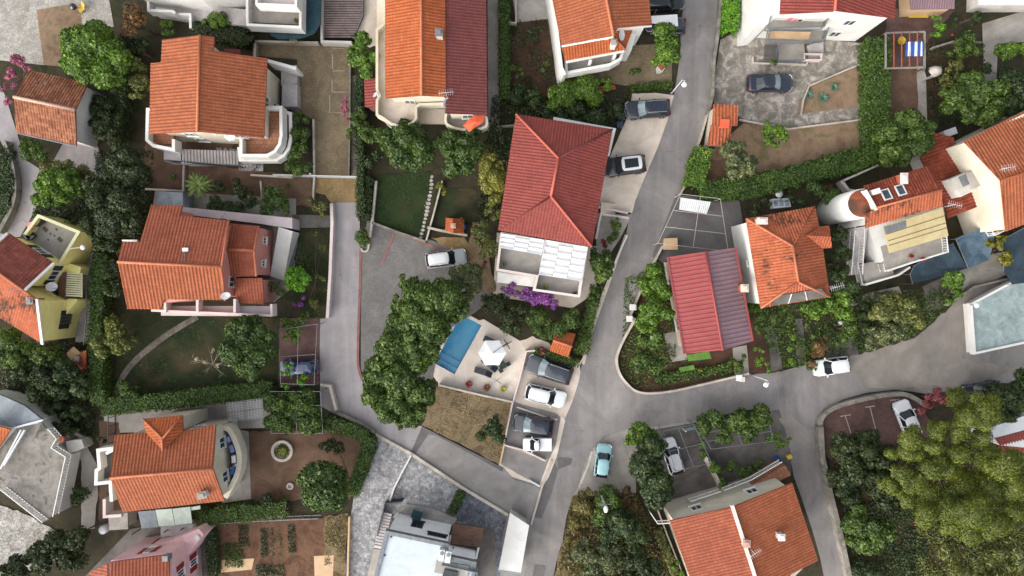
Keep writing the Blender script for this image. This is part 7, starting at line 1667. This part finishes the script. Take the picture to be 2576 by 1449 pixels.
    trellis('wire-mesh trellis at the end of the long trimmed hedge', ((570, 1014), (660, 1002), (664, 1052), (574, 1062)), 2.5, 2, net=12)
    trellis('trellis carrying the vine canopy beside the concrete lane', ((680, 985), (806, 985), (812, 1090), (682, 1090)), 2.4, 3)
    trellis('thin trellis over the white hatchback yard', ((1668, 1085), (1745, 1068), (1790, 1165), (1700, 1185)), 2.6, 2)
    trellis('trellis carrying the wide vine canopy by the street', ((1752, 1072), (1930, 1035), (1945, 1110), (1790, 1130)), 2.4, 3)
    # sheet roof inside the street trellis
    f = empty('lean_to', W(1752, 515), 'white corrugated sheet roof under the street-side pipe trellis', 'lean-to')
    roof(f, [([(1712, 495, 2.1), (1790, 508, 2.1), (1706, 526, 1.9)], [(1712, 497), (1788, 508), (1778, 538), (1708, 527)])], m['white_metal'], .2, .03, .05)
    mb = MB()
    for x, y in ((1712, 498), (1786, 509), (1776, 536), (1710, 526)): mb.box(W(x, y, 0), .08, .08, 1.85)
    mb.build('post', m['grey_metal'], f)
    # tea-house style bin box
    b = empty('well_house', W(1690, 612), 'small wooden box with sloped plank lid beside the street trellis', 'box')
    prism('body', [(1672, 602), (1703, 600), (1703, 626), (1670, 625)], 0, .9, m['old_wall'], b); prism('lid', [(1670, 600), (1704, 598), (1705, 628), (1668, 628)], .9, 1.0, m['sand_wood'], b)
    # teal gate
    g = empty('gate', W(1780, 1062), 'pale teal sliding gate along the street above the white hatchback', 'gate')
    a, bb = W(1722, 1082, .8), W(1808, 1064, .8); mb = MB()
    for k in range(4): mb.bar(Vector((a.x, a.y, .25 + k * .32)), Vector((bb.x, bb.y, .25 + k * .32)), .06)
    for t in np.linspace(0, 1, 16): p = a * (1 - t) + bb * t; mb.box(Vector((p.x, p.y, .2)), .03, .03, 1.05)
    mb.build('bars', m['pale_glass'], g); MB().box(Vector((a.x, a.y, 0)), .14, .14, 1.4).build('post', m['grey_wall'], g); MB().box(Vector((bb.x, bb.y, 0)), .14, .14, 1.4).build('post', m['grey_wall'], g)
    g = empty('gate', W(840, 441), 'long thin white sliding gate across the tan cobbled drive', 'gate')
    a, bb = W(690, 441, .8), W(900, 446, .8); mb = MB()
    for k in (.2, .75, 1.3): mb.bar(Vector((a.x, a.y, k)), Vector((bb.x, bb.y, k)), .06)
    for t in np.linspace(0, 1, 40): p = a * (1 - t) + bb * t; mb.box(Vector((p.x, p.y, .18)), .025, .025, 1.12)
    mb.build('bars', m['white_metal'], g); MB().box(Vector((*W(790, 443, 0).xy, 0)), .16, .16, 1.5).build('post', m['grey_wall'], g)
    # fences
    def fence(label, pts, h, mat, step):
        o = railing('fence', pts, .1, h, m[mat], None, step); tag(o, label, 'fence', 'fences'); return o
    fence('green-grey metal fence along the paved strip beside the yellow house', [(232, 634), (218, 720), (216, 800), (210, 868)], 1.3, 'grey_metal', .3)
    fence('thin wire fence between the two lower left gardens', [(272, 1030), (270, 1160), (262, 1330)], 1.4, 'dark_metal', .8)
    fence('dark fence beside the long dark tree mass at the bottom', [(222, 1330), (280, 1310), (300, 1290)], 1.2, 'dark_metal', .4)
    fence('thin wire fence over the hedge of the vegetable plot', [(545, 1318), (640, 1312), (800, 1305)], 1.3, 'grey_metal', .9)
    # slatted deck, top
    d = empty('deck', W(860, 50), 'brown slatted wooden deck at the top beside the tan cobbled yard', 'deck')
    mb = MB()
    for i in range(26):
        y = -60 + i * 6.1; x1 = 912 if y < 40 else 912 - (y - 40) * .45; mb.bar(W(812, y, .62), W(x1, y, .62), .17, .05)
    mb.build('planks', m['deck_wood'], d); prism('substructure', [(811, -60), (914, -60), (912, 40), (886, 99), (811, 99)], -.05, .5, m['black_rubber'], d)  # black base block paints the shade seen between the planks
    MB().bar(W(914, -30, 1.5), W(912, 42, 1.5), .06).bar(W(912, 42, 1.5), W(888, 98, 1.5), .06).box(W(912, 42, 0), .07, .07, 1.5).box(W(888, 98, 0), .07, .07, 1.5).build('handrail', m['grey_metal'], d)
    # pool side
    P = empty('parasol', W(1238, 888, 0), 'white hexagonal parasol on the pool deck', 'parasol')
    c = W(1238, 888, 2.5); R = 36 / PXM * .965; ring = [Vector((c.x + R * math.cos(math.radians(k * 60)), c.y + R * math.sin(math.radians(k * 60)), 2.3)) for k in range(6)]
    top = Vector((c.x, c.y, 2.75)); vs, fs = [top], []
    for k in range(6): vs += [ring[k], (ring[k] + ring[(k + 1) % 6]) / 2 + (c - (ring[k] + ring[(k + 1) % 6]) / 2) * .02]
    n = 12; vs += [v - Vector((0, 0, .05)) for v in vs[1:]]
    for k in range(n): fs += [(0, 1 + k, 1 + (k + 1) % n), (1 + k, 1 + (k + 1) % n, 13 + (k + 1) % n, 13 + k)]
    mk('canopy', vs, fs, m['white_fabric'], P)
    MB().tube([c + Vector((.1, .05, .3)), W(1268, 868, 2.9)], .03, 6).tube([W(1268, 868, 2.9), Vector((*W(1275, 866, 1.5).xy, .1))], .045, 6).build('pole', m['dark_metal'], P)
    bs = W(1275, 866, .05); MB().bar(bs - Vector((.5, .3, 0)), bs + Vector((.5, .3, 0)), .08).bar(bs - Vector((-.3, .5, 0)), bs + Vector((-.3, .5, 0)), .08).build('base', m['dark_metal'], P)
    def lounger(px, py, ang, label, pad='dark_metal'):
        r = empty('sun_lounger', W(px, py, 0), label, 'sun lounger', 'sun loungers on the pool deck', math.radians(ang))
        MB().box(Vector((-.3, 0, .3)), 1.3, .62, .08).build('seat', m[pad], r)
        b = MB().box(None, .7, .62, .08, M4=Matrix.Translation((.35, 0, .32)) @ Matrix.Rotation(math.radians(-28), 4, 'Y') @ Matrix.Translation((.35, 0, 0))); b.build('backrest', m['car_black'] if pad == 'dark_metal' else m[pad], r)
        for x in (-.85, .3):
            for y in (-.27, .27): MB().box(Vector((x, y, 0)), .05, .05, .3).build('leg', m['grey_metal'], r)
    lounger(1216, 935, -18, 'dark sun lounger closest to the copper pot, lying free of the parasol')
    lounger(1232, 916, -38, 'navy sun lounger tucked under the lower corner of the parasol', 'car_navy')
    lounger(1238, 859, -25, 'dark sun lounger hidden behind the upper edge of the parasol')
    t = empty('table', W(1264, 917, 0), 'small square dark green table with chairs right of the parasol', 'table', None, .5)
    MB().box(Vector((0, 0, .7)), .75, .75, .05).build('tabletop', m['green_shutter'], t)
    for x, y in ((.3, .3), (-.3, .3), (.3, -.3), (-.3, -.3)): MB().box(Vector((x, y, 0)), .05, .05, .7).build('leg', m['dark_metal'], t)
    for k, (dx, dy) in enumerate(((.62, .1), (-.15, -.6))):
        q = empty('chair', W(1264, 917, 0) + Vector((dx, dy, 0)), 'dark green garden chair at the small square pool table', 'chair', 'chairs at the pool table', .5 + k * 1.6)
        MB().box(Vector((0, 0, .42)), .42, .42, .05).build('seat', m['green_shutter'], q); MB().box(Vector((.2, 0, .47)), .05, .42, .4).build('backrest', m['green_shutter'], q)
        for x, y in ((.17, .17), (-.17, .17), (.17, -.17), (-.17, -.17)): MB().box(Vector((x, y, 0)), .04, .04, .42).build('leg', m['dark_metal'], q)
    q = empty('drying_rack', W(1250, 948, 0), 'thin folding metal rack standing on the pool deck below the loungers', 'rack')
    MB().bar(W(1226, 946, .8), W(1258, 962, .8), .03).bar(W(1244, 962, .1), W(1262, 948, .9), .03).bar(W(1244, 950, .9), W(1260, 966, .1), .03).bar(W(1226, 946, .8), W(1228, 952, .02), .03).build('frame', m['dark_metal'], q)
    # seaside bits: orange balcony parasol
    P = empty('parasol', W(1195, 310, 3.2), 'orange-red parasol on the balcony of the twin-roofed house', 'parasol')
    c = W(1196, 307, 5.3); pts = [(1165, 316), (1180, 300), (1196, 290), (1219, 292), (1217, 306), (1196, 320), (1182, 332)]
    rg = wpoly(pts, 4.9); mk('canopy', [c] + rg + [v - Vector((0, 0, .06)) for v in rg], [(0, 1 + k, 1 + (k + 1) % 7) for k in range(7)] + [(1 + k, 1 + (k + 1) % 7, 8 + (k + 1) % 7, 8 + k) for k in range(7)], m['orange_fabric'], P)
    MB().tube([Vector((c.x, c.y, 3.2)), c], .03, 6).build('pole', m['white_metal'], P)
    # pergola with towels, top right
    p = empty('pergola', W(2277, 112), 'wooden-beamed clothes pergola with towels in the upper right garden', 'pergola')
    mb = MB(); a, b, c, d = [W(x, y, 2.2) for x, y in ((2228, 83), (2326, 80), (2326, 170), (2228, 172))]
    for s, e in ((a, b), (b, c), (c, d), (d, a)): mb.bar(s, e, .14)
    mb.build('frame', m['old_wall'], p)
    for i in range(1, 5): t_ = i / 5.0; MB().bar(a * (1 - t_) + b * t_ + Vector((0, 0, .08)), d * (1 - t_) + c * t_ + Vector((0, 0, .08)), .07).build('beam', m['terracotta'], p)
    for s in (a, b, c, d): MB().box(Vector((s.x, s.y, -.05)), .14, .14, 2.2).build('post', m['brown_wood'], p)
    prism('floor', [(2232, 88), (2322, 86), (2322, 166), (2232, 168)], -.03, .06, m['red_pavers'], p)
    for i, (x, w_, lb) in enumerate(((2287, 14, 'white and blue striped towel hanging nearer the pergola middle'), (2304, 16, 'wide blue towel with white middle on the pergola'), (2318, 8, 'narrow blue towel at the right of the pergola'))):
        o = empty('towel', W(x, 115, 2.3), lb, 'towel', 'towels on the pergola')
        A0, A1 = W(x - w_ / 2, 106, 2.34), W(x + w_ / 2, 104, 2.34); B0, B1 = W(x - w_ / 2 - 3, 142, 2.3), W(x + w_ / 2 + 2, 140, 2.3)
        for k, (t0, t1, mt) in enumerate(((0, .35, 'blue_fabric'), (.35, .72, 'white_fabric'), (.72, 1, 'blue_fabric'))):
            q = [A0 * (1 - t0) + A1 * t0, A0 * (1 - t1) + A1 * t1, B0 * (1 - t1) + B1 * t1, B0 * (1 - t0) + B1 * t0]
            q = q + [v - Vector((0, 0, .02)) for v in q]; mk('stripe', q, [(0, 1, 2, 3), (7, 6, 5, 4)] + [(j, (j + 1) % 4, 4 + (j + 1) % 4, 4 + j) for j in range(4)], m[mt], o)
    o = MB().lathe(W(2262, 106, .06), [(.3, 0), (.42, .5), (.4, .55), (.36, .5), (.02, .3)], 16).build('tub', m['yellow_plastic'], None, True); tag(o, 'round yellow tub under the pergola beams', 'tub')
    # other clutter
    def table_round(px, py, z, r, mat, label):
        t = empty('table', W(px, py, z), label, 'table'); c = W(px, py, z)
        MB().lathe(c, [(r, .7), (r, .75), (.02, .75)], 24).build('tabletop', m[mat], t); MB().tube([c, c + Vector((0, 0, .7))], .05, 6).build('pedestal', m['grey_metal'], t); MB().lathe(c, [(.25, 0), (.22, .05), (.03, .06)], 14).build('foot', m['grey_metal'], t)
    table_round(91, 570, 2.9, .42, 'pink_plastic', 'round pink table on the tiled terrace of the yellow house')
    for x, y, rz, lb in ((104, 558, .6, 'dark wicker seat behind the pink table, nearer the terrace corner'), (83, 592, 2.2, 'dark wicker seat below the pink table, nearer the roof')):
        q = empty('armchair', W(x, y, 2.9), lb, 'chair', 'terrace seats', rz)
        MB().box(Vector((0, 0, .15)), .8, .7, .25).build('seat', m['car_navy'], q); MB().box(Vector((0, .32, .4)), .8, .14, .4).build('backrest', m['car_black'], q)
        for s in (-1, 1): MB().box(Vector((s * .38, -.05, .4)), .12, .6, .2).build('armrest', m['car_black'], q)
        MB().box(Vector((0, 0, 0)), .7, .6, .15).build('base', m['car_black'], q)
    o = MB().lathe(W(1165, 572, 0), [(.3, 0), (.34, .3), (.34, .8), (.28, .85), (.02, .85)], 16).build('barrel', m['blue_plastic'], None, True); tag(o, 'blue plastic barrel at the garden barbecue', 'barrel')
    for x, y, mt, lb in ((1752, 1058, 'blue_plastic', 'blue wheeled bin at the street above the teal gate'), (2293, 1, 'grey_metal', 'x')):
        if lb == 'x': continue
        r = empty('bin', W(1834, 1057, 0), lb, 'bin', None, .2)
        MB().box(Vector((0, 0, .05)), .75, .6, .9).build('body', m[mt], r); MB().box(Vector((0, 0, .951)), .8, .66, .08).build('lid', m[mt], r); MB().tube([(-.3, -.33, .1), (.3, -.33, .1)], .09, 8).build('wheel', m['black_rubber'], r)
    r = empty('bin', W(1052, 1287, 0), 'grey-green bin at the head of the stairs on the grey court', 'bin', None, -.3)
    MB().box(Vector((0, 0, .05)), 1.0, .8, .9).build('body', m['pale_glass'], r); MB().box(Vector((0, 0, .951)), 1.05, .86, .08).build('lid', m['teal_tarp'], r)
    for x, y, lb in ((1560, 300, 'upper dark blue bin between hedge and beige drive'), (1556, 318, 'lower dark blue bin between hedge and beige drive')):
        r = empty('bin', W(x, y, 0), lb, 'bin', 'bins by the beige drive', .1)
        MB().box(Vector((0, 0, .05)), .6, .6, .9).build('body', m['car_blue'], r); MB().box(Vector((0, 0, .951)), .66, .68, .07).build('lid', m['car_navy'], r)
    r = empty('bench', W(205, 30), 'yellow folding chair on the white stone terrace', 'chair', None, .6)
    MB().box(Vector((.25, 0, .4)), .6, .55, .05).build('seat', m['yellow_plastic'], r); MB().box(None, .8, .55, .05, M4=Matrix.Translation((.5, 0, .42)) @ Matrix.Rotation(-.9, 4, 'Y') @ Matrix.Translation((.4, 0, 0))).build('backrest', m['yellow_plastic'], r)
    for y in (-.25, .25): MB().bar((-.1, y, 0), (.5, y, .42), .04).bar((.5, y, 0), (0, y, .42), .04).build('leg', m['brown_wood'], r)
    r = empty('grill', W(197, 25), 'dark covered kettle grill on the edge of the white stone terrace', 'grill')
    c = W(197, 25, 0); MB().lathe(c, [(.1, .55), (.32, .7), (.36, .85), (.3, 1.02), (.05, 1.12)], 16).build('bowl', m['car_black'], r, True)
    for k in range(3): a = k * 2.1; MB().tube([c + Vector((.4 * math.cos(a), .4 * math.sin(a), 0)), c + Vector((.15 * math.cos(a), .15 * math.sin(a), .65))], .025, 5).build('leg', m['dark_metal'], r)
    r = empty('bench', W(2288, 36), 'long ochre wooden bench at the top right below corrugated roofs', 'bench')
    prism('seat', [(2286, 28), (2335, 28), (2335, 44), (2286, 44)], .42, .5, m['yellow_plastic'], r)
    for x in (2290, 2331): MB().box(W(x, 36, 0), .08, .5, .42).build('leg', m['brown_wood'], r)
    r = empty('bench', W(1510, 222), 'red-brown wooden bench below the white colonnade', 'bench')
    prism('seat', [(1497, 222), (1548, 216), (1549, 224), (1498, 231)], .4, .47, m['terracotta'], r); prism('backrest', [(1497, 219), (1547, 213), (1548, 216), (1497, 222)], .47, .9, m['terracotta'], r)
    for x, y in ((1502, 226), (1544, 220)): MB().box(W(x, y, 0), .08, .35, .4).build('leg', m['brown_wood'], r)
    # corrugated roofs, top right
    r = empty('shed', W(2355, 0), 'long mauve corrugated shed roof cut by the top edge', 'shed')
    roof(r, [([(2290, 24, 2.4), (2390, 22, 2.4), (2290, -30, 2.9)], [(2288, -40), (2400, -40), (2402, 22), (2290, 24)])], m['metal_mauve'], .25, .04, .06); walls(r, [(2292, -38, 2.4), (2398, -38, 2.4), (2399, 20, 2.4), (2293, 22, 2.4)], m['sand_wood'], .1, drop=.1)
    r = empty('shed', W(2560, -10), 'white sheet roof cut by the top right edge', 'shed')
    prism('roof', [(2545 - 80, -40), (2640, -40), (2640, 12), (2462, 12)], 2.3, 2.45, m['white_metal'], r); prism('wall', [(2470, -40), (2635, -40), (2635, 8), (2468, 8)], -.05, 2.29, m['grey_wall'], r)
    r = empty('greenhouse', W(1962, 498), 'small white-framed cold frame above the speckled hip roof', 'cold frame')
    prism('body', [(1942, 500), (1985, 498), (1990, 520), (1945, 524)], 0, .8, m['white_metal'], r)
    for k in range(3): prism('pane', [(1946 + 14 * k, 503), (1956 + 14 * k, 502.5), (1958 + 14 * k, 518), (1948 + 14 * k, 519)], .8, .83, m['pale_glass'], r)
    o = MB().lathe(W(1947, 492, .0), [(.1, 0), (.1, 1.2), (.38, 1.35), (.4, 1.4), (.05, 1.42)], 16).build('sink', m['white_metal'], None, True); tag(o, 'round white basin left of the cold frame', 'basin')
    r = empty('dog_house', W(2075, 478), 'little brown-roofed hutch in the bushes below the field hedge', 'hutch')
    prism('body', [(2062, 478), (2092, 472), (2094, 484), (2064, 490)], 0, .8, m['sand_wood'], r); prism('roof', [(2058, 472), (2094, 464), (2095, 476), (2062, 484)], .8, .95, m['roof_russet'], r)
    for lb, P_, z_, mt in (('light blue-grey shade net sheet beside the round-tower house', [(2404, 601), (2486, 565), (2502, 593), (2489, 654), (2436, 675)], 2.7, 'blue_net'), ('dark navy shade net below the round-tower house terrace', [(2289, 690), (2300, 668), (2398, 612), (2434, 674), (2390, 690), (2296, 714)], 2.3, 'navy_net'), ('dark navy shade net at the right edge below the orange roof', [(2520, 604), (2600, 560), (2660, 560), (2660, 700), (2545, 716), (2525, 680)], 2.6, 'navy_net')):
        r = empty('shade_net', W(*P_[0]), lb, 'shade net', 'shade nets')
        w0 = wpoly(P_, z_); n = len(w0); cc = sum(w0, Vector()) / n - Vector((0, 0, .35))
        mid = [(v + cc) / 2 - Vector((0, 0, .1 + .08 * (i % 2))) for i, v in enumerate(w0)]
        vs = w0 + mid + [cc]; fs = [(i, (i + 1) % n, n + (i + 1) % n, n + i) for i in range(n)] + [(n + i, n + (i + 1) % n, 2 * n) for i in range(n)]
        mk('net', vs, fs, m[mt], r, False)
        for v in w0: MB().tube([Vector((v.x, v.y, -.05)), v], .035, 6).build('post', m['grey_metal'], r)
        MB().bar(w0[0], w0[1], .05).bar(w0[1], w0[2], .05).bar(w0[-1], w0[0], .05).build('edge_pole', m['grey_metal'], r)
    # laundry on the arc balcony
    r = empty('clothesline', W(585, 1140, 3.6), 'blue and lilac laundry along the arc-shaped balcony', 'laundry')
    pts = smoothpath([(570, 1100), (582, 1130), (587, 1165), (580, 1200)], 4)
    q = [W(x, y, 3.9) for x, y in pts]; mb = MB().tube(q, .015, 5); mb.build('line', m['grey_metal'], r)
    for i, mt in ((0, 'lilac_fabric'), (3, 'lilac_fabric'), (6, 'white_fabric'), (9, 'blue_fabric')):
        t = MB(); wallribbon(t, [(v.x, v.y) for v in q[i:i + 3]], .32, 3.3, 3.88); t.build('garment', m[mt], r)
    # grates and covers on the roads
    for x, y, w_, rz, mt, lb in ((1652, 402, .5, .2, 'asphalt_patch', 'square iron cover in the asphalt beside the black off-roader'), (1636, 363, .55, .1, 'dark_metal', 'dark drain grate on the beige drive'), (1445, 1084, .6, .2, 'dark_metal', 'dark drain grate in the street junction'), (861, 541, .45, 0, 'red_strip', 'left reddish cover of the pair on the concrete lane'), (873, 541, .45, 0, 'red_strip', 'right reddish cover of the pair on the concrete lane'), (858, 838, .5, 0, 'dark_metal', 'upper dark grate of the pair on the concrete lane'), (857, 850, .5, 0, 'dark_metal', 'lower dark grate of the pair on the concrete lane'), (843, 1009, .5, 0, 'dark_metal', 'dark drain grate near the stub of pale wall'), (1870, 145, .4, 0, 'brown_wood', 'small brown cover on the blotched concrete yard')):
        r = empty('drain_grate', W(x, y, 0), lb, 'drain grate', 'covers and grates in the roads', rz)
        g = MB().box(Vector((0, 0, .018)), w_, w_, .012); g.build('frame', m[mt], r)
        b = MB()
        for k in range(5): b.box(Vector((0, (k - 2) * w_ * .18, .0302)), w_ * .86, w_ * .09, .008)
        b.build('bars', m['dark_metal'] if mt != 'red_strip' else m['brown_wood'], r)
    # stepping stones
    k = 0
    for i in range(34):
        t = i / 33; x = 1082 - 30 * t ** 1.3 + (7 if i % 2 else -6) * (1.0 if t > .12 else .6) * .9; y = 440 + 158 * t
        s = random.uniform(4.2, 6.4); q = [(x + s * math.cos(a) * random.uniform(.75, 1.1), y + s * .75 * math.sin(a) * random.uniform(.8, 1.1)) for a in np.linspace(0, 2 * math.pi, 8)[:-1]]
        o = prism('stepping_stone', q, -.02, .045, m['white_stone']); tag(o, 'pale flat stepping stone in the winding row beside the small dark lawn', 'stepping stone', 'stepping stones beside the dark lawn')
    # overhead cable, utility pole
    p = empty('utility_pole', W(1522, 1270, 0), 'utility pole with white lamp above the brown scrub', 'pole'); b = W(1522, 1270, 0); b = W(1522 - (1522 - CX) * .0, 1270, 0)
    tp = W(1524, 1273, 6.0); b = Vector((tp.x, tp.y, 0))
    p.location = b; MB().tube([Vector((0, 0, -.1)), Vector((0, 0, 6))], .11, 8, .08).build('pole', m['concrete'], p).location = (0, 0, 0)
    MB().bar((-.6, 0, 5.7), (.6, .1, 5.7), .08).build('crossarm', m['grey_metal'], p).location = (0, 0, 0); MB().lathe((0, -.3, 5.85), [(.05, 0), (.2, .05), (.22, .2), (.05, .28)], 12, 1, 1.6).build('lamp_head', m['lamp_white'], p, True).location = (0, 0, 0)
    e = W(1998, 768, 5.6); s = Vector((*W(1940, 905, 1.5).xy, 1.5)); q = [s + (e - s) * t - Vector((0, 0, 1.2 * math.sin(math.pi * t) * .5)) for t in np.linspace(0, 1, 9)]
    o = MB().tube(q, .018, 5).build('cable', m['green_shutter']); tag(o, 'thin service cable from the speckled roof down to the garden edge', 'cable')
    r = empty('pillar', W(1745, 199, 0), 'small white pillar with tiled cap at the gate near the round bright tree', 'pillar')
    c = W(1664, 168, 1.4); c.z = 0; r.location = c; MB().box(Vector((0, 0, 0)), .55, .55, 1.5, .2).build('shaft', m['white_paint'], r).location = (0, 0, 0); MB().lathe((0, 0, 1.5), [(.45, 0), (.4, .08), (.03, .3)], 4).build('cap', m['roof_bright'], r).location = (0, 0, 0)
    # corner rock
    for x, y, s, lb in ((2114, 812, .35, 'white rounded stone among the slope garden bushes'), (2395, 88, .2, 'red flowering pot by the rough garden wall')):
        o = MB().lathe(W(x, y, 0), [(s * .8, 0), (s, s * .4), (s * .7, s * .8), (.02, s)], 9, 1, .8).build('rock' if s > .3 else 'flower_pot', m['white_paint'] if s > .3 else m['red_leaf'], None, True); tag(o, lb, 'rock' if s > .3 else 'flower pot')
    o = MB().lathe(W(1952, 1150 + 5, 0), [(.3, 0), (.42, .3), (.44, .45), (.38, .45), (.34, .2), (.02, .2)], 18).build('tub', m['blue_plastic'], None, True); tag(o, 'turquoise tub near the white terrace railing', 'tub')
    o = MB().box(W(1982, 1147, 0), .5, .4, .5, .4).build('crate', m['yellow_plastic']); tag(o, 'yellow crate at the vine tip by the side lane', 'crate')

def light_and_camera():
    cam = bpy.data.cameras.new('camera'); o = bpy.data.objects.new('camera', cam); COL.objects.link(o)
    o.location = (0, 0, CAMH); cam.sensor_width = 36; cam.lens = 36 * CAMH / (2576 / PXM); cam.clip_end = 2000; cam.clip_start = .5
    SC.camera = o
    el, az = math.radians(27), math.radians(228)          # sun stands to the lower left of the picture
    sd = bpy.data.lights.new('sun', 'SUN'); sd.energy = SUN_E; sd.angle = math.radians(SUN_A); sd.color = (1.0, .965, .92)
    s = bpy.data.objects.new('sun', sd); COL.objects.link(s)
    d = Vector((math.sin(az) * math.cos(el), math.cos(az) * math.cos(el), math.sin(el)))
    s.rotation_euler = d.to_track_quat('Z', 'Y').to_euler()
    w = bpy.data.worlds.new('World'); SC.world = w; w.use_nodes = True
    N, L = w.node_tree.nodes, w.node_tree.links
    sky = N.new('ShaderNodeTexSky'); sky.sky_type = 'NISHITA'; sky.sun_disc = False
    sky.sun_elevation = el; sky.sun_rotation = az; sky.air_density = 1.0; sky.dust_density = 4.0; sky.ozone_density = 1.0
    hs = N.new('ShaderNodeHueSaturation'); hs.inputs['Saturation'].default_value = .35
    L.new(sky.outputs[0], hs.inputs['Color']); L.new(hs.outputs[0], N['Background'].inputs['Color'])
    N['Background'].inputs['Strength'].default_value = SKY_E
    v = SC.view_settings; v.view_transform = 'Standard'; v.look = 'None'; v.exposure = EXPO; v.gamma = 1
    SC.cycles.max_bounces = 6; SC.cycles.diffuse_bounces = 3; SC.cycles.transparent_max_bounces = 6
SUN_E, SUN_A, SKY_E, EXPO = 1.6, 115, .155, 1.02
light_and_camera()
build_ground(); houses(); cars(); things(); plants()
